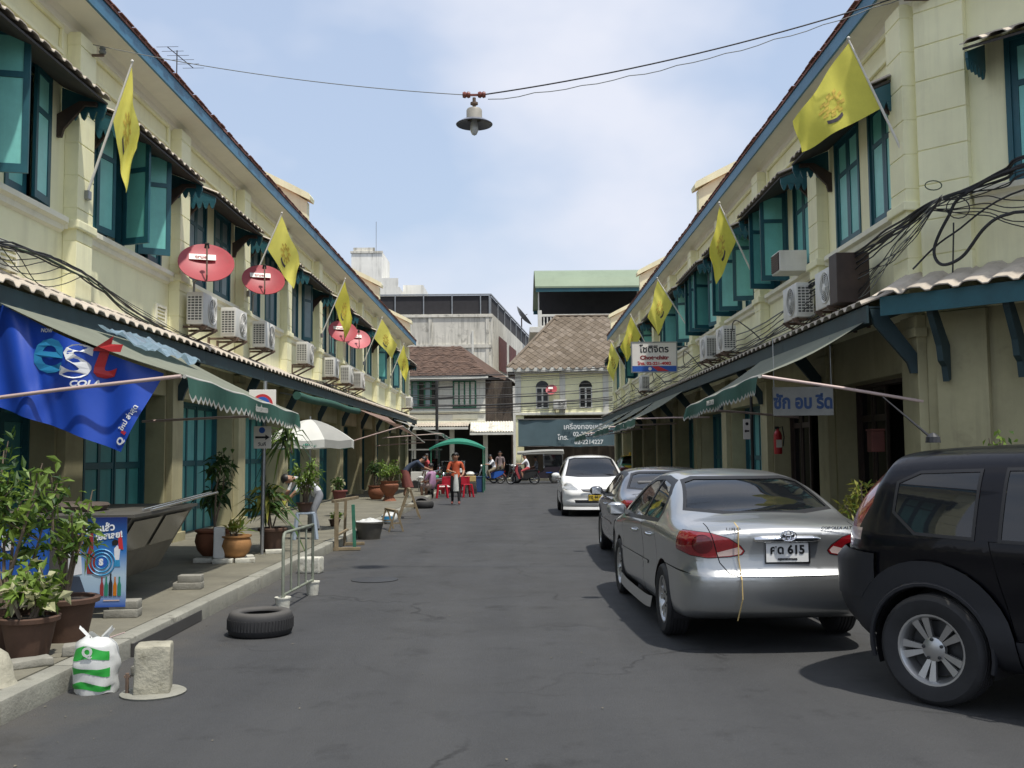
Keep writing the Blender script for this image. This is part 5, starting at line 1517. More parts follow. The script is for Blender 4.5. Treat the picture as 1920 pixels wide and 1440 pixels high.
def ac_meshes():
    b = MB(); b.box(-.40, .40, .0, .29, 0, .56, bev=.018); body = b.mesh('case', 'ac_white', smooth=40)
    f = MB(); f.lathe([(.215, 0), (.235, .012), (.225, .02), (.205, .006)], 28, (-.10, .29, .28), Matrix.Rotation(-PI / 2, 3, 'X')); 
    f.bm.verts.ensure_lookup_table()
    ring = f.mesh('fan_ring', 'ac_white', smooth=40)
    g = MB()
    g.lathe([(0, .004), (.205, .004)], 28, (-.10, .29, .28), Matrix.Rotation(-PI / 2, 3, 'X')); back = g.mesh('fan_recess', 'ac_grille')
    g = MB()
    for k in range(6):
        r = .04 + .03 * k; g.tube([(-.10 + r * math.cos(2 * PI * i / 20), .312, .28 + r * math.sin(2 * PI * i / 20)) for i in range(21)], .0035, 4, cap=False)
    for k in range(8):
        a = PI * k / 4; g.tube([(-.10, .312, .28), (-.10 + .21 * math.cos(a), .312, .28 + .21 * math.sin(a))], .004, 4)
    g.lathe([(0, .02), (.05, .016), (.055, .006)], 12, (-.10, .302, .28), Matrix.Rotation(-PI / 2, 3, 'X')); guard = g.mesh('fan_guard', 'ac_white')
    sides = []
    for sx in (-1, 1):
        s = MB(); s.box(sx * .4015 - .002, sx * .4015 + .002, .03, .26, .06, .50); sides.append(('coil', s.mesh('coil', 'ac_grille')))
    l = MB()
    for k in range(10):
        for sx in (-1, 1): l.box(sx * .405 - .005, sx * .405 + .005, .025, .265, .06 + k * .047, .06 + k * .047 + .014)
    for sx in (-1, 1):
        for y in (.08, .145, .21): l.box(sx * .405 - .004, sx * .405 + .004, y - .006, y + .006, .05, .51)
    louv = l.mesh('side_grille', 'ac_white')
    k = MB()
    for x in (-.28, .28):
        k.beam((x, -.25, -.03), (x, .33, -.03), .04); k.beam((x, -.25, -.32), (x, .30, -.045), .035); k.beam((x, -.26, -.34), (x, -.26, 0), .04)
    k.box(-.34, .34, .04, .07, -.012, -.002); k.box(-.34, .34, .24, .27, -.012, -.002)
    brk = k.mesh('bracket', 'rust_steel')
    return [('case', body), ('fan_ring', ring), ('fan_recess', back), ('fan_guard', guard), *sides, ('side_grille', louv), ('bracket', brk)]
AC = ac_meshes()
def ac(F, s, z, label, o=.28, group='outdoor air conditioner units'):
    t = thing('air_conditioner', label, 'air conditioner', (0, 0, 0), 0, group)
    t.matrix_basis = F @ T(s, o, z)
    for nm, me in AC:
        ob = inst(nm, me, t)
        if nm in ('fan_guard', 'side_grille'): ob['kind'] = 'stuff'
    return t
for Z, z, lb in ((17.2, 3.86, 'air conditioner unit below the nearest red dish'), (19.15, 3.88, 'air conditioner unit in the middle of the three below two red dishes'), (21.4, 3.92, 'air conditioner unit showing its grey side, third from the left'),
                 (25.6, 3.95, 'lone air conditioner unit between the two clusters on the left row'), (29.3, 3.9, 'air conditioner unit at the near end of the far left cluster'), (31.9, 3.9, 'air conditioner unit second in the far left cluster'), (34.3, 3.9, 'air conditioner unit at the far end of the far left cluster'), (50.2, 3.95, 'air conditioner unit at the far end of the left row')):
    ac(FL, -Z, z, lb)
a1 = ac(FR, 14.4, 3.70, 'air conditioner unit beside a tall brown box at the right corner')
ac(FR, 16.2, 3.76, 'stained air conditioner unit second from the right corner')
ac(FR, 21.9, 3.80, 'air conditioner unit amid cables in the middle of the right row'); ac(FR, 23.9, 3.82, 'air conditioner unit just beyond the one amid cables on the right row'); ac(FR, 36.2, 3.85, 'air conditioner unit below the white restaurant sign')
m = MB(FR); m.box(13.62, 13.96, .16, .62, 3.66, 4.36, bev=.01); o = m.build('switch_box', 'brown_wood'); tag(o, 'tall dark brown box on the wall beside the corner air conditioner', 'box')
# box unit built into a shutter
t = thing('window_air_conditioner', 'grey box air conditioner pushed through a right row shutter', 'air conditioner', FR @ Vector((17.0, .55, 4.86)))
m = MB(); m.box(-.02, .45, -.26, .26, -.18, .18, bev=.012); m.build('case', 'ac_white', t)
m = MB(); m.box(-.035, -.018, -.23, .23, -.15, .15); m.build('coil', 'brown_wood', t)
m = MB()
for k in range(8): m.box(-.042, -.036, -.23, .23, -.14 + k * .038, -.14 + k * .038 + .014)
m.build('grille', 'rust_steel', t, kind='stuff')
# yellow framed vents low on the left wall
for Z in (11.35, 16.3):
    t = thing('wall_vent', 'square yellow framed vent on the left wall, %s' % ('nearest' if Z < 12 else 'second'), 'vent', (-WL, Z, 3.95))
    m = MB(FL @ T(0, 0, 0)); m.M = None
    for b_ in ((.0, .04, -.24, .24, -.17, -.12), (.0, .04, -.24, .24, .12, .17), (.0, .04, -.24, -.19, -.12, .12), (.0, .04, .19, .24, -.12, .12)): m.box(*b_)
    m.build('frame', 'trim_cream', t)
    for k in range(4):
        m = MB(); m.box(.004, .03, -.185, .185, -.11 + k * .06, -.11 + k * .06 + .025); m.build('slat', 'trim_cream', t)

# ------------------------------------------------------------------ canvas awnings
def awning(label, xb, zb, xf, zf0, zf1, Z0, Z1, top_mat, val=None, arm=None, scal=.0, valh=.24, words=None, seed=0):
    t = thing('canvas_awning', label, 'awning', (xb, Z0, 0), 0, 'canvas awnings below the tin canopies')
    r = random.Random(seed)
    L = Z1 - Z0
    def fn(u, v, dz=0):
        y = L * u; zf = zf0 + (zf1 - zf0) * u
        x = (xf - xb) * v; z = zb + (zf - zb) * v
        z += -.05 * math.sin(PI * v) * (1 + .4 * math.sin(5 * u + seed)) + .012 * math.sin(24 * u + 3 * v + seed) * v
        return Vector((x, y, z + dz))
    m = MB(); m.grid(lambda u, v: fn(u, v), 24, 8); m.build('canvas', top_mat, t, smooth=80)
    m = MB(); m.tube([fn(i / 12, 1, -.015) for i in range(13)], .022, 8); m.build('front_bar', 'canvas_edge', t, smooth=60)
    if val:
        n = int(L / .19)
        m = MB(); sg = 1 if xf > xb else -1
        cols = []
        for i in range(n * 4 + 1):
            u = i / (n * 4); p = fn(u, 1, -.02)
            h = valh - scal * (abs(((i / 4) % 1) - .5) * 2) ** 1.5
            sw = .03 * math.sin(17 * u + seed) + .05 * (u > .97)
            cols.append([m.bm.verts.new(p + Vector((sg * (.02 + sw * q_ + .01), 0, -h * q_))) for q_ in (0, .35, .7, .86, 1.0)])
        fs = []
        for a, b in zip(cols, cols[1:]):
            for k in range(4): fs.append((m.bm.faces.new((a[k], b[k], b[k + 1], a[k + 1])), k))
        for f, k in fs: f.material_index = 1 if k == 3 else 0
        me = m.mesh('valance', [val, 'canvas_edge'], smooth=80)
        vo = inst('valance', me, t)
        if words:
            F = facing((xf - xb + sg * .06, L * words[1], zf0 + (zf1 - zf0) * words[1] - valh * .5), (sg, 0, 0))
            m = MB(); m.text(words[0], F, valh * .42, .002, .004); m.build('faded_lettering', 'canvas_edge', vo)
    for u in ((0.0, 1.0) if arm else ()):
        p = fn(u, 1, -.02)
        m = MB(); e_ = Vector((0, -.10 if u == 0 else .02, 0)); m.tube([p + e_, p * .5 + Vector((arm[0] - xb, p.y, arm[1])) * .5 + Vector((0, 0, .01)) + e_, Vector((arm[0] - xb, p.y, arm[1])) + e_], .020, 8); m.build('arm', 'tube_pink', t, smooth=60)
    return t
awning('grey green awning on the left with ragged green valance, nearest', -5.36, 3.20, -3.43, 2.44, 2.24, 10.1, 15.3, 'canvas_grey_green', 'canvas_green', (-5.85, 2.14), .07, .26, ('ซ่อมสร้อยทอง', .55), 1)
awning('grey green awning on the right corner with dark green valance', 4.36, 3.22, 3.02, 2.56, 2.40, 12.3, 17.6, 'canvas_grey_green', 'canvas_green', (5.0, 2.2), .06, .24, ('ANNE 2012H', .55), 2)
awning('green awning beyond the restaurant sign, nearest of the far three', 4.36, 3.22, 3.10, 2.50, 2.46, 25.9, 31.2, 'canvas_grey_green', 'canvas_green', (5.0, 2.5), .05, .22, ('1212', .5), 3)
awning('green awning in the middle of the far three on the right', 4.36, 3.22, 2.9, 2.42, 2.40, 31.5, 36.9, 'canvas_grey_green', 'canvas_green', (5.0, 2.5), .05, .22, None, 4)
awning('farthest green awning on the right beside the white hatchback', 4.36, 3.22, 2.55, 2.32, 2.30, 37.2, 43.5, 'canvas_grey_green', 'canvas_green', (5.0, 2.5), .05, .24, None, 5)
awning('brownish awning stretched over the left pavement pots', -5.36, 3.12, -3.85, 2.55, 2.08, 33.0, 40.5, 'canvas_brown', None, (-5.85, 1.95), 0, .2, None, 6)
awning('light grey awning at the far end of the left pavement', -5.36, 3.10, -3.3, 2.50, 2.30, 42.5, 49.5, 'canvas_grey', 'canvas_green', (-5.85, 2.3), .04, .16, None, 7)
t = thing('rolled_awning', 'rolled up green awning below the left tin canopy', 'awning', (-5.28, 23.5, 3.02))
m = MB(); m.tube([(0, i * .9, -.02 * math.sin(i)) for i in range(11)], .10, 12); m.build('roll', 'canvas_green', t, smooth=60)
for i in range(2): m = MB(); m.beam((0, .4 + i * 8, 0), (-.5, .4 + i * 8, .1), .04); m.build('bracket', 'steel', t)

# blue cola banner hung across the pavement from the awning's near end
def bpx(x, y, Z=10.18): return Vector(((x - 972) * Z / 1850, Z, 1.6 + (850 - y) * Z / 1850))
t = thing('vinyl_banner', 'creased blue cola banner hanging from the near awning', 'banner', bpx(0, 700))
o_ = t.location.copy()
A_, B_, C2, D_ = bpx(-80, 520), bpx(302, 694), bpx(236, 842), bpx(-80, 725)
def bfn(u, v, off=0):
    p = (A_ * (1 - u) + B_ * u) * (1 - v) + (D_ * (1 - u) + C2 * u) * v
    p = p + Vector((0, .05 * math.sin(9 * u + 2 * v) * (1 - v * .6) + .035 * math.sin(21 * u - 5 * v) + .05 * math.exp(-((u - .30 - .25 * v) / .035) ** 2) - .04 * math.exp(-((u - .62 + .2 * v) / .05) ** 2) - .1 * v + off, -.07 * math.sin(PI * u) * (1 - v)))
    return p - o_
m = MB(); m.grid(bfn, 60, 24); cl = m.build('sheet', 'banner_blue', t, smooth=80)
def on_banner(txt, px_, py_, size, mt, rot=0.0, bold=.01, shear=0.0, sx=1.0):
    p = bpx(px_, py_) - o_; u, v = .6, .5
    F = T(*p) @ RX(PI / 2) @ RZ(rot)
    m = MB(); m.text(txt, F, size, .002, bold, shear=shear, sx=sx)
    # drape the letters on the creases
    for vv in m.bm.verts:
        w = vv.co + o_
        best = None
        lo, hi = 0.0, 1.0
        uu, v2 = u, v
        for _ in range(12):
            q_ = bfn(uu, v2) + o_
            du = (bfn(uu + .01, v2) - bfn(uu - .01, v2)) / .02; dv = (bfn(uu, v2 + .01) - bfn(uu, v2 - .01)) / .02
            ex, ez = w.x - q_.x, w.z - q_.z
            det = du.x * dv.z - du.z * dv.x
            if abs(det) < 1e-6: break
            uu += (ex * dv.z - ez * dv.x) / det; v2 += (du.x * ez - du.z * ex) / det
        vv.co.y = bfn(uu, v2).y - .008 + (vv.co.y - p.y) * .2
    m.build('lettering', mt, cl)
on_banner('e', 92, 650, .74, 'print_cyan', -.10, .008, .0, 1.12)
on_banner('s', 142, 661, .72, 'print_white', -.05, .010, .12, 1.15)
on_banner('t', 184, 659, .74, 'print_red', -.05, .010, .25, 1.15)
on_banner('COLA', 158, 713, .088, 'print_white', .02, .003, .2, 1.2)
on_banner('NOW', 84, 612, .055, 'print_white', -.1, .002)
on_banner('ใหม่ ล่าสุด', 247, 778, .075, 'print_white', 1.05, .002)
on_banner('Q', 234, 822, .10, 'print_white', 1.05, .004)
on_banner('E', 240, 806, .07, 'print_red', 1.05, .004)
# crumpled clear sheet lying on the near awning
t = thing('plastic_sheet', 'crumpled clear blue plastic sheet lying on the near awning', 'sheet', (-5.0, 13.2, 3.1))
def crum(u, v): 
    p = Vector((-.28 + .62 * v, -.9 + 2.2 * u, .06 - .30 * v))
    return p + Vector((0, 0, .10 + .09 * mnoise.noise(Vector((u * 7, v * 5, 1))) + .05 * mnoise.noise(Vector((u * 17, v * 13, 2)))))
m = MB(); m.grid(crum, 30, 10); m.build('sheet', 'clear_sheet', t)

# ------------------------------------------------------------------ signs
t = thing('hanging_sign', 'white restaurant sign with Thai name and blue strip on the right row', 'sign', (3.97, 28.6, 4.36))
m = MB(); m.box(-.64, .64, -.03, .03, -.26, .42, bev=.005); m.build('panel', 'sticker_white', t)
m = MB(); m.box(-.64, .64, -.032, .032, -.42, -.262); m.build('strip', 'print_blue', t)
m = MB()
for b_ in ((-.67, .67, -.04, .04, .42, .45), (-.67, .67, -.04, .04, -.45, -.42), (-.67, -.64, -.04, .04, -.42, .42), (.64, .67, -.04, .04, -.42, .42)): m.box(*b_)
m.build('frame', 'steel', t)
F = RX(PI / 2)
m = MB(); m.text('โชติจิตร', T(0, -.034, .22) @ F, .27, .002, .006); m.build('thai_name', 'print_black', t)
m = MB(); m.text('Chotechitr', T(0, -.034, -.02) @ F, .155, .002, .008, sx=1.2); m.build('latin_name', 'print_dark_red', t)
m = MB(); m.text('โทร. 02-221-4082', T(0, -.034, -.19) @ F, .115, .002, .005, sx=1.2); m.build('phone_number', 'print_red', t)
m = MB(); m.prism([(-.08, -.27), (.12, -.27), (.42, -.41), (.1, -.41)], 'y', -.037, -.033); m.build('swoosh', 'print_red', t)
m = MB(); m.lathe([(0, 0), (.05, 0), (.05, .004), (0, .004)], 16, (-.13, -.036, -.34), Matrix.Rotation(PI / 2, 3, 'X')); m.build('roundel', 'sticker_white', t)
m = MB(); m.tube([(.67, 0, .3), (1.05, 0, .3)], .02); m.tube([(.67, 0, -.3), (1.05, 0, -.3)], .02); m.build('bracket', 'steel', t)
t = thing('laundry_sign', 'white sign with large blue Thai letters under the right corner awning', 'sign', (3.78, 13.1, 2.26))
m = MB(); m.box(-.40, .40, -.015, .015, -.19, .19, bev=.004); m.build('panel', mat('sign_white_shaded', (0.27, 0.27, 0.25), 0.6, var=0.15, vs=4), t)  # white board and blue letters toned down to paint in the awning's shade
m = MB(); m.text('ซัก อบ รีด', T(0, -.018, -.02) @ F, .24, .002, .010, sx=.82); m.build('lettering', mat('sign_blue_shaded', (0.012, 0.05, 0.16), 0.5, var=0.1), t)
for x in (-.38, .38): m = MB(); m.tube([(x, 0, .19), (x, 0, .85)], .006, 5); m.build('hanger', 'steel', t)
# no parking sign on its post, left pavement
t = thing('road_sign', 'no parking sign with arrow plate on a grey post among the pots', 'sign', (-3.78, 14.6, PAVE_Z))
m = MB(); m.tube([(0, 0, 0), (.03, 0, 2.55)], .028, 10); m.build('post', 'steel', t, smooth=60)
m = MB(); m.box(-.20, .20, -.05, -.035, 1.98, 2.42, bev=.006); pl = m.build('upper_plate', 'sticker_white', t)
m = MB(); m.lathe([(.0, 0), (.155, 0), (.155, .004), (0, .004)], 28, (0, -.052, 2.2), Matrix.Rotation(PI / 2, 3, 'X')); m.build('red_disc', 'print_red', pl)
m = MB(); m.lathe([(0, .004), (.115, .004), (.115, .008), (0, .008)], 28, (0, -.052, 2.2), Matrix.Rotation(PI / 2, 3, 'X')); m.build('blue_disc', 'print_blue', pl)
m = MB(); m.ob((0, -.064, 2.2), (.25, .004, .035), (0, .78, 0)); m.build('slash', 'print_red', pl)
m = MB(); m.box(-.125, .135, -.05, -.035, 1.55, 1.88, bev=.006); pl = m.build('lower_plate', 'sticker_white', t)
m = MB(); m.prism([(-.10, 1.70), (.05, 1.70), (.05, 1.675), (.115, 1.715), (.05, 1.755), (.05, 1.73), (-.10, 1.73)], 'y', -.054, -.051); m.build('arrow', 'print_black', pl)
m = MB(); m.lathe([(0, 0), (.045, 0), (.045, .003), (0, .003)], 18, (0, -.052, 1.82), Matrix.Rotation(PI / 2, 3, 'X')); m.build('symbol', 'print_blue', pl)
m = MB(); m.text('วันคี่', T(0, -.052, 1.61) @ F, .07, .001, .001); m.build('lettering', 'print_black', pl)
t = thing('road_sign', 'narrow white arrow sign on a dark post by the right doors', 'sign', (4.30, 18.6, PAVE_Z))
m = MB(); m.tube([(.1, .03, 0), (.1, .03, 2.5)], .03, 8); m.build('post', 'dark_metal', t, smooth=60)
m = MB(); m.box(-.07, .06, -.02, .0, 1.68, 2.06); pl = m.build('plate', 'sticker_white', t)
m = MB(); m.prism([(-.05, 1.83), (-.02, 1.80), (-.02, 1.82), (.04, 1.82), (.04, 1.85), (-.02, 1.85), (-.02, 1.87)], 'y', -.024, -.0205); m.build('arrow', 'print_black', pl)
m = MB(); m.lathe([(0, 0), (.03, 0), (.03, .003), (0, .003)], 14, (0, -.021, 1.97), Matrix.Rotation(PI / 2, 3, 'X')); m.build('symbol', 'print_black', pl)
m = MB(); m.box(-.09, .09, -.09, .09, -.14, .14, bev=.015); m.box(-.10, .10, -.1, .1, .141, .17, bev=.01)
o = m.build('letter_box', 'rust_red'); o.location = (4.80, 13.3, 1.72); tag(o, 'small rusty red letter box on the right row pillar', 'letter box')
t = thing('fire_extinguisher', 'red fire extinguisher hung beside the right doors', 'fire extinguisher', (4.72, 18.0, 1.55))
m = MB(); m.lathe([(0, 0), (.07, .0), (.075, .03), (.075, .34), (.05, .41), (.025, .43), (.025, .46), (0, .46)], 14); m.build('cylinder', 'print_red', t, smooth=50)
m = MB(); m.tube([(0, 0, .46), (.08, -.02, .50), (.10, -.05, .30), (.07, -.08, .14)], .012, 6); m.box(-.05, .02, -.015, .015, .45, .50); m.build('hose', 'black_plastic', t)
m = MB(); m.box(-.05, .05, -.079, -.074, .12, .26); m.build('label_plate', 'sticker_white', t)

# slate banner with phone numbers under the yellow house
t = thing('shop_banner', 'slate blue shop banner with white Thai lettering at the street end', 'banner', (3.0, 59.7, 2.8))
def sfn(u, v): return Vector((-3.0 + 7.5 * u, .04 * math.sin(14 * u) * (1 - v) + .03 * math.sin(30 * u + 3 * v), .82 - 1.62 * v + .05 * math.sin(PI * 3 * u) * v))
m = MB(); m.grid(sfn, 40, 8); b_ = m.build('sheet', 'banner_slate', t, smooth=80)
for tx, x_, z_, sz_ in (('เครื่องทองเหลือง', 1.15, .36, .42), ('โทร.', -.3, -.28, .40), ('02-2212', .9, -.08, .36), ('02-2214227', 1.25, -.56, .36), ('ร้านเก่า', 3.4, -.45, .34)):
    m = MB(); m.text(tx, T(x_, -.12, z_) @ F, sz_, .003, .008); m.build('lettering', 'print_white', b_)
m = MB(); m.tube([(-3.05, 0, .84), (4.55, 0, .84)], .04, 6); m.tube([(-3.05, 0, -.8), (4.55, 0, -.8)], .02, 6); m.build('batten', 'dark_metal', t)
a2 = ac(frame((0, 60.4), (-1, 0), (0, -1)), -2.55, 4.28, 'air conditioner unit between the arched windows of the yellow house', o=.2)
t = thing('satellite_dish', 'small red satellite dish on the yellow house', 'dish', (2.05, 60.0, 5.42))
m = MB(); m.lathe([(0, 0), (.18, .02), (.34, .08), (.35, .08), (.18, .0), (0, -.02)], 24, rot=Vector((-.2, -.9, .5)).to_track_quat('Z', 'Y').to_matrix()); m.build('reflector', 'dish_red', t, smooth=40)
m = MB(); m.tube([(0, .1, -.1), (0, .42, -.25)], .02); m.build('mount', 'steel', t)
m = MB(); m.box(-.2, .08, -.10, -.09, .06, .2, rot=Matrix.Rotation(-.4, 3, 'X')); m.build('sticker', 'sticker_white', t)

# ------------------------------------------------------------------ street lamp on its span wire
t = thing('hanging_lamp', 'enamel street lamp hanging from wires above the street', 'street lamp', (-.54, 12.6, 6.26))
S = .80
m = MB(); m.lathe([(.022, 0), (.022, -.06), (.05, -.065), (.05, -.09), (.022, -.095), (.022, -.16)], 14, (0, 0, -.02)); m.build('stem', 'rust_steel', t, smooth=40)
m = MB(); m.lathe([(0, -.165), (.09, -.17), (.102, -.19), (.102, -.30), (.105, -.31)], 22); m.build('housing', mat('lamp_body', (0.34, 0.32, 0.27), 0.55, var=0.2, vs=9, streak=.4), t, smooth=40)
m = MB(); m.lathe([(.10, -.305), (.16, -.325), (.235, -.37), (.24, -.375), (.235, -.382), (.15, -.337), (.09, -.318)], 30); m.build('shade', 'lamp_enamel' if 'lamp_enamel' in MATS else mat('lamp_enamel', (0.13, 0.14, 0.17), 0.35, var=0.2, vs=8), t, smooth=50)
m = MB(); m.lathe([(.035, -.315), (.045, -.36), (.055, -.42), (.05, -.47), (.03, -.51), (0, -.525)], 16); m.build('bulb', mat('bulb_glass', (0.55, 0.56, 0.55), 0.15, var=0.05), t, smooth=60)
m = MB()
for sx in (-1, 1):
    m.lathe([(0, -.055), (.035, -.05), (.045, -.02), (.03, 0), (.045, .02), (.035, .05), (0, .055)], 12, (sx * .10, 0, .02), Matrix.Rotation(PI / 2, 3, 'Y'))
m.box(-.06, .06, -.012, .012, .005, .03); m.build('insulator', mat('brown_glaze', (0.20, 0.06, 0.04), 0.3, var=0.2), t, smooth=50)
def span(a, b, sag, n=20, wob=0.0):
    a, b = Vector(a), Vector(b)
    return [a.lerp(b, i / n) + Vector((0, wob * math.sin(i * 1.3), -sag * 4 * (i / n) * (1 - i / n) + wob * math.cos(i * 2.1))) for i in range(n + 1)]
def cable(name, label, pts, r=.008, mt='black_cable', n=5):
    c = Vector(pts[0]); m = MB(); m.tube([Vector(p) - c for p in pts], r, n); o = m.build(name, mt); o.location = c
    return tag(o, label, 'cable')
mat('wire_grey', (0.16, 0.17, 0.16), 0.6, var=0.1)
cable('span_wire', 'thin grey wire holding the street lamp from the left', span((-5.75, 13.05, 7.2), (-.66, 12.6, 6.28), .10), .006, 'wire_grey')
cable('span_wire', 'dark wire holding the street lamp from the right', span((-.42, 12.6, 6.28), (5.0, 12.0, 7.32), .13), .010)
cable('lamp_cord', 'pale cord twisted along the lamp wire on the right', span((-.36, 12.58, 6.20), (4.9, 12.0, 7.26), .17, 26, .012), .006, 'wire_grey')
for nm, lb, P_ in (('wire_bracket', 'dark insulator bracket at the top of the right corner', (4.95, 11.95, 7.25)), ('wire_bracket', 'insulator bracket under the left eave', (-5.72, 13.1, 7.12))):
    t = thing(nm, lb, 'bracket', P_)
    sx = -1 if P_[0] > 0 else 1
    m = MB(); m.beam((-sx * .3, 0, -.05), (sx * .1, 0, -.05), .03); m.build('arm', 'rust_steel', t)
    m = MB(); m.lathe([(0, 0), (.04, .0), (.05, .03), (.03, .05), (.045, .07), (.03, .10), (0, .11)], 12, (sx * .08, 0, -.03)); m.build('insulator', 'black_plastic' if sx < 0 else 'wire_grey', t, smooth=40)

# ------------------------------------------------------------------ cables along the fronts
def wander(r, pts, n=10, amp=.05):
    pts = [Vector(p) for p in pts]; out = []
    for k in range(len(pts) - 1):
        p0 = pts[max(0, k - 1)]; p1 = pts[k]; p2 = pts[k + 1]; p3 = pts[min(len(pts) - 1, k + 2)]
        for i in range(n):
            t_ = i / n
            q_ = .5 * ((2 * p1) + (-p0 + p2) * t_ + (2 * p0 - 5 * p1 + 4 * p2 - p3) * t_ ** 2 + (-p0 + 3 * p1 - 3 * p2 + p3) * t_ ** 3)
            out.append(q_ + Vector((0, 0, amp * mnoise.noise(q_ * 1.7 + Vector((r * 9, 0, 0))))) + Vector((amp * .4 * mnoise.noise(q_ * 2 + Vector((0, r * 7, 3))), 0, 0)))
    out.append(pts[-1])
    return out
def bundle(label, name, loc, cables):
    t = thing(name, label, 'cables', loc)
    c0 = Vector(loc)
    for pts, r_, mt in cables:
        m = MB(); m.tube([p - c0 for p in pts], r_, 5); m.build('cable', mt, t)
rr_ = random.Random(5)
cs_ = []
# right corner: the thick bundle that comes in from the upper right and runs on along the row
def rp(x, y, X=None, Z=None, o=.2):
    """point seen at photo pixel (x, y) on a plane in front of the right row or its chamfer"""
    k = (x - 972) / 1850
    if X is not None: Z = X / k
    else:  # chamfer plane: (X - 5.07) + (Z - 12.2) = -o*1.414
        Z = (5.07 + 12.2 - o * 1.414) / (1 + k); X = k * Z
    return Vector((X, Z, 1.6 + (850 - y) * Z / 1850))
WING = Vector((8.6, 9.30, 4.75))      # the cables go on to the wing of the building along the side street
for i in range(7):
    d_ = Vector((0, 0, rr_.uniform(-.07, .07)))
    cs_.append((wander(i, [WING + d_, rp(2000, 285 + i * 6, o=.35) + d_, rp(1900, 322 + i * 5, o=.33) + d_, rp(1830, 352 + i * 3, o=.3), rp(1760, 385, X=4.85) + d_ * .5, rp(1700, 430, X=4.72) + d_, rp(1600, 498, X=4.72) + d_ * 2, rp(1480, 575, X=4.70) + d_ * 2]), rr_.choice((.007, .010, .014)), 'black_cable'))
for i in range(8):
    d_ = Vector((0, 0, rr_.uniform(-.12, .12)))
    cs_.append((wander(i + 10, [rp(1780, 372, X=4.8), rp(1690 + rr_.uniform(-20, 20), 470, X=4.75) + d_, rp(1640 + rr_.uniform(-30, 20), 540 + rr_.uniform(-20, 20), X=4.75), rp(1600 + rr_.uniform(-60, 0), 590, X=4.7)]), .006, rr_.choice(('black_cable', 'wire_grey', 'cable_green'))))
mat('cable_green', (0.02, 0.05, 0.03), 0.6, var=0)
# the heavy hanging loop
cs_.append((wander(31, [WING - Vector((0, 0, .6)), rp(2000, 395, o=.4), rp(1905, 405, o=.4), rp(1860, 430, o=.4), rp(1815, 485, o=.38), rp(1775, 500, o=.38), rp(1762, 470, o=.36), rp(1790, 410, o=.34), rp(1830, 362, o=.32), rp(2000, 300, o=.34), WING], 8, .01), .020, 'black_cable'))
cs_.append((wander(32, [rp(1800, 420, o=.3), rp(1795, 520, o=.3), rp(1785, 560, o=.35)], 8, .02), .010, 'black_cable'))
cs_.append((wander(33, [rp(1720, 510, X=4.8), rp(1800, 440, o=.3), rp(1990, 345, o=.35), WING - Vector((0, 0, .2))], 8, .03), .012, 'black_cable'))
for i in range(5):
    cs_.append((wander(40 + i, [WING - Vector((0, 0, .1 * i)), rp(2000, 370 + i * 14, o=.3), rp(1860, 372 + i * 9, o=.28), rp(1800, 385 + i * 4, o=.26), rp(1745, 395, X=4.85)], 8, .05), .007, 'black_cable'))
loop = [rp(1810 + 22 * math.cos(2 * PI * k / 16), 392 + 20 * math.sin(2 * PI * k / 16), o=.42) for k in range(17)]
cs_.append((loop, .007, 'black_cable')); loop = [rp(1765 + 16 * math.cos(2 * PI * k / 16), 348 + 9 * math.sin(2 * PI * k / 16), o=.30) for k in range(17)]
cs_.append((loop, .007, 'cable_green'))
bundle('tangle of black cables looping round the right corner', 'cable_tangle', rp(1780, 372, X=4.8), cs_)
cs_ = []
for i in range(12):
    z = 4.0 + rr_.uniform(-.35, .3); x = 4.72 + rr_.uniform(-.12, .15); P_ = []
    for k in range(9):
        Z = 15.5 + k * 4.4
        P_.append(Vector((x, Z, z - .10 * (k % 2) + rr_.uniform(-.09, .09) - (.10 if i < 5 else 0))))
    cs_.append((wander(60 + i, P_, 6, .06), rr_.choice((.007, .009, .013)), rr_.choice(('black_cable', 'black_cable', 'wire_grey'))))
for i in range(5):
    Z = 19 + i * 6.1
    cs_.append((wander(80 + i, [Vector((4.7, Z, 3.75)), Vector((4.4, Z + .8, 4.25)), Vector((4.62, Z + 2.2, 4.0))], 8, .05), .012, 'black_cable'))
bundle('sagging black cables strung along the right row front', 'cable_tangle', (4.72, 18, 4), cs_)
cs_ = []
for i in range(7):
    d_ = Vector((rr_.uniform(-.04, .04), 0, rr_.uniform(-.05, .05)))
    far = [(-5.68, 5.0, 3.9), (-5.66, 9.0, 3.93 - .03 * i), (-5.66, 11.1, 3.98), (-5.66, 12.6, 3.97), (-5.72, 15.0, 3.70), (-5.72, 18.5, 3.62 - .02 * i), (-5.72, 24, 3.6), (-5.72, 32, 3.72), (-5.72, 42, 3.62), (-5.72, 51, 3.7)]
    cs_.append((wander(100 + i, [Vector(p) + d_ for p in far], 7, .05), rr_.choice((.006, .008, .011)), rr_.choice(('black_cable', 'black_cable', 'cable_green'))))
for i in range(6):
    Z = 9.4 + i * .3
    cs_.append((wander(120 + i, [Vector((-5.66, Z, 3.95)), Vector((-5.68, Z + .8, 3.8 - .03 * i)), Vector((-5.66, Z + 1.8, 3.95))], 8, .04), .006, rr_.choice(('cable_green', 'black_cable'))))
for i in range(4):
    cs_.append((wander(130 + i, [Vector((-5.68, 13.2, 3.95)), Vector((-5.75, 14.2 + i * .6, 3.75)), Vector((-5.85, 15.0 + i, 3.72))], 8, .02), .005, 'black_cable'))
bundle('thin cables sagging along the left row front', 'cable_tangle', (-5.7, 12, 3.9), cs_)
cs_ = []
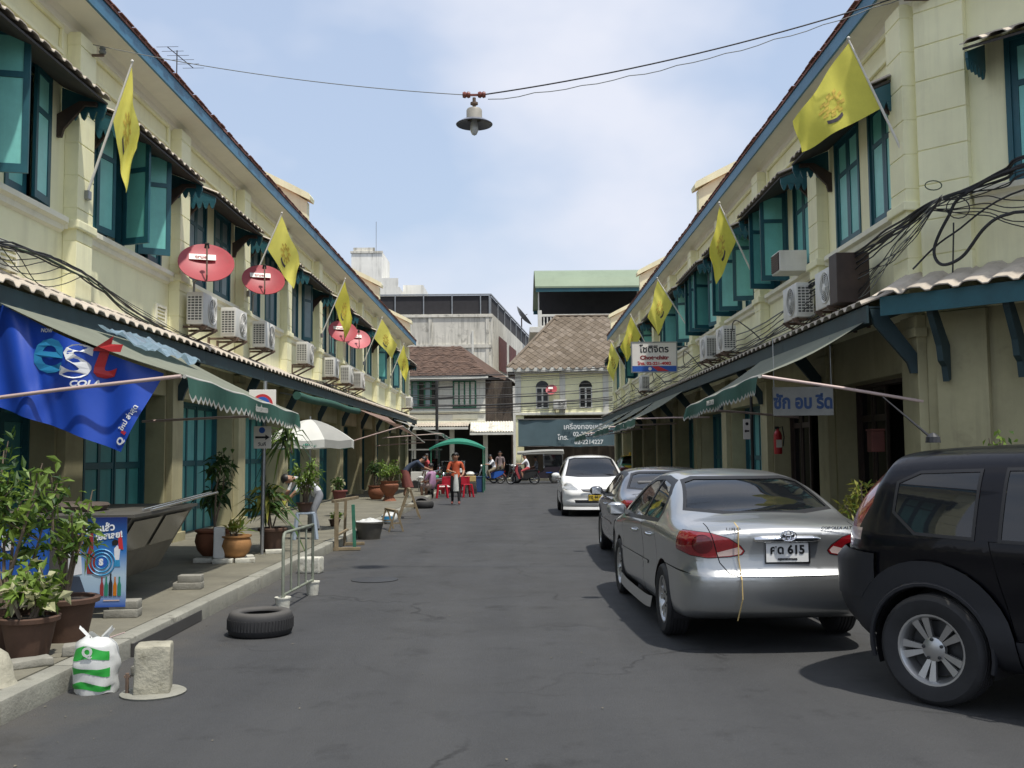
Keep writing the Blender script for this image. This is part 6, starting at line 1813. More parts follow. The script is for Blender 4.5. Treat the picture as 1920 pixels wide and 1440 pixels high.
for i in range(16):
    z0 = 3.9 + i * .155; Y = 54.6 + (i % 4) * .25
    a, b = Vector((-9.0, Y, z0 + rr_.uniform(-.15, .1))), Vector((8.5, Y, z0 + .55 + rr_.uniform(-.1, .2)))
    cs_.append((span(a, b, rr_.uniform(.1, .5), 16), rr_.choice((.012, .018, .028)), 'black_cable'))
bundle('black power lines crossing the end of the street', 'cable_tangle', (0, 54.6, 4.5), cs_)
t = thing('utility_pole', 'thin dark pole at the far left corner carrying the power lines', 'pole', (-4.45, 54.0, 0))
m = MB(); m.tube([(0, 0, 0), (0, 0, 5.6)], .085, 10); m.build('post', 'dark_metal', t, smooth=60)
m = MB(); m.beam((-.9, .4, 4.6), (.9, .4, 4.7), .09); m.beam((-.9, .4, 5.2), (.9, .4, 5.3), .09); m.build('crossarm', 'dark_metal', t)
# aerials on the left eave
t = thing('roof_aerial', 'television aerial above the left eave', 'aerial', (-5.5, 15.6, 7.72)); t.scale = (.62, .62, .62)
m = MB(); m.tube([(0, 0, 0), (0, 0, .75)], .015, 6); m.build('mast', 'dark_metal', t)
m = MB(); m.tube([(-.15, -.3, .72), (.2, .7, .55)], .012, 5)
for k in range(6):
    p = Vector((-.15, -.3, .72)).lerp(Vector((.2, .7, .55)), k / 5); m.tube([p + Vector((-.32, .1, .04)), p + Vector((.32, -.1, -.04))], .006, 4)
m.build('elements', 'dark_metal', t)
# ------------------------------------------------------------------ plants
mat('leaf_mid', (0.065, 0.13, 0.022), 0.5, var=0.35, vs=9, sub=0.35)
mat('leaf_light', (0.17, 0.26, 0.04), 0.5, var=0.3, vs=9, sub=0.35)
mat('leaf_dark', (0.03, 0.075, 0.018), 0.5, var=0.35, vs=9, sub=0.3)
mat('leaf_yellow', (0.30, 0.30, 0.05), 0.5, var=0.3, vs=9, sub=0.35)
mat('leaf_pale', (0.45, 0.45, 0.25), 0.5, var=0.25, vs=9, sub=0.35)
mat('bark', (0.16, 0.12, 0.085), 0.9, var=0.3, vs=12)
mat('terracotta', (0.23, 0.085, 0.042), 0.8, var=0.2, vs=5, streak=0.35, grime=(0.08, 0.05, 0.035))
mat('ochre_pot', (0.34, 0.17, 0.06), 0.8, var=0.2, vs=5, streak=0.3, grime=(0.1, 0.06, 0.035))
mat('dark_pot', (0.085, 0.045, 0.028), 0.8, var=0.25, vs=5, streak=0.3)
mat('soil', (0.04, 0.03, 0.022), 0.95, var=0.3, vs=20)
mat('concrete_block', (0.36, 0.34, 0.26), 0.9, var=0.2, vs=5, bump=.5, bs=25, spots=0.65, ss=6, grime=(0.12, 0.11, 0.065))
mat('white_block', (0.56, 0.55, 0.47), 0.9, var=0.15, vs=6, bump=.4, bs=30, spots=0.5, ss=7, grime=(0.2, 0.18, 0.12))
mat('brick_grey', (0.26, 0.25, 0.21), 0.9, var=0.2, vs=6, bump=.4, bs=30, spots=.4, grime=(.09, .08, .06))
mat('old_timber', (0.22, 0.17, 0.10), 0.85, var=0.3, vs=7, streak=0.3)
mat('paint_green', (0.03, 0.15, 0.09), 0.6, var=0.25, vs=8, spots=.4, grime=(.1, .08, .05))
mat('bag_white', (0.72, 0.73, 0.70), 0.35, var=0.06, vs=9, sub=0.25)
mat('bag_green', (0.03, 0.35, 0.05), 0.35, var=0.1, vs=9)
mat('plastic_red', (0.50, 0.02, 0.04), 0.35, var=0.1, vs=3, sub=.1)
mat('plastic_blue_grey', (0.30, 0.36, 0.43), 0.4, var=0.1, vs=3)
mat('plastic_blue', (0.025, 0.06, 0.16), 0.45, var=0.1)
mat('plastic_green', (0.02, 0.22, 0.08), 0.45, var=0.1)
mat('parasol_green', (0.04, 0.30, 0.20), 0.7, var=0.1, vs=1, sub=0.3)
mat('parasol_white', (0.74, 0.74, 0.68), 0.7, var=0.05, sub=0.25)
mat('stall_metal', (0.10, 0.095, 0.08), 0.55, metal=0.2, var=0.25, vs=4, spots=.4, ss=4, grime=(.08, .06, .045))
mat('skin', (0.36, 0.20, 0.13), 0.6, var=0.08)
mat('hair_black', (0.012, 0.011, 0.011), 0.5, var=0.1)
for nm, c_ in (('cloth_white', (0.66, 0.67, 0.70)), ('cloth_grey', (0.22, 0.23, 0.25)), ('cloth_navy', (0.03, 0.045, 0.075)), ('cloth_maroon', (0.19, 0.06, 0.05)), ('cloth_orange', (0.48, 0.09, 0.035)), ('cloth_black', (0.018, 0.018, 0.02)), ('cloth_purple', (0.42, 0.24, 0.38)), ('cloth_red', (0.45, 0.07, 0.08)), ('cloth_pinkish', (0.33, 0.25, 0.24)), ('cloth_khaki', (0.22, 0.18, 0.12))):
    mat(nm, c_, 0.85, var=0.15, vs=5)
def leaf(mb, p, d, n, L, W, fold=.25, droop=0.0):
    d = d.normalized(); s_ = d.cross(n)
    if s_.length < 1e-4: s_ = d.orthogonal()
    s_.normalize(); n2 = s_.cross(d).normalized()
    mid = p + d * L * .5 - Vector((0, 0, droop * L * .15)); tip = p + d * L - Vector((0, 0, droop * L * .6))
    v = [mb.bm.verts.new(q_) for q_ in (p, mid + s_ * W / 2 + n2 * fold * W, tip, mid - s_ * W / 2 + n2 * fold * W, mid)]
    mb.bm.faces.new((v[0], v[1], v[4])); mb.bm.faces.new((v[1], v[2], v[4])); mb.bm.faces.new((v[2], v[3], v[4])); mb.bm.faces.new((v[3], v[0], v[4]))
def rdir(r, up=0.2):
    while True:
        v = Vector((r.uniform(-1, 1), r.uniform(-1, 1), r.uniform(-1, 1)))
        if .05 < v.length < 1: break
    v.normalize(); v.z += up
    return v.normalized()
def pot_mesh(kind, r, h, mt):
    m = MB()
    if kind == 'taper': prof = [(0, 0), (r * .68, 0), (r * .93, h * .86), (r * 1.06, h * .87), (r * 1.08, h * .97), (r * 1.02, h), (r * .90, h * .985), (r * .86, h * .90), (0, h * .88)]
    elif kind == 'round': prof = [(0, 0), (r * .58, 0), (r * .85, h * .22), (r * 1.0, h * .55), (r * .93, h * .82), (r * .86, h * .88), (r * 1.0, h * .93), (r * 1.0, h), (r * .86, h), (r * .8, h * .9), (0, h * .88)]
    else: prof = [(0, 0), (r * .75, 0), (r * .45, h * .22), (r * .55, h * .34), (r * .95, h * .6), (r * 1.0, h * .8), (r * .85, h * .9), (r * 1.0, h), (r * .85, h), (r * .78, h * .92), (0, h * .9)]
    m.lathe(prof, 22)
    return m.mesh('pot', mt, smooth=40)
def plant(name, label, loc, kind='bush', pot=('taper', .2, .3, 'terracotta'), h=.8, w=.45, n=220, ls=.10, lw=.045, mats=('leaf_mid',), seed=1, stems=4, trunk=.3, droop=.3, cat='plant', group=None, hang=False):
    t = thing(name, label, cat, loc, 0, group)
    r = random.Random(seed)
    z0 = 0.0
    if pot:
        inst('pot', pot_mesh(*pot), t); z0 = pot[2] * .88
        m = MB(); m.lathe([(0, 0), (pot[1] * .86, .0), (pot[1] * .84, .012), (0, .02)], 16, (0, 0, z0)); m.build('soil', 'soil', t)
    heads = []
    m = MB()
    for k in range(stems):
        a = r.uniform(0, 2 * PI); rr = r.uniform(.2, .9) * w * .75
        top = Vector((rr * math.cos(a), rr * math.sin(a), z0 + h * r.uniform(.45, .95)))
        b0 = Vector((r.uniform(-.04, .04), r.uniform(-.04, .04), z0 - .02))
        midp = b0.lerp(top, .5) + Vector((r.uniform(-.06, .06), r.uniform(-.06, .06), .05 * h))
        m.tube([b0, b0.lerp(midp, .5), midp, midp.lerp(top, .6), top], [.016, .014, .011, .008, .004], 5)
        heads.append((midp, top))
        for _ in range(2):
            q_ = midp.lerp(top, r.uniform(0, .6)); e = q_ + rdir(r, .5) * w * r.uniform(.25, .55); m.tube([q_, e], [.007, .003], 4); heads.append((q_, e))
    m.build('stem', 'bark', t)
    per = {mm: MB() for mm in mats}
    for i in range(n):
        a, b = heads[r.randrange(len(heads))]
        f = r.random() ** .6
        p = a.lerp(b, f) + Vector((r.gauss(0, 1), r.gauss(0, 1), r.gauss(0, .8))) * (w * (.10 if kind == 'bush' else .05))
        mm = per[mats[min(len(mats) - 1, int(abs(r.gauss(0, .8)) * len(mats) / 2))]]
        if kind == 'bush':
            leaf(mm, p, rdir(r, .25), rdir(r, 1.0), ls * r.uniform(.6, 1.25), lw * r.uniform(.7, 1.2), .2, droop)
        elif kind == 'strap':
            d = rdir(r, .9); leaf(mm, p, d, Vector((0, 0, 1)), ls * r.uniform(.7, 1.3), lw, .3, droop * 2.2)
        elif kind == 'fern':
            d = rdir(r, -.1); leaf(mm, p, d, Vector((0, 0, 1)), ls * r.uniform(.7, 1.3), lw, .2, 2.0)
    for mm, mb in per.items():
        mb.build('foliage', mm, t, kind='stuff', recalc=False)
    return t
PV = PAVE_Z
# front left thicket
plant('potted_shrub', 'tall leafy shrub in dark clay pot at the left edge', (-3.92, 7.55, PV), pot=('taper', .27, .34, 'dark_pot'), h=1.35, w=.58, n=430, ls=.13, lw=.05, mats=('leaf_light', 'leaf_mid', 'leaf_dark'), seed=3, stems=8)
plant('potted_shrub', 'thin branched shrub in clay pot beside the cola poster', (-3.62, 7.95, PV), pot=('taper', .24, .34, 'dark_pot'), h=1.3, w=.42, n=250, ls=.12, lw=.045, mats=('leaf_light', 'leaf_mid', 'leaf_dark'), seed=8, stems=6)
plant('potted_shrub', 'low variegated shrub with cream leaves at the left kerb', (-3.58, 7.28, PV), pot=('taper', .20, .30, 'dark_pot'), h=.42, w=.40, n=260, ls=.12, lw=.06, mats=('leaf_light', 'leaf_pale', 'leaf_mid'), seed=12, stems=6)
plant('potted_shrub', 'dark bushy shrub farthest back at the left edge', (-4.5, 8.3, PV), pot=('taper', .26, .36, 'dark_pot'), h=1.35, w=.7, n=380, ls=.13, lw=.05, mats=('leaf_mid', 'leaf_dark', 'leaf_light'), seed=15, stems=7)
# pots round the sign post
plant('potted_tree', 'slim sapling in a large terracotta pot left of the sign post', (-4.28, 13.9, PV + .06), pot=('round', .25, .36, 'terracotta'), h=1.35, w=.42, n=170, ls=.19, lw=.06, mats=('leaf_dark', 'leaf_mid'), seed=21, stems=3, droop=.9)
plant('potted_plant', 'spiky young plant in a round ochre pot by the sign post', (-3.90, 13.65, PV + .06), 'strap', pot=('round', .22, .30, 'ochre_pot'), h=.16, w=.2, n=36, ls=.24, lw=.05, mats=('leaf_yellow', 'leaf_light'), seed=23, stems=3, droop=.2)
plant('potted_plant', 'large drooping leaved plant in a brown pot right of the sign post', (-3.72, 15.0, PV), 'strap', pot=('taper', .21, .36, 'dark_pot'), h=.75, w=.35, n=90, ls=.50, lw=.075, mats=('leaf_mid', 'leaf_yellow', 'leaf_dark'), seed=25, stems=5, droop=.55)
plant('hanging_fern', 'drooping fern hanging under the awning beside the road sign', (-3.62, 15.6, 1.65), 'strap', pot=None, h=.42, w=.24, n=60, ls=.48, lw=.055, mats=('leaf_mid', 'leaf_light', 'leaf_dark'), seed=27, stems=5, droop=.8)
plant('potted_plant', 'bright bushy plant standing on the blue grey stool', (-3.72, 17.2, PV + .47), pot=('taper', .14, .16, 'dark_pot'), h=.78, w=.42, n=340, ls=.13, lw=.04, mats=('leaf_light', 'leaf_mid'), seed=31, stems=7, droop=.6)
plant('potted_shrub', 'green shrub in red pot beside the white pillar', (-4.25, 23.5, PV + .35), pot=('taper', .18, .26, 'cloth_maroon'), h=.40, w=.28, n=160, ls=.12, lw=.05, mats=('leaf_mid', 'leaf_pale'), seed=33, stems=5)
plant('potted_shrub', 'round leafy bush in tall footed terracotta pot', (-4.05, 31.0, PV), pot=('foot', .30, .62, 'terracotta'), h=.75, w=.6, n=420, ls=.13, lw=.05, mats=('leaf_light', 'leaf_mid'), seed=35, stems=8)
plant('potted_shrub', 'darker shrub in terracotta pot behind the footed pot', (-4.6, 32.0, PV), pot=('round', .27, .45, 'terracotta'), h=.95, w=.5, n=260, ls=.13, lw=.05, mats=('leaf_dark', 'leaf_mid'), seed=37, stems=6)
plant('potted_shrub', 'small weedy plant on the pavement near the wooden barrier', (-3.75, 20.2, PV), pot=('taper', .12, .14, 'dark_pot'), h=.22, w=.22, n=80, ls=.10, lw=.04, mats=('leaf_light', 'leaf_mid'), seed=39, stems=4)
# right pavement
plant('potted_shrub', 'yellow green bush between the silver saloon and the off roader', (4.15, 12.0, PV), pot=('taper', .24, .34, 'dark_pot'), h=.80, w=.50, n=520, ls=.13, lw=.028, mats=('leaf_yellow', 'leaf_light'), seed=41, stems=9, droop=.2)
plant('potted_shrub', 'light green shrub behind the off roader at the right edge', (4.72, 9.75, 0), pot=('taper', .26, .36, 'dark_pot'), h=1.55, w=.42, n=340, ls=.09, lw=.045, mats=('leaf_light', 'leaf_mid'), seed=43, stems=6)
plant('potted_plant', 'dim plant by the right doors beyond the silver saloon', (4.35, 20.2, PV), pot=('taper', .18, .28, 'dark_pot'), h=.85, w=.35, n=160, ls=.13, lw=.05, mats=('leaf_dark', 'leaf_mid'), seed=45, stems=5)
# ------------------------------------------------------------------ left foreground objects
def solo(name, label, cat, mb, mt, loc, rz=0, smooth=None, group=None):
    o = mb.build(name, mt, smooth=smooth); o.location = loc; o.rotation_euler = (0, 0, rz)
    return tag(o, label, cat, group)
def rough(mb, amp, sc=9, seed=0):
    for v in mb.bm.verts:
        n_ = mnoise.noise(v.co * sc + Vector((seed, 0, 0)))
        v.co += Vector((n_, mnoise.noise(v.co * sc + Vector((0, seed + 5, 0))), mnoise.noise(v.co * sc + Vector((0, 0, seed + 9))))) * amp
def block(w, d, h, bev=.015, sub=5, amp=.008, seed=0):
    m = MB(); m.box(-w / 2, w / 2, -d / 2, d / 2, 0, h, bev=bev)
    bmesh.ops.subdivide_edges(m.bm, edges=[e for e in m.bm.edges if e.calc_length() > .06], cuts=sub, use_grid_fill=True)
    rough(m, amp, 11, seed)
    return m
t = thing('concrete_bollard', 'mossy square concrete post standing in the road near the kerb', 'concrete block', (-2.48, 6.78, 0), .25)
m = block(.23, .22, .335, .02, 6, .007, 3); m.build('post', 'concrete_block', t, smooth=60)
m = MB(); m.lathe([(0, 0), (.21, 0), (.215, .012), (.20, .02), (0, .022)], 26); m.build('base_plate', 'kerb', t, smooth=40)
m = MB(); m.tube([(-.165, -.02, .0), (-.165, -.02, .15)], .013, 6); m.box(-.185, -.145, -.03, -.01, .12, .135); m.build('steel_pin', 'rust_steel', t)
# carrier bag with green print
t = thing('carrier_bag', 'stuffed white carrier bag with green print against the kerb', 'bag', (-2.90, 6.85, 0))
m = MB()
def bagf(u, v):
    a = 2 * PI * u; rr = .135 * (1.0 - .10 * v + .12 * math.sin(PI * v)) * (1 + .10 * mnoise.noise(Vector((math.cos(a) * 2.2, math.sin(a) * 2.2, v * 5))))
    if v > .86: rr *= 1 - (v - .86) * 3.4
    return Vector((rr * math.cos(a) * 1.05, rr * .85 * math.sin(a), .38 * v + .03 * mnoise.noise(Vector((a, v * 6, 2)))))
m.grid(bagf, 30, 22, wu=True); bg = m.build('bag', 'bag_white', t, smooth=60)
for nm, u0, u1, v0, v1 in (('print_top', .60, .90, .58, .78), ('print_mid', .62, .90, .34, .46), ('print_low', .58, .92, .06, .20)):
    m = MB(); m.grid(lambda u, v: bagf(u0 + (u1 - u0) * u, v0 + (v1 - v0) * v + .02 * math.sin(5 * u)) * 1.02, 12, 5); m.build('green_print', 'bag_green', bg, smooth=60)
p = bagf(.74, .68) * 1.05
m = MB(); m.text('Q', T(p.x, p.y - .012, p.z) @ RX(PI / 2), .085, .002, .004); m.build('printed_letter', 'bag_white', bg)
for sx in (-1, 1):
    m = MB(); m.grid(lambda u, v: Vector((sx * (.04 + .07 * v), -.03 + .06 * u, .36 + .07 * v + .02 * math.sin(6 * u))), 5, 4); m.build('bag_handle', 'bag_white', t, smooth=60)
m = MB(); m.tube([(.05, 0, .35), (.20, -.02, .40)], .005, 6); m.build('straw', 'tube_pink', t)
# loose stones and bricks near the kerb
for i, (x, y, z, w_, d_, h_, rz, lb) in enumerate(((-3.22, 7.35, PV, .26, .13, .08, .3, 'broken brick lying on the kerb behind the carrier bag'), (-2.72, 7.35, 0, .22, .13, .075, -.2, 'lower stone in the gutter right of the carrier bag'), (-3.42, 6.95, PV, .30, .16, .055, .7, 'flat stone on the pavement by the pots'))):
    solo('stone', lb, 'stone', block(w_, d_, h_, .012, 3, .010, i), 'brick_grey', (x, y, z), rz, 60)
m = MB(); m.lathe([(0, .24), (.06, .232), (.11, .19), (.14, .12), (.15, .03), (.17, .0), (0, 0)], 20); rough(m, .008, 8, 4)
solo('clay_dome', 'upturned sandy clay pot at the left picture edge', 'pot', m, 'concrete_block', (-3.40, 6.40, PV), 0, 50)
t = thing('discarded_tyre', 'worn black tyre lying flat in the road near the kerb', 'tyre', (-2.33, 8.98, 0))
m = MB(); m.lathe([(.17, .015), (.20, .0), (.25, .0), (.275, .02), (.288, .06), (.288, .15), (.275, .19), (.25, .21), (.20, .21), (.17, .195), (.165, .18), (.19, .185), (.235, .18), (.245, .105), (.235, .03), (.19, .03), (.165, .035), (.17, .015)], 44); m.build('casing', 'rubber', t, smooth=45)
m = MB()
for k in range(60):
    a = 2 * PI * k / 60; m.ob((.288 * math.cos(a), .288 * math.sin(a), .105), (.006, .014, .09), (0, 0, a + .25))
m.build('tread', 'rubber', t, kind='stuff')
# steel barrier on bucket feet
t = thing('steel_barrier', 'rusty tubular barrier standing on two cement filled buckets', 'barrier', (-2.42, 10.2, 0), math.radians(-2))
Lb, Hb = 1.25, .80
m = MB(); m.tube([(0, 0, .10), (0, 0, Hb - .06), (0, .03, Hb - .015), (0, .08, Hb), (0, Lb, Hb), (0, Lb, .10)], .017, 8); m.build('outer_tube', 'barrier_paint' if 'barrier_paint' in MATS else mat('barrier_paint', (0.20, 0.22, 0.17), 0.6, var=0.25, vs=9, spots=.6, ss=14, grime=(.07, .08, .04)), t, smooth=60)
m = MB(); m.tube([(0, 0, .17), (0, Lb, .17)], .014, 8); m.build('lower_rail', 'barrier_paint', t, smooth=60)
for k in range(1, 4):
    m = MB(); m.tube([(0, Lb * k / 4, .17), (0, Lb * k / 4, Hb)], .012, 7); m.build('upright', 'barrier_paint', t, smooth=60)
for y in (0, Lb):
    m = MB(); m.lathe([(0, 0), (.062, 0), (.078, .14), (.084, .142), (.084, .155), (.07, .155), (.06, .145), (0, .145)], 16, (0, y, 0)); m.build('bucket_foot', 'white_block', t, smooth=40)
solo('painted_block', 'flaking white painted concrete block at the kerb', 'concrete block', block(.31, .20, .215, .02, 5, .007, 7), 'white_block', (-2.84, 13.55, 0), -.15, 60)
# poster board and drink stall
def bm_col(name, lo, hi, axis=2, z0=0, z1=1):
    m = bpy.data.materials.new(name); m.use_nodes = True; nt_ = m.node_tree; b = nt_.nodes['Principled BSDF']; b.inputs['Roughness'].default_value = .4
    tc = nt_.nodes.new('ShaderNodeTexCoord'); sp = nt_.nodes.new('ShaderNodeSeparateXYZ'); mr = nt_.nodes.new('ShaderNodeMapRange'); mx = nt_.nodes.new('ShaderNodeValToRGB')
    mr.inputs[1].default_value = z0; mr.inputs[2].default_value = z1
    mx.color_ramp.elements[0].color = (*lo, 1); mx.color_ramp.elements[1].color = (*hi, 1)
    e = mx.color_ramp.elements.new(.18); e.color = (.30, .42, .55, 1); e = mx.color_ramp.elements.new(.36); e.color = (.38, .50, .60, 1); e = mx.color_ramp.elements.new(.62); e.color = (.03, .16, .46, 1)
    nt_.links.new(tc.outputs['Object'], sp.inputs[0]); nt_.links.new(sp.outputs[axis], mr.inputs[0]); nt_.links.new(mr.outputs[0], mx.inputs[0]); nt_.links.new(mx.outputs[0], b.inputs['Base Color'])
    MATS[name] = m
bm_col('poster_print', (0.02, 0.08, 0.36), (0.008, 0.02, 0.12), 2, .0, .80)
t = thing('poster_board', 'blue cola poster board with bottles leaning on the stall', 'poster', (-3.80, 8.95, PV + .10), math.radians(6))
pw, ph_ = .50, .80
m = MB(); m.box(-pw / 2, pw / 2, 0, .02, 0, ph_); m.build('panel', 'poster_print', t)
Fp = RX(PI / 2)
def flat(name, mt, pts, y=-.004): m = MB(); m.prism(pts, 'y', y, y + .003); return m.build(name, mt, t)
m = MB(); m.text('เอสแล้ว', T(.02, -.004, .70) @ RZ(0) @ Fp @ RZ(.12), .085, .001, .003); m.text('เอสเลย!', T(.10, -.004, .635) @ Fp @ RZ(.12), .075, .001, .003); m.build('slogan', 'print_white', t)
for r_ in (.115, .085, .055):
    m = MB(); m.tube([(.04 + r_ * math.cos(2 * PI * k / 28), -.003, .40 + r_ * math.sin(2 * PI * k / 28)) for k in range(29)], .006, 4, cap=False); m.build('ripple', 'print_cyan', t)
m = MB(); m.lathe([(0, 0), (.05, 0), (.05, .002), (0, .002)], 20, (.04, -.004, .40), Matrix.Rotation(PI / 2, 3, 'X')); m.build('logo_disc', 'print_blue', t)
m = MB(); m.text('S', T(.035, -.007, .40) @ Fp, .075, .001, .005); m.build('logo_letter', 'print_white', t)
flat('bottle_print', 'print_dark_red', [(-.085, .30), (-.02, .30), (-.015, .45), (-.035, .52), (-.04, .66), (-.07, .66), (-.075, .52), (-.095, .45)])
flat('bottle_print', 'print_red', [(.185, .52), (.225, .51), (.215, .60), (.20, .67), (.185, .67), (.18, .60)])
for k, mt in enumerate(('print_dark_red', 'print_green', 'print_black', 'amber', 'print_green')):
    x = .045 + k * .038; hh = .17 + .03 * (k == 2)
    flat('bottle_print', mt, [(x - .015, .10), (x + .015, .10), (x + .016, .10 + hh * .55), (x + .006, .10 + hh * .75), (x + .006, .10 + hh), (x - .006, .10 + hh), (x - .006, .10 + hh * .75), (x - .016, .10 + hh * .55)], -.005)
flat('figure_print', 'cloth_white', [(-.25, .28), (-.13, .30), (-.14, .46), (-.17, .53), (-.25, .50)], -.0035)
flat('figure_print', 'skin', [(-.20, .54), (-.15, .53), (-.125, .58), (-.135, .64), (-.18, .655), (-.215, .62)], -.0036)
flat('figure_print', 'cloth_navy', [(-.25, .05), (-.08, .02), (-.10, .14), (-.15, .28), (-.25, .28)], -.0037)
flat('figure_print', 'cloth_white', [(.15, .42), (.19, .42), (.20, .52), (.17, .55), (.145, .52)], -.0035)
flat('figure_print', 'print_cyan', [(.14, .36), (.20, .36), (.195, .42), (.15, .42)], -.0036)
flat('figure_print', 'hair_black', [(.13, .55), (.17, .55), (.185, .59), (.15, .605), (.125, .585)], -.0037)
flat('web_line', 'tube_pink', [(.06, .055), (.20, .055), (.20, .065), (.06, .065)])
t = thing('drink_stall', 'dull metal drink stall with sloped side and two dark windows', 'stall', (-4.35, 9.05, PV), math.radians(3))
m = MB(); m.prism([(-.55, .22), (.40, .22), (.78, .88), (-.75, .88)], 'y', .05, 2.1); m.build('body', 'stall_metal', t)
m = MB(); m.box(-.78, .82, 0, 2.15, .885, .915); m.build('counter_top', 'stall_metal', t)
dx, dz = .38, .66
for y0, y1 in ((.15, 1.0), (1.12, 1.95)):
    m = MB(); m.poly([(.40 + dx * .48 + .02, y0, .22 + dz * .48), (.40 + dx * .48 + .02, y1, .22 + dz * .48), (.40 + dx * .94 + .02, y1, .22 + dz * .94), (.40 + dx * .94 + .02, y0, .22 + dz * .94)]); m.build('side_pane', 'window_dark', t)
for x in (.74, .82):
    m = MB(); m.tube([(x, .5, .935), (x - .02, 3.1, 1.0)], .015, 8); m.build('rail', 'chrome', t, smooth=60)
m = MB(); m.lathe([(.36, 0), (.40, .05), (.38, .07), (0, .09)], 20, (-.1, .8, .92)); m.build('tray_lid', 'old_wood', t, smooth=40)
m = MB(); m.box(-.50, .05, -.02, .045, .35, .80); m.build('front_panel', 'print_blue', t)
m = MB(); m.text('S', T(-.30, -.024, .68) @ Fp, .22, .002, .008); m.build('panel_letter', 'print_white', t)
for i, (x, y, lb) in enumerate(((-3.60, 9.05, 'pair of grey bricks under the poster board'), (-3.62, 10.9, 'pair of grey bricks under the far stall corner'))):
    tt = thing('brick_stack', lb, 'bricks', (x, y, PV), .1)
    for k in range(2): inst('brick', block(.30 - .05 * k, .16, .075, .008, 2, .004, i * 3 + k).mesh('brick', 'brick_grey', smooth=60), tt, T(.02 * k, .01 * k, .076 * k))
# drain mouth in the kerb
g = MB(); g.box(KERB_L - .16, KERB_L + .012, 8.0, 9.7, .005, .105); g.build('drain_mouth', 'room_dark', pav_l)
for i, (x, y) in enumerate(((-4.3, 13.55), (-4.0, 13.42), (-3.72, 13.5), (-3.62, 14.7), (-3.85, 13.9))):
    solo('brick', ['brick under the terracotta pot', 'brick under the ochre pot, left', 'brick under the ochre pot, right', 'brick beside the sign post foot', 'brick behind the ochre pot'][i], 'brick', block(.26, .13, .06, .008, 2, .004, i), 'white_block', (x, y, PV), .1 * i, 60)
m = MB(); m.box(-.07, .07, -.05, .05, 0, .42, bev=.015); rough(m, .012, 7)
solo('milk_carton', 'tall white and black printed sack between the two pots', 'sack', m, 'bag_white', (-4.08, 13.52, PV + .06), .2)
# stools
def stool(loc, mt, label, s=1.0, group=None, rz=0.2):
    t = thing('plastic_stool', label, 'stool', loc, rz, group)
    m = MB(); m.box(-.16 * s, .16 * s, -.16 * s, .16 * s, .43 * s, .46 * s, bev=.012); m.build('seat', mt, t, smooth=50)
    for sx in (-1, 1):
        for sy in (-1, 1):
            m = MB(); m.beam((sx * .135 * s, sy * .135 * s, .435 * s), (sx * .19 * s, sy * .19 * s, 0), .055 * s, .055 * s, .008); m.build('leg', mt, t)
    for sx in (-1, 1):
        m = MB(); m.beam((sx * .163 * s, -.16 * s, .20 * s), (sx * .163 * s, .16 * s, .20 * s), .02 * s, .05 * s); m.build('stretcher', mt, t)
    return t
stool((-3.70, 17.2, PV), 'plastic_blue_grey', 'blue grey plastic stool carrying a bushy plant')
# timber barrier, tub, bag, trestles, tyres
t = thing('timber_barrier', 'makeshift wooden barrier with one green leg in the gutter', 'barrier', (-2.95, 16.6, 0), math.radians(8))
for nm, a, b, w_, mt in (('post', (-.10, 0, 0), (-.10, .02, .80), .07, 'old_timber'), ('post', (.20, .10, 0), (.17, .10, .76), .07, 'paint_green'), ('post', (.0, .95, 0), (.02, .95, .80), .06, 'old_timber'), ('top_rail', (-.16, .04, .82), (.22, 1.05, .84), .06, 'old_timber'), ('lower_rail', (-.1, .04, .25), (.05, .95, .28), .045, 'old_timber'), ('foot', (-.30, .0, .03), (.30, .02, .03), .06, 'old_timber'), ('foot', (-.25, .95, .03), (.35, 1.0, .03), .06, 'old_timber')):
    m = MB(); m.beam(a, b, w_, w_ * .8, .005); m.build(nm, mt, t)
t = thing('wash_tub', 'grey tapered tub full of rubbish beside the wooden barrier', 'tub', (-2.85, 18.9, 0))
m = MB(); m.lathe([(0, 0), (.20, 0), (.27, .30), (.285, .30), (.285, .33), (.26, .33), (.20, .06), (0, .05)], 24); m.build('tub', 'stall_metal', t, smooth=40)
m = MB(); m.grid(lambda u, v: Vector((.25 * v * math.cos(2 * PI * u), .25 * v * math.sin(2 * PI * u), .33 + .06 * (1 - v) + .05 * mnoise.noise(Vector((u * 9, v * 5, 0))) * (1 - v * .6))), 24, 6, wu=True); m.build('rubbish', 'bag_white', t)
t = thing('rubbish_bag', 'knotted blue and white rubbish bag in the gutter', 'bag', (-3.0, 23.0, 0))
m = MB(); m.grid(lambda u, v: Vector((.19 * math.sin(PI * v) ** .7 * math.cos(2 * PI * u), .17 * math.sin(PI * v) ** .7 * math.sin(2 * PI * u), .26 * (1 - math.cos(PI * v)) / 2)) * (1 + .12 * mnoise.noise(Vector((math.cos(2 * PI * u) * 2, math.sin(2 * PI * u) * 2, v * 4)))), 22, 12, wu=True); m.build('bag', 'bag_white', t, smooth=60)
m = MB(); m.grid(lambda u, v: Vector((.20 * math.cos(-2.6 + 1.6 * u), .18 * math.sin(-2.6 + 1.6 * u), .06 + .12 * v)), 8, 3); m.build('blue_print', 'print_cyan', t)
def trestle(loc, h, L, label, rz):
    t = thing('trestle', label, 'trestle', loc, rz, 'timber trestles in the gutter')
    for y in (0, L):
        for sx in (-1, 1):
            m = MB(); m.beam((sx * h * .36, y, 0), (sx * .02, y + .02 * sx, h), .06, .035); m.build('leg', 'old_timber', t)
        m = MB(); m.beam((-h * .2, y, h * .42), (h * .2, y, h * .42), .05, .03); m.build('brace', 'old_timber', t)
    m = MB(); m.beam((0, -.08, h), (0, L + .08, h), .06, .05); m.build('top_beam', 'old_timber', t)
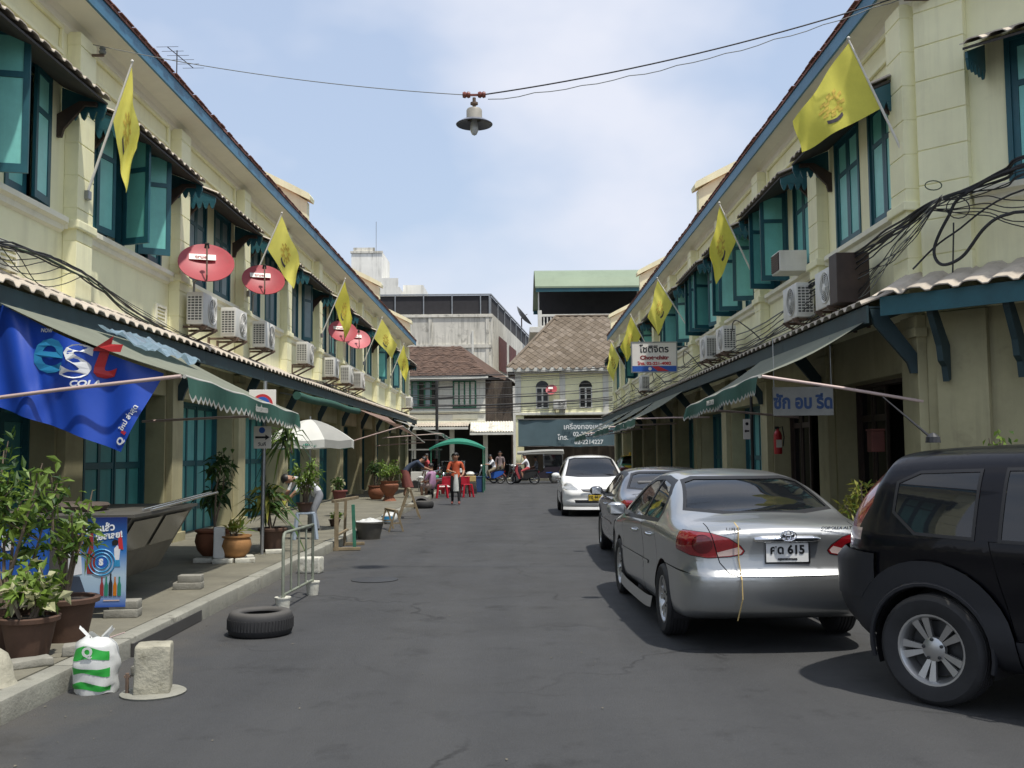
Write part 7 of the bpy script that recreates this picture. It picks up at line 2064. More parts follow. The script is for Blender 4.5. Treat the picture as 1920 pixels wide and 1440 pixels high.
trestle((-2.55, 20.6, 0), .42, .9, 'low timber trestle in the gutter', .35)
trestle((-2.70, 24.6, 0), .72, .8, 'tall timber trestle behind the low one', .15)
for i, (x, y, z, lb) in enumerate(((-2.82, 29.4, 0, 'lower black tyre of the pair behind the trestle'), (-2.95, 29.9, .02, 'black tyre leaning behind the trestle tyre'))):
    m = MB(); m.lathe([(.17, .02), (.26, .0), (.30, .06), (.30, .15), (.26, .21), (.17, .19), (.22, .17), (.24, .10), (.22, .04), (.17, .02)], 30); o = solo('discarded_tyre', lb, 'tyre', m, 'rubber', (x, y, z), 0, 45)
    if i: o.rotation_euler = (.55, 0, .3)
# beer parasol
t = thing('beer_parasol', 'white and green beer parasol with lettering over the left pavement', 'parasol', (-4.05, 19.2, PV))
m = MB(); m.tube([(0, 0, 0), (0, 0, 2.2)], .022, 8); m.build('pole', 'steel', t, smooth=60)
m = MB(); m.lathe([(0, 0), (.25, 0), (.25, .05), (.04, .09), (.04, .25), (0, .25)], 16); m.build('base', 'brick_grey', t)
R0, zc, ze = .88, 2.14, 1.74
def pf(a, v): return Vector((R0 * v * math.cos(a), R0 * v * math.sin(a), zc - (zc - ze) * v ** 1.6))
for k in range(8):
    a0, a1 = 2 * PI * k / 8 - PI / 2 - PI / 8 + .12, 2 * PI * (k + 1) / 8 - PI / 2 - PI / 8 + .12
    def gf(u, v):
        a = a0 + (a1 - a0) * u; e = abs(2 * u - 1)
        if v <= .8: vv = v / .8; p = pf(a, vv); p *= 1; return Vector((p.x * (1 - .06 * (1 - e) * vv), p.y * (1 - .06 * (1 - e) * vv), p.z - .03 * (1 - e) * vv))
        q_ = (v - .8) / .2; p = pf(a, 1); return Vector((p.x * (1 - .06 * (1 - e)), p.y * (1 - .06 * (1 - e)), p.z - .03 * (1 - e) - .15 * q_))
    m = MB(); m.grid(gf, 6, 10); m.build('panel', 'parasol_white' if k not in (1, 3, 5) else ('canvas_grey' if k == 1 else 'print_green'), t, smooth=50)
m = MB(); m.text('Chang', T(.08, -R0 * .93, ze - .06) @ RZ(.1) @ RX(PI / 2 - .25), .17, .002, .003, shear=.15); m.text('beer', T(.08, -R0 * .95, ze - .15) @ RZ(.1) @ RX(PI / 2), .05, .002, 0); m.build('lettering', 'print_green', t)
# ------------------------------------------------------------------ people
def person(label, loc, rz, J, mats, hair='short', h=1.65, group=None, extra=None, skirt=None):
    """J: joints in a figure 1.65 m tall facing +y. The body is one skinned surface coloured by garment."""
    t = thing('person', label, 'person', loc, rz, group)
    k = h / 1.65
    t.scale = (k, k, k)
    names = list(J)
    R_ = dict(pelvis=.135, waist=.125, chest=.145, neck=.055, head0=.075, head=.095, top=.07, shL=.065, shR=.065, elL=.045, elR=.045, wrL=.03, wrR=.03, hdL=.036, hdR=.036, hpL=.10, hpR=.10, knL=.062, knR=.062, anL=.042, anR=.042, toL=.035, toR=.035)
    E = [('pelvis', 'waist', 'top'), ('waist', 'chest', 'top'), ('chest', 'neck', 'top'), ('neck', 'head0', 'skin'), ('head0', 'head', 'skin'), ('head', 'top', 'skin')]
    for s in 'LR':
        E += [('chest', 'sh' + s, 'top'), ('sh' + s, 'el' + s, 'sleeve'), ('el' + s, 'wr' + s, 'arm'), ('wr' + s, 'hd' + s, 'skin'), ('pelvis', 'hp' + s, 'leg'), ('hp' + s, 'kn' + s, 'leg'), ('kn' + s, 'an' + s, 'shin'), ('an' + s, 'to' + s, 'shoe')]
    look = Vector(J.get('look', (0, 1, 0)))
    J = {a: Vector(b) for a, b in J.items() if a != 'look'}
    if 'waist' not in J: J['waist'] = J['pelvis'].lerp(J['chest'], .5)
    if 'top' not in J: J['top'] = J['head'] + (J['head'] - J['head0']).normalized() * .07
    idx = {n: i for i, n in enumerate(J)}
    me = bpy.data.meshes.new('sk'); me.from_pydata([J[n] for n in idx], [(idx[a], idx[b]) for a, b, _ in E], [])
    o = bpy.data.objects.new('sk', me); COL.objects.link(o)
    md = o.modifiers.new('Skin', 'SKIN'); md.use_smooth_shade = True
    for n, i in idx.items():
        sv = me.skin_vertices[0].data[i]; r = R_[n]
        sv.radius = (r, r * (.78 if n in ('pelvis', 'waist', 'chest') else 1.0)); sv.use_root = n == 'pelvis'
    ms = o.modifiers.new('Sub', 'SUBSURF'); ms.levels = 2; ms.render_levels = 2
    dg = bpy.context.evaluated_depsgraph_get(); ev = o.evaluated_get(dg)
    bme = bpy.data.meshes.new_from_object(ev)
    COL.objects.unlink(o); bpy.data.objects.remove(o)
    slots = {}
    for key in ('top', 'sleeve', 'arm', 'leg', 'shin', 'shoe', 'skin'):
        mm = mats.get(key, 'skin')
        if mm not in slots: slots[mm] = len(slots); 
    bme.materials.clear()
    for mm in slots: bme.materials.append(MATS[mm])
    for p in bme.polygons:
        c = p.center; best = None
        for a, b, g in E:
            A, B = J[a], J[b]; d = B - A; u = max(0, min(1, (c - A).dot(d) / max(1e-9, d.length_squared)))
            q = (c - A - d * u).length - (R_[a] * (1 - u) + R_[b] * u)
            if best is None or q < best[0]: best = (q, g)
        p.material_index = slots[mats.get(best[1], 'skin')]; p.use_smooth = True
    bme.name = 'body'
    b = inst('body', bme, t)
    hd, up = J['head'], (J['top'] - J['head0']).normalized()
    fw = look; fw = (fw - up * fw.dot(up)).normalized(); sd = fw.cross(up)
    # hair cap, face
    m = MB()
    def hf(u, v):
        a = 2 * PI * u; ph = PI * .5 * v * (1.25 if hair == 'long' else 1.05)
        d = up * math.cos(ph) + (fw * math.cos(a) + sd * math.sin(a)) * math.sin(ph)
        front = max(0, math.cos(a)) * v
        r = .099 + .004 * math.sin(9 * a)
        q = hd + up * .035 + d * r - fw * .012
        if front > .45: q = hd + up * .035 + (up * math.cos(ph * .62) + (fw * math.cos(a) + sd * math.sin(a)) * math.sin(ph * .62)) * r
        return q
    m.grid(hf, 20, 8, wu=True); m.build('hair', 'hair_black', t, smooth=60)
    m = MB()
    m.lathe([(0, .0), (.012, .006), (.008, .03), (0, .034)], 8, hd + fw * .092 - up * .005, up.to_track_quat('Z', 'Y').to_matrix())
    m.build('nose', 'skin', t, smooth=60)
    for s in (-1, 1):
        m = MB(); m.lathe([(0, -.012), (.012, 0), (0, .012)], 8, hd + sd * s * .035 + fw * .088 + up * .022); m.build('eye', 'hair_black', t, smooth=60)
        m = MB(); m.lathe([(0, -.03), (.012, -.015), (.015, .01), (0, .03)], 8, hd + sd * s * .098 - fw * .005, up.to_track_quat('Z', 'Y').to_matrix()); m.build('ear', 'skin', t, smooth=60)
    m = MB(); m.ob(hd + fw * .09 - up * .045, (.04, .012, .008)); m.build('mouth', 'cloth_red', t)
    for s in 'LR':
        wr, hd_ = J['wr' + s], J['hd' + s]; d = (hd_ - wr).normalized(); sdv = d.cross(Vector((0, 0, 1)))
        sdv = sdv.normalized() if sdv.length > .1 else Vector((1, 0, 0)); nn = sdv.cross(d)
        m = MB()
        for i, ln in enumerate((.062, .07, .066, .052)):
            b0 = hd_ + sdv * (.027 - .018 * i); m.tube([b0, b0 + d * ln * .55 - nn * .006, b0 + d * ln - nn * .026], [.0095, .009, .007], 6)
        b0 = wr.lerp(hd_, .4) + sdv * .035; m.tube([b0, b0 + d * .03 + sdv * .02, b0 + d * .06 + sdv * .022], [.011, .010, .008], 6)
        m.build('fingers', 'skin', t, smooth=60)
    if skirt:
        z1, r0, r1 = skirt; m = MB(); P0 = J['pelvis'] + Vector((0, 0, .06))
        ml = (J['knL'] + J['knR']) / 2
        m.grid(lambda u, v: P0.lerp(Vector((ml.x, ml.y, z1)), v) + Vector((math.cos(2 * PI * u), math.sin(2 * PI * u) * .85, 0)) * (r0 + (r1 - r0) * v) * (1 + .04 * math.sin(12 * PI * u) * v), 28, 8, wu=True); m.build('skirt', mats['leg'], t, smooth=60)
    return t
STAND = dict(pelvis=(0, 0, .90), chest=(0, .0, 1.24), neck=(0, .01, 1.40), head0=(0, .03, 1.47), head=(0, .03, 1.55), shL=(-.18, 0, 1.34), elL=(-.24, .0, 1.07), wrL=(-.22, .10, .86), hdL=(-.21, .13, .79), shR=(.18, 0, 1.34), elR=(.24, .0, 1.07), wrR=(.22, .10, .86), hdR=(.21, .13, .79),
             hpL=(-.09, 0, .84), knL=(-.11, .02, .47), anL=(-.12, -.01, .08), toL=(-.13, .13, .035), hpR=(.09, 0, .84), knR=(.11, .02, .47), anR=(.12, -.01, .08), toR=(.14, .13, .035))
def pose(**k):
    d = dict(STAND); d.update(k); return d
# man in orange shirt, walking towards the camera, bag in hand
person('man in orange shirt and black trousers standing in the road', (-1.98, 31.2, 0), PI, pose(elR=(.25, .10, 1.10), wrR=(.10, .27, 1.05), hdR=(.03, .31, 1.05), elL=(-.26, .02, 1.08), wrL=(-.24, .2, .95), hdL=(-.20, .27, .93), knL=(-.10, .08, .47), anL=(-.11, .12, .09), toL=(-.12, .26, .04), anR=(.12, -.14, .10), toR=(.13, -.01, .035), head0=(0, .05, 1.46), head=(0, .06, 1.53), look=(.2, 1, -.4)),
       dict(top='cloth_orange', sleeve='cloth_orange', arm='skin', leg='cloth_black', shin='cloth_black', shoe='cloth_maroon', skin='skin'), h=1.63)
m = MB(); m.grid(lambda u, v: Vector((.09 * math.cos(2 * PI * u) * (1.0 - .5 * v * v), .07 * math.sin(2 * PI * u) * (1 - .5 * v * v), .02 + .52 * v)) * (1 + .06 * mnoise.noise(Vector((u * 6, v * 6, 0)))), 16, 10, wu=True)
solo('carrier_bag', 'pale green and white carrier bag held by the man in orange', 'bag', m, 'bag_white', (-1.95, 30.85, .42), 0, 60)
# woman bending over the red motorcycle
BEND = pose(pelvis=(0, -.12, .86), waist=(0, .02, 1.02), chest=(0, .26, 1.14), neck=(0, .42, 1.20), head0=(0, .48, 1.22), head=(0, .54, 1.25), shL=(-.17, .32, 1.18), elL=(-.20, .52, 1.0), wrL=(-.14, .74, .92), hdL=(-.12, .81, .91), shR=(.17, .32, 1.18), elR=(.20, .52, 1.0), wrR=(.14, .74, .92), hdR=(.12, .81, .91), hpL=(-.09, -.12, .80), hpR=(.09, -.12, .80), anL=(-.11, -.10, .08), toL=(-.12, .04, .035), anR=(.11, -.10, .08), toR=(.12, .04, .035), look=(0, .8, -.6))
person('woman in navy top and maroon skirt bending forward on the left pavement', (-3.75, 33.4, PV), -PI / 2 + .3, BEND, dict(top='cloth_navy', sleeve='cloth_navy', arm='skin', leg='cloth_maroon', shin='skin', shoe='cloth_black', skin='skin'), hair='long', skirt=(.34, .17, .22))
SIT = pose(pelvis=(0, 0, .50), chest=(0, .05, .84), neck=(0, .07, 1.0), head0=(0, .09, 1.07), head=(0, .10, 1.15), shL=(-.17, .05, .94), elL=(-.22, .16, .70), wrL=(-.13, .36, .62), hdL=(-.10, .43, .62), shR=(.17, .05, .94), elR=(.22, .16, .70), wrR=(.13, .36, .62), hdR=(.10, .43, .62), hpL=(-.09, .06, .47), knL=(-.12, .42, .48), anL=(-.12, .40, .08), toL=(-.13, .54, .035), hpR=(.09, .06, .47), knR=(.12, .42, .48), anR=(.12, .40, .08), toR=(.13, .54, .035))
person('seated person in pale purple shirt at the food stall', (-3.02, 34.9, 0), PI / 2 - .6, SIT, dict(top='cloth_purple', sleeve='cloth_purple', arm='skin', leg='cloth_pinkish', shin='skin', shoe='cloth_maroon', skin='skin'), hair='long')
person('person in white shirt and grey trousers bending among the pots', (-3.85, 18.6, PV), PI / 2 + .6, pose(pelvis=(0, -.10, .80), waist=(0, .04, .96), chest=(0, .26, 1.04), neck=(0, .42, 1.07), head0=(0, .48, 1.07), head=(0, .55, 1.07), shL=(-.17, .32, 1.06), elL=(-.2, .44, .84), wrL=(-.12, .60, .66), hdL=(-.10, .66, .60), shR=(.17, .32, 1.06), elR=(.2, .44, .84), wrR=(.12, .60, .66), hdR=(.10, .66, .60), hpL=(-.09, -.10, .75), hpR=(.09, -.10, .75), knL=(-.11, .05, .42), knR=(.11, .05, .42), anL=(-.11, -.06, .08), toL=(-.12, .08, .035), anR=(.11, -.06, .08), toR=(.12, .08, .035), look=(0, .6, -.8)),
       dict(top='cloth_white', sleeve='cloth_white', arm='skin', leg='cloth_grey', shin='cloth_grey', shoe='cloth_black', skin='skin'), h=1.55)
# ------------------------------------------------------------------ two and three wheelers
def scooter(label, loc, rz, c1, c2, name='motorcycle', basket=False, group='motorcycles at the end of the street'):
    t = thing(name, label, 'motorcycle', loc, rz, group)
    RYm = Matrix.Rotation(PI / 2, 3, 'Y')
    for y in (-.60, .62):
        m = MB(); m.lathe([(.21, -.035), (.26, -.045), (.285, 0), (.26, .045), (.21, .035), (.205, 0), (.21, -.035)], 26, rot=RYm); w = m.build('wheel', 'rubber', t, smooth=50, M=T(0, y, .285))
        m = MB(); m.lathe([(.21, -.02), (.215, 0), (.21, .02), (.195, 0), (.21, -.02)], 26, rot=RYm); m.lathe([(0, -.05), (.04, -.045), (.04, .045), (0, .05)], 10, rot=RYm)
        for k in range(10): a = 2 * PI * k / 10; m.tube([(0, .03 * math.cos(a), .03 * math.sin(a)), (0, .205 * math.cos(a), .205 * math.sin(a))], .004, 4)
        m.build('rim', 'alloy', w)
    m = MB(); m.prism([(-.72, .48), (-.80, .66), (-.55, .72), (-.15, .62), (.05, .42), (.12, .30), (-.25, .26), (-.45, .40)], 'x', -.12, .12); bmesh.ops.bevel(m.bm, geom=m.bm.edges[:], offset=.03, segments=2, affect='EDGES'); m.build('body', c1, t, smooth=50)
    m = MB(); m.prism([(.12, .28), (.20, .28), (.40, .72), (.34, .98), (.26, .98), (.30, .70)], 'x', -.17, .17); bmesh.ops.bevel(m.bm, geom=m.bm.edges[:], offset=.02, segments=2, affect='EDGES'); m.build('front_shield', c2, t, smooth=50)
    m = MB(); m.prism([(-.82, .70), (-.78, .78), (-.3, .76), (-.08, .70), (-.12, .64), (-.55, .73)], 'x', -.13, .13); bmesh.ops.bevel(m.bm, geom=m.bm.edges[:], offset=.025, segments=2, affect='EDGES'); m.build('seat', 'black_plastic', t, smooth=50)
    m = MB(); m.tube([(0, .62, .285), (0, .36, .95)], .028, 8); m.tube([(.06, .62, .285), (.06, .42, .8)], .02, 8); m.tube([(-.06, .62, .285), (-.06, .42, .8)], .02, 8); m.build('fork', 'steel', t)
    m = MB(); m.tube([(-.33, .18, 1.02), (-.22, .30, .99), (0, .34, .97), (.22, .30, .99), (.33, .18, 1.02)], .014, 8); m.build('handlebar', 'chrome', t, smooth=60)
    m = MB(); m.lathe([(0, 0), (.085, .01), (.10, .05), (.07, .12), (0, .14)], 16, (0, .48, .93), Matrix.Rotation(PI / 2, 3, 'X')); m.build('head_light', 'lamp_clear', t, smooth=50)
    m = MB(); m.grid(lambda u, v: Vector((-.05 + .10 * v, .62 + .31 * math.cos(.3 + 2.2 * u), .285 + .31 * math.sin(.3 + 2.2 * u))), 12, 2); m.build('mudguard', c2, t, smooth=60)
    for s in (-1, 1):
        m = MB(); m.tube([(s * .22, .30, .99), (s * .28, .30, 1.16)], .006, 5); m.lathe([(0, -.006), (.05, 0), (0, .006)], 12, (s * .30, .30, 1.19), Matrix.Rotation(PI / 2, 3, 'X')); m.build('mirror', 'black_plastic', t)
    m = MB(); m.tube([(.12, -.1, .24), (.15, -.5, .26), (.15, -.85, .36)], [.03, .04, .035], 8); m.build('exhaust', 'steel', t, smooth=60)
    m = MB(); m.box(-.10, .10, -.25, .10, .2, .36, bev=.03); m.build('engine', 'dark_metal', t)
    m = MB(); m.box(-.06, .06, -.86, -.80, .60, .68, bev=.01); m.build('tail_light', 'tail_red', t)
    if basket:
        m = MB()
        for k in range(5): m.box(-.16, .16, .50 + .0 * k, .72, .66 + k * .05, .672 + k * .05)
        m.build('basket', 'chrome', t, kind='stuff')
    return t
scooter('red and white motorcycle parked beside the seated woman', (-3.25, 36.2, 0), PI + .2, 'print_red', 'bag_white', basket=True)
scooter('blue scooter ridden by the person in white at the far crossing', (-1.55, 52.4, 0), PI / 2 + .25, 'print_blue', 'plastic_blue')
scooter('dark red motorcycle parked across the far crossing', (-.75, 53.2, 0), -PI / 2 - .2, 'cloth_maroon', 'cloth_black')
mb_ = scooter('slim motorcycle of the rider in red shorts', (.22, 51.0, 0), PI / 2 - .15, 'dark_metal', 'cloth_red')
RIDE = pose(pelvis=(0, 0, .80), chest=(0, .14, 1.12), neck=(0, .20, 1.27), head0=(0, .24, 1.34), head=(0, .27, 1.42), shL=(-.17, .16, 1.21), elL=(-.25, .36, 1.02), wrL=(-.27, .58, 1.03), hdL=(-.27, .65, 1.03), shR=(.17, .16, 1.21), elR=(.25, .36, 1.02), wrR=(.27, .58, 1.03), hdR=(.27, .65, 1.03), hpL=(-.11, .06, .78), knL=(-.19, .40, .66), anL=(-.18, .30, .30), toL=(-.19, .44, .26), hpR=(.11, .06, .78), knR=(.19, .40, .66), anR=(.18, .30, .30), toR=(.19, .44, .26))
person('rider in white shirt and red shorts on the slim motorcycle', (.22 + .34, 51.05, .02), PI / 2 - .15, RIDE, dict(top='cloth_white', sleeve='cloth_white', arm='skin', leg='cloth_red', shin='skin', shoe='cloth_black', skin='skin'))
person('rider in white shirt and dark trousers on the blue scooter', (-1.55 + .32, 52.3, .0), PI / 2 + .25, RIDE, dict(top='cloth_white', sleeve='cloth_white', arm='skin', leg='cloth_khaki', shin='cloth_khaki', shoe='cloth_black', skin='skin'))
person('standing figure in brown in the shade behind the blue scooter', (-1.05, 56.4, 0), PI, STAND, dict(top='cloth_pinkish', sleeve='cloth_pinkish', arm='skin', leg='cloth_khaki', shin='cloth_khaki', shoe='cloth_black', skin='skin'), h=1.7)
# three wheeled taxi seen from its side
t = thing('tuk_tuk', 'dark three wheeled taxi with canopy roof crossing the street end', 'tuk tuk', (1.05, 53.0, 0), PI / 2)
RYm = Matrix.Rotation(PI / 2, 3, 'Y')
for x, y in ((-.56, -.85), (.56, -.85), (0, 1.15)):
    m = MB(); m.lathe([(.17, -.06), (.24, -.065), (.265, 0), (.24, .065), (.17, .06), (.165, 0), (.17, -.06)], 24, rot=RYm); w = m.build('wheel', 'rubber', t, smooth=50, M=T(x, y, .265))
    m = MB(); m.lathe([(0, -.05), (.10, -.055), (.165, -.03), (.165, .03), (.10, .055), (0, .05)], 20, rot=RYm); m.build('rim', 'alloy', w, smooth=40)
m = MB(); m.prism([(-1.35, .35), (-1.38, .75), (-1.05, .98), (-.35, .92), (-.25, .55), (.35, .42), (.75, .50), (.95, .95), (1.15, .98), (1.28, .72), (1.22, .45), (.9, .30), (-.4, .27)], 'x', -.60, .60); bmesh.ops.bevel(m.bm, geom=[e for e in m.bm.edges if abs(e.verts[0].co.x - e.verts[1].co.x) < .01], offset=.06, segments=3, affect='EDGES'); m.build('body', 'tuk_paint' if 'tuk_paint' in MATS else mat('tuk_paint', (0.028, 0.02, 0.028), 0.3, var=0.1, coat=.6), t, smooth=40)
m = MB(); m.grid(lambda u, v: Vector((-.66 + 1.32 * u, -1.35 + 2.45 * v, 1.70 + .10 * math.sin(PI * u) - .10 * v + .04 * math.sin(PI * v))), 10, 12); m.grid(lambda u, v: Vector((-.66 + 1.32 * u, -1.35 + 2.45 * v, 1.62 + .10 * math.sin(PI * u) - .10 * v)), 10, 12); m.build('canopy', 'canvas_grey', t, smooth=60)
for x in (-.62, .62):
    m = MB(); m.box(x - .03, x + .03, -1.37, 1.12, 1.54, 1.64); m.build('canopy_edge', 'canvas_grey', t)
    for y0, y1 in ((-1.25, -1.3), (-.3, -.3), (.98, .85)):
        m = MB(); m.tube([(x * .95, y0, .8), (x * .97, y1, 1.62)], .018, 6); m.build('post', 'chrome', t)
    m = MB(); m.grid(lambda u, v: Vector((x * (1.0 + .12 * v), -.85 + .36 * math.cos(.2 + 2.75 * u), .265 + .36 * math.sin(.2 + 2.75 * u))), 14, 2); m.build('mudguard', 'chrome', t, smooth=60)
    m = MB(); m.box(x * 1.003 - .003, x * 1.003 + .003, -1.2, -.4, .55, .60); m.build('trim_line', 'print_blue', t)
m = MB(); m.grid(lambda u, v: Vector((-.52 + 1.04 * u, 1.02 - .20 * v, .98 + .58 * v)), 4, 4); m.build('windscreen', 'car_glass', t)
for x in (-.60, .60):
    m = MB(); m.box(x - .01, x + .01, -1.25, -.32, .9, 1.5); m.build('side_curtain', 'car_glass_dark', t)
m = MB(); m.box(-.5, .5, -1.15, -.55, .72, .86, bev=.04); m.ob((0, -1.2, 1.12), (1.0, .12, .5), (.15, 0, 0), .04); m.box(-.25, .25, .15, .5, .62, .78, bev=.04); m.build('seat', 'cloth_maroon', t, smooth=50)
for x in (-.42, .42): m = MB(); m.box(x - .09, x + .09, -1.41, -1.36, .5, .62, bev=.01); m.build('tail_light', 'tail_red', t)
m = MB(); m.lathe([(0, 0), (.10, .01), (.11, .05), (0, .1)], 14, (0, 1.28, .75), Matrix.Rotation(-PI / 2, 3, 'X')); m.build('head_light', 'lamp_clear', t, smooth=50)
person('driver in grey sitting in the three wheeled taxi', (1.05 - .05, 53.0, .28), PI / 2, SIT, dict(top='cloth_grey', sleeve='cloth_grey', arm='skin', leg='cloth_navy', shin='cloth_navy', shoe='cloth_black', skin='skin'), h=1.5)
# ------------------------------------------------------------------ food stall
t = thing('market_canopy', 'green fabric canopy on green poles over the food stall', 'canopy', (-2.55, 42.0, 0))
def cf(u, v): return Vector((-1.15 + 2.3 * u, -1.05 + 2.1 * v, 1.84 + .42 * math.sin(PI * u) ** .8 * (1 - .35 * (2 * v - 1) ** 2)))
m = MB(); m.grid(cf, 20, 12); m.build('fabric', 'parasol_green', t, smooth=60)
m = MB(); m.grid(lambda u, v: cf(u, 0) - Vector((0, .01, .10 * v)), 20, 2); m.build('valance', 'parasol_green', t)
for x in (-1.08, 1.08):
    for y in (-1.0, 1.0): m = MB(); m.tube([(x, y, 0), (x, y, 1.86)], .028, 8); m.build('pole', 'paint_green', t, smooth=60)
t = thing('food_cart', 'cluttered food cart with glass case under the green canopy', 'cart', (-2.55, 41.0, 0))
m = MB(); m.box(-.85, .55, -.35, .35, .25, .80, bev=.02); m.build('body', 'cloth_maroon', t)
m = MB(); m.box(-.9, .6, -.4, .4, .803, .84); m.build('counter', 'chrome', t)
m = MB(); m.box(-.6, .3, -.2, .25, .845, 1.25); m.build('glass_case', 'car_glass', t)
m = MB()
for x in (-.6, .3):
    for y in (-.2, .25): m.box(x - .015, x + .015, y - .015, y + .015, .845, 1.28)
m.box(-.63, .33, -.23, .28, 1.281, 1.31); m.build('case_frame', 'chrome', t, kind='stuff')
for x in (-.6, .35):
    m = MB(); m.lathe([(.20, -.025), (.25, -.03), (.265, 0), (.25, .03), (.20, .025), (.2, 0), (.2, -.025)], 20, (0, 0, 0), RYm); m.build('wheel', 'rubber', t, M=T(x, -.40, .265) @ RZ(PI / 2))
for i, (x, y, z, r_, h_, mt, lb, cat) in enumerate(((.15, -.27, .845, .10, .16, 'bag_white', 'white tub on the food cart counter', 'tub'), (-.35, -.30, .845, .08, .12, 'amber', 'orange jar on the food cart counter', 'jar'), (-.70, -.2, .845, .12, .22, 'chrome', 'steel pot on the food cart counter', 'pot'))):
    m = MB(); m.lathe([(0, 0), (r_ * .8, 0), (r_, h_ * .8), (r_ * .9, h_), (0, h_)], 14); solo('container', lb, cat, m, mt, (-2.55 + x, 41.0 + y, z), 0, 40)
t = thing('crate_stack', 'pale crates stacked with a white bundle on top beside the cart', 'crates', (-1.95, 40.0, 0))
for k, mt in enumerate(('dark_metal', 'stall_metal', 'cord_yellow')):
    m = MB(); m.box(-.26 + .02 * k, .26 - .02 * k, -.2, .2, .24 * k, .24 * k + .22, bev=.015); m.build('crate', mt, t)
m = MB(); m.lathe([(0, 0), (.15, .01), (.18, .07), (.11, .15), (0, .17)], 14, (0, 0, .72)); m.build('bundle', 'bag_white', t, smooth=60)
m = MB(); m.box(-.17, .17, -.17, .17, 0, .60, bev=.03); m.box(-.185, .185, -.185, .185, .601, .66, bev=.02)
solo('rubbish_bin', 'dark blue plastic bin at the right end of the food stall', 'bin', m, 'plastic_blue', (-1.62, 41.2, 0), .1)
stool((-2.78, 36.0, 0), 'plastic_red', 'red plastic stool left of the man in orange', 1.05, 'red plastic stools', .1)
stool((-1.92, 36.6, 0), 'plastic_red', 'red plastic stool right of the man in orange', 1.05, 'red plastic stools', .4)
t = thing('folding_table', 'small folding table with red cloth behind the man in orange', 'table', (-2.35, 37.4, 0))
m = MB(); m.box(-.5, .5, -.3, .3, .70, .73, bev=.005); m.build('table_top', 'stall_metal', t)
for x in (-.42, .42):
    for y in (-.24, .24): m = MB(); m.tube([(x, y, 0), (x * .95, y, .70)], .014, 6); m.build('leg', 'chrome', t)
m = MB(); m.grid(lambda u, v: Vector((-.52 + 1.04 * u, -.315 - .01 * math.sin(20 * u), .735 - .30 * v)), 20, 3); m.grid(lambda u, v: Vector((-.52 + 1.04 * u, -.32 + .64 * v, .737)), 4, 4); m.build('cloth', 'plastic_red', t)
t = thing('utility_cart', 'white wheeled cart with glass panels left of the green canopy', 'cart', (-4.0, 42.6, 0))
m = MB(); m.box(-.6, .6, -.4, .4, .3, .85, bev=.02); m.build('body', 'white_paint', t)
for x in (-.57, .57):
    for y in (-.37, .37): m = MB(); m.tube([(x, y, .85), (x, y, 1.75)], .02, 6); m.build('post', 'steel', t)
m = MB(); m.box(-.68, .68, -.48, .48, 1.76, 1.82); m.build('roof', 'canvas_grey', t)
m = MB(); m.box(-.55, .55, -.36, -.34, .88, 1.4); m.build('glass', 'car_glass', t)
for x in (-.4, .4): m = MB(); m.lathe([(.0, -.03), (.22, -.03), (.25, 0), (.22, .03), (0, .03)], 18, (0, 0, 0), RYm); m.build('wheel', 'rubber', t, M=T(x, -.42, .25) @ RZ(PI / 2))
t = thing('vendor_table', 'low vendor table with bowls and bottles left of the red stools', 'table', (-3.35, 38.6, 0))
m = MB(); m.box(-.6, .6, -.35, .35, .62, .66, bev=.01); m.build('table_top', 'chrome', t)
for x in (-.52, .52):
    for y in (-.28, .28): m = MB(); m.tube([(x, y, 0), (x, y, .62)], .018, 6); m.build('leg', 'steel', t)
for i, (x, y, r_, h_, mt, lb, cat) in enumerate(((-.45, -.2, .11, .09, 'bag_white', 'white bowl at the left end of the vendor table', 'bowl'), (-.18, -.22, .035, .24, 'amber', 'amber bottle on the vendor table', 'bottle'), (-.06, -.2, .035, .26, 'print_green', 'green bottle on the vendor table', 'bottle'), (.14, -.15, .13, .12, 'plastic_green', 'green basin on the vendor table', 'basin'), (.43, -.18, .10, .20, 'chrome', 'steel canister on the vendor table', 'canister'))):
    m = MB(); m.lathe([(0, 0), (r_ * .7, 0), (r_, h_ * .55), (r_ * .8, h_ * .8), (r_ * .5, h_), (0, h_)], 14); solo('tableware', lb, cat, m, mt, (-3.35 + x, 38.6 + y, .662), 0, 40)
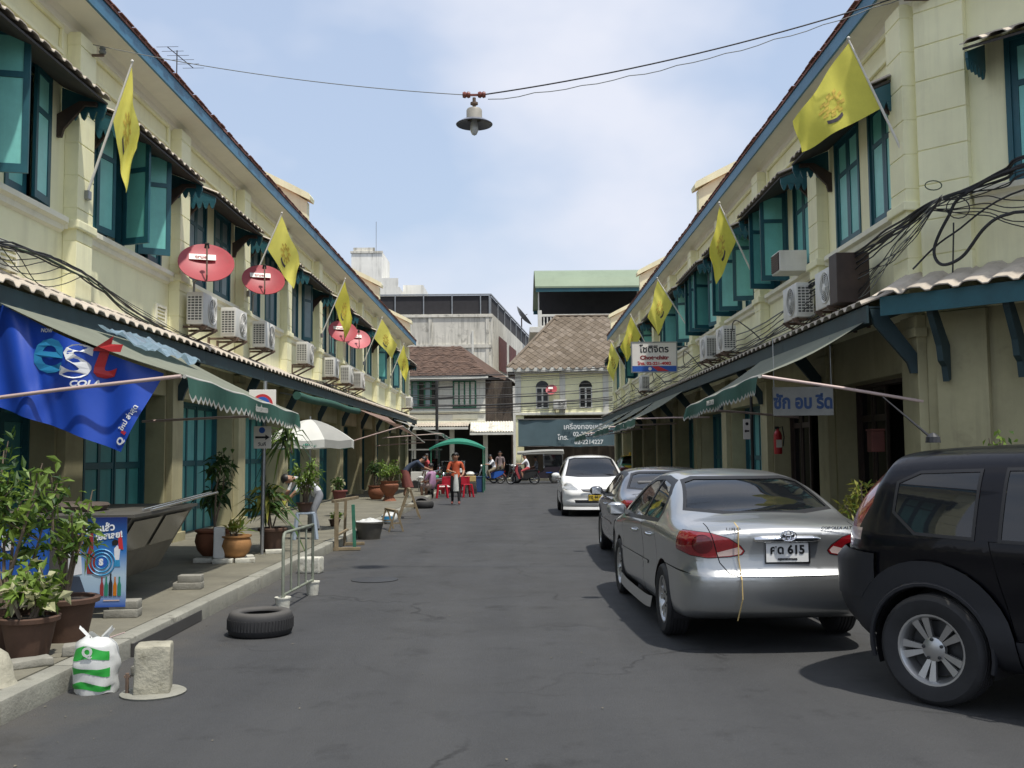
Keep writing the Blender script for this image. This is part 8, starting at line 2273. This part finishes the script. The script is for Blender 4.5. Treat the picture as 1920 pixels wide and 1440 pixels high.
person('vendor in grey shirt standing behind the food cart', (-2.75, 42.0, 0), PI, pose(elR=(.25, .12, 1.10), wrR=(.12, .28, 1.02), hdR=(.08, .34, 1.0), elL=(-.25, .12, 1.1), wrL=(-.12, .28, 1.02), hdL=(-.08, .34, 1.0)), dict(top='cloth_grey', sleeve='cloth_grey', arm='skin', leg='cloth_navy', shin='cloth_navy', shoe='cloth_black', skin='skin'), hair='long', h=1.58)
person('customer in dark red standing left of the green canopy', (-3.75, 40.6, 0), PI / 2 + .4, STAND, dict(top='cloth_red', sleeve='cloth_red', arm='skin', leg='cloth_black', shin='cloth_black', shoe='cloth_black', skin='skin'), h=1.6)
t = thing('plastic_basket', 'pink and white basket of goods in front of the food cart', 'basket', (-3.0, 39.9, 0))
m = MB(); m.lathe([(0, 0), (.20, 0), (.27, .26), (.285, .27), (.27, .28), (.19, .03), (0, .03)], 18); m.build('basket', 'plastic_red', t, smooth=40)
m = MB(); m.grid(lambda u, v: Vector((.25 * v * math.cos(2 * PI * u), .25 * v * math.sin(2 * PI * u), .27 + .10 * (1 - v * v) + .05 * mnoise.noise(Vector((u * 11, v * 7, 0))))), 20, 6, wu=True); m.build('goods', 'bag_white', t)
# ------------------------------------------------------------------ marks and litter on the road
rr_ = random.Random(77)
g = MB(); g.lathe([(0, .004), (.30, .004), (.30, .0085), (.26, .009), (0, .009)], 26); o = g.build('manhole_cover', 'dark_metal', smooth=30); o.location = (-1.85, 12.75, 0); tag(o, 'dark round manhole cover flush in the road', 'manhole cover')
lt = MB()
for i in range(190):
    x, y = rr_.uniform(-3.0, 1.2), 4.2 + 24 * rr_.random() ** 2
    if rr_.random() < .55: x = -3.05 + abs(rr_.gauss(0, .35))
    s = rr_.uniform(.004, .013); a = rr_.uniform(0, 6); c_, d_ = math.cos(a) * s, math.sin(a) * s
    z = .004 + rr_.uniform(0, .004)
    lt.poly([(x - c_, y - d_, z), (x + d_ * .6, y - c_ * .6, z + .003), (x + c_, y + d_, z + .001), (x - d_ * .6, y + c_ * .6, z + .004)])
o = lt.build('litter', 'litter_pale' if 'litter_pale' in MATS else mat('litter_pale', (0.19, 0.17, 0.12), .9, var=.4, vs=30), kind='stuff'); o['label'] = 'scattered bits of leaf and paper litter on the road'; o['category'] = 'litter'
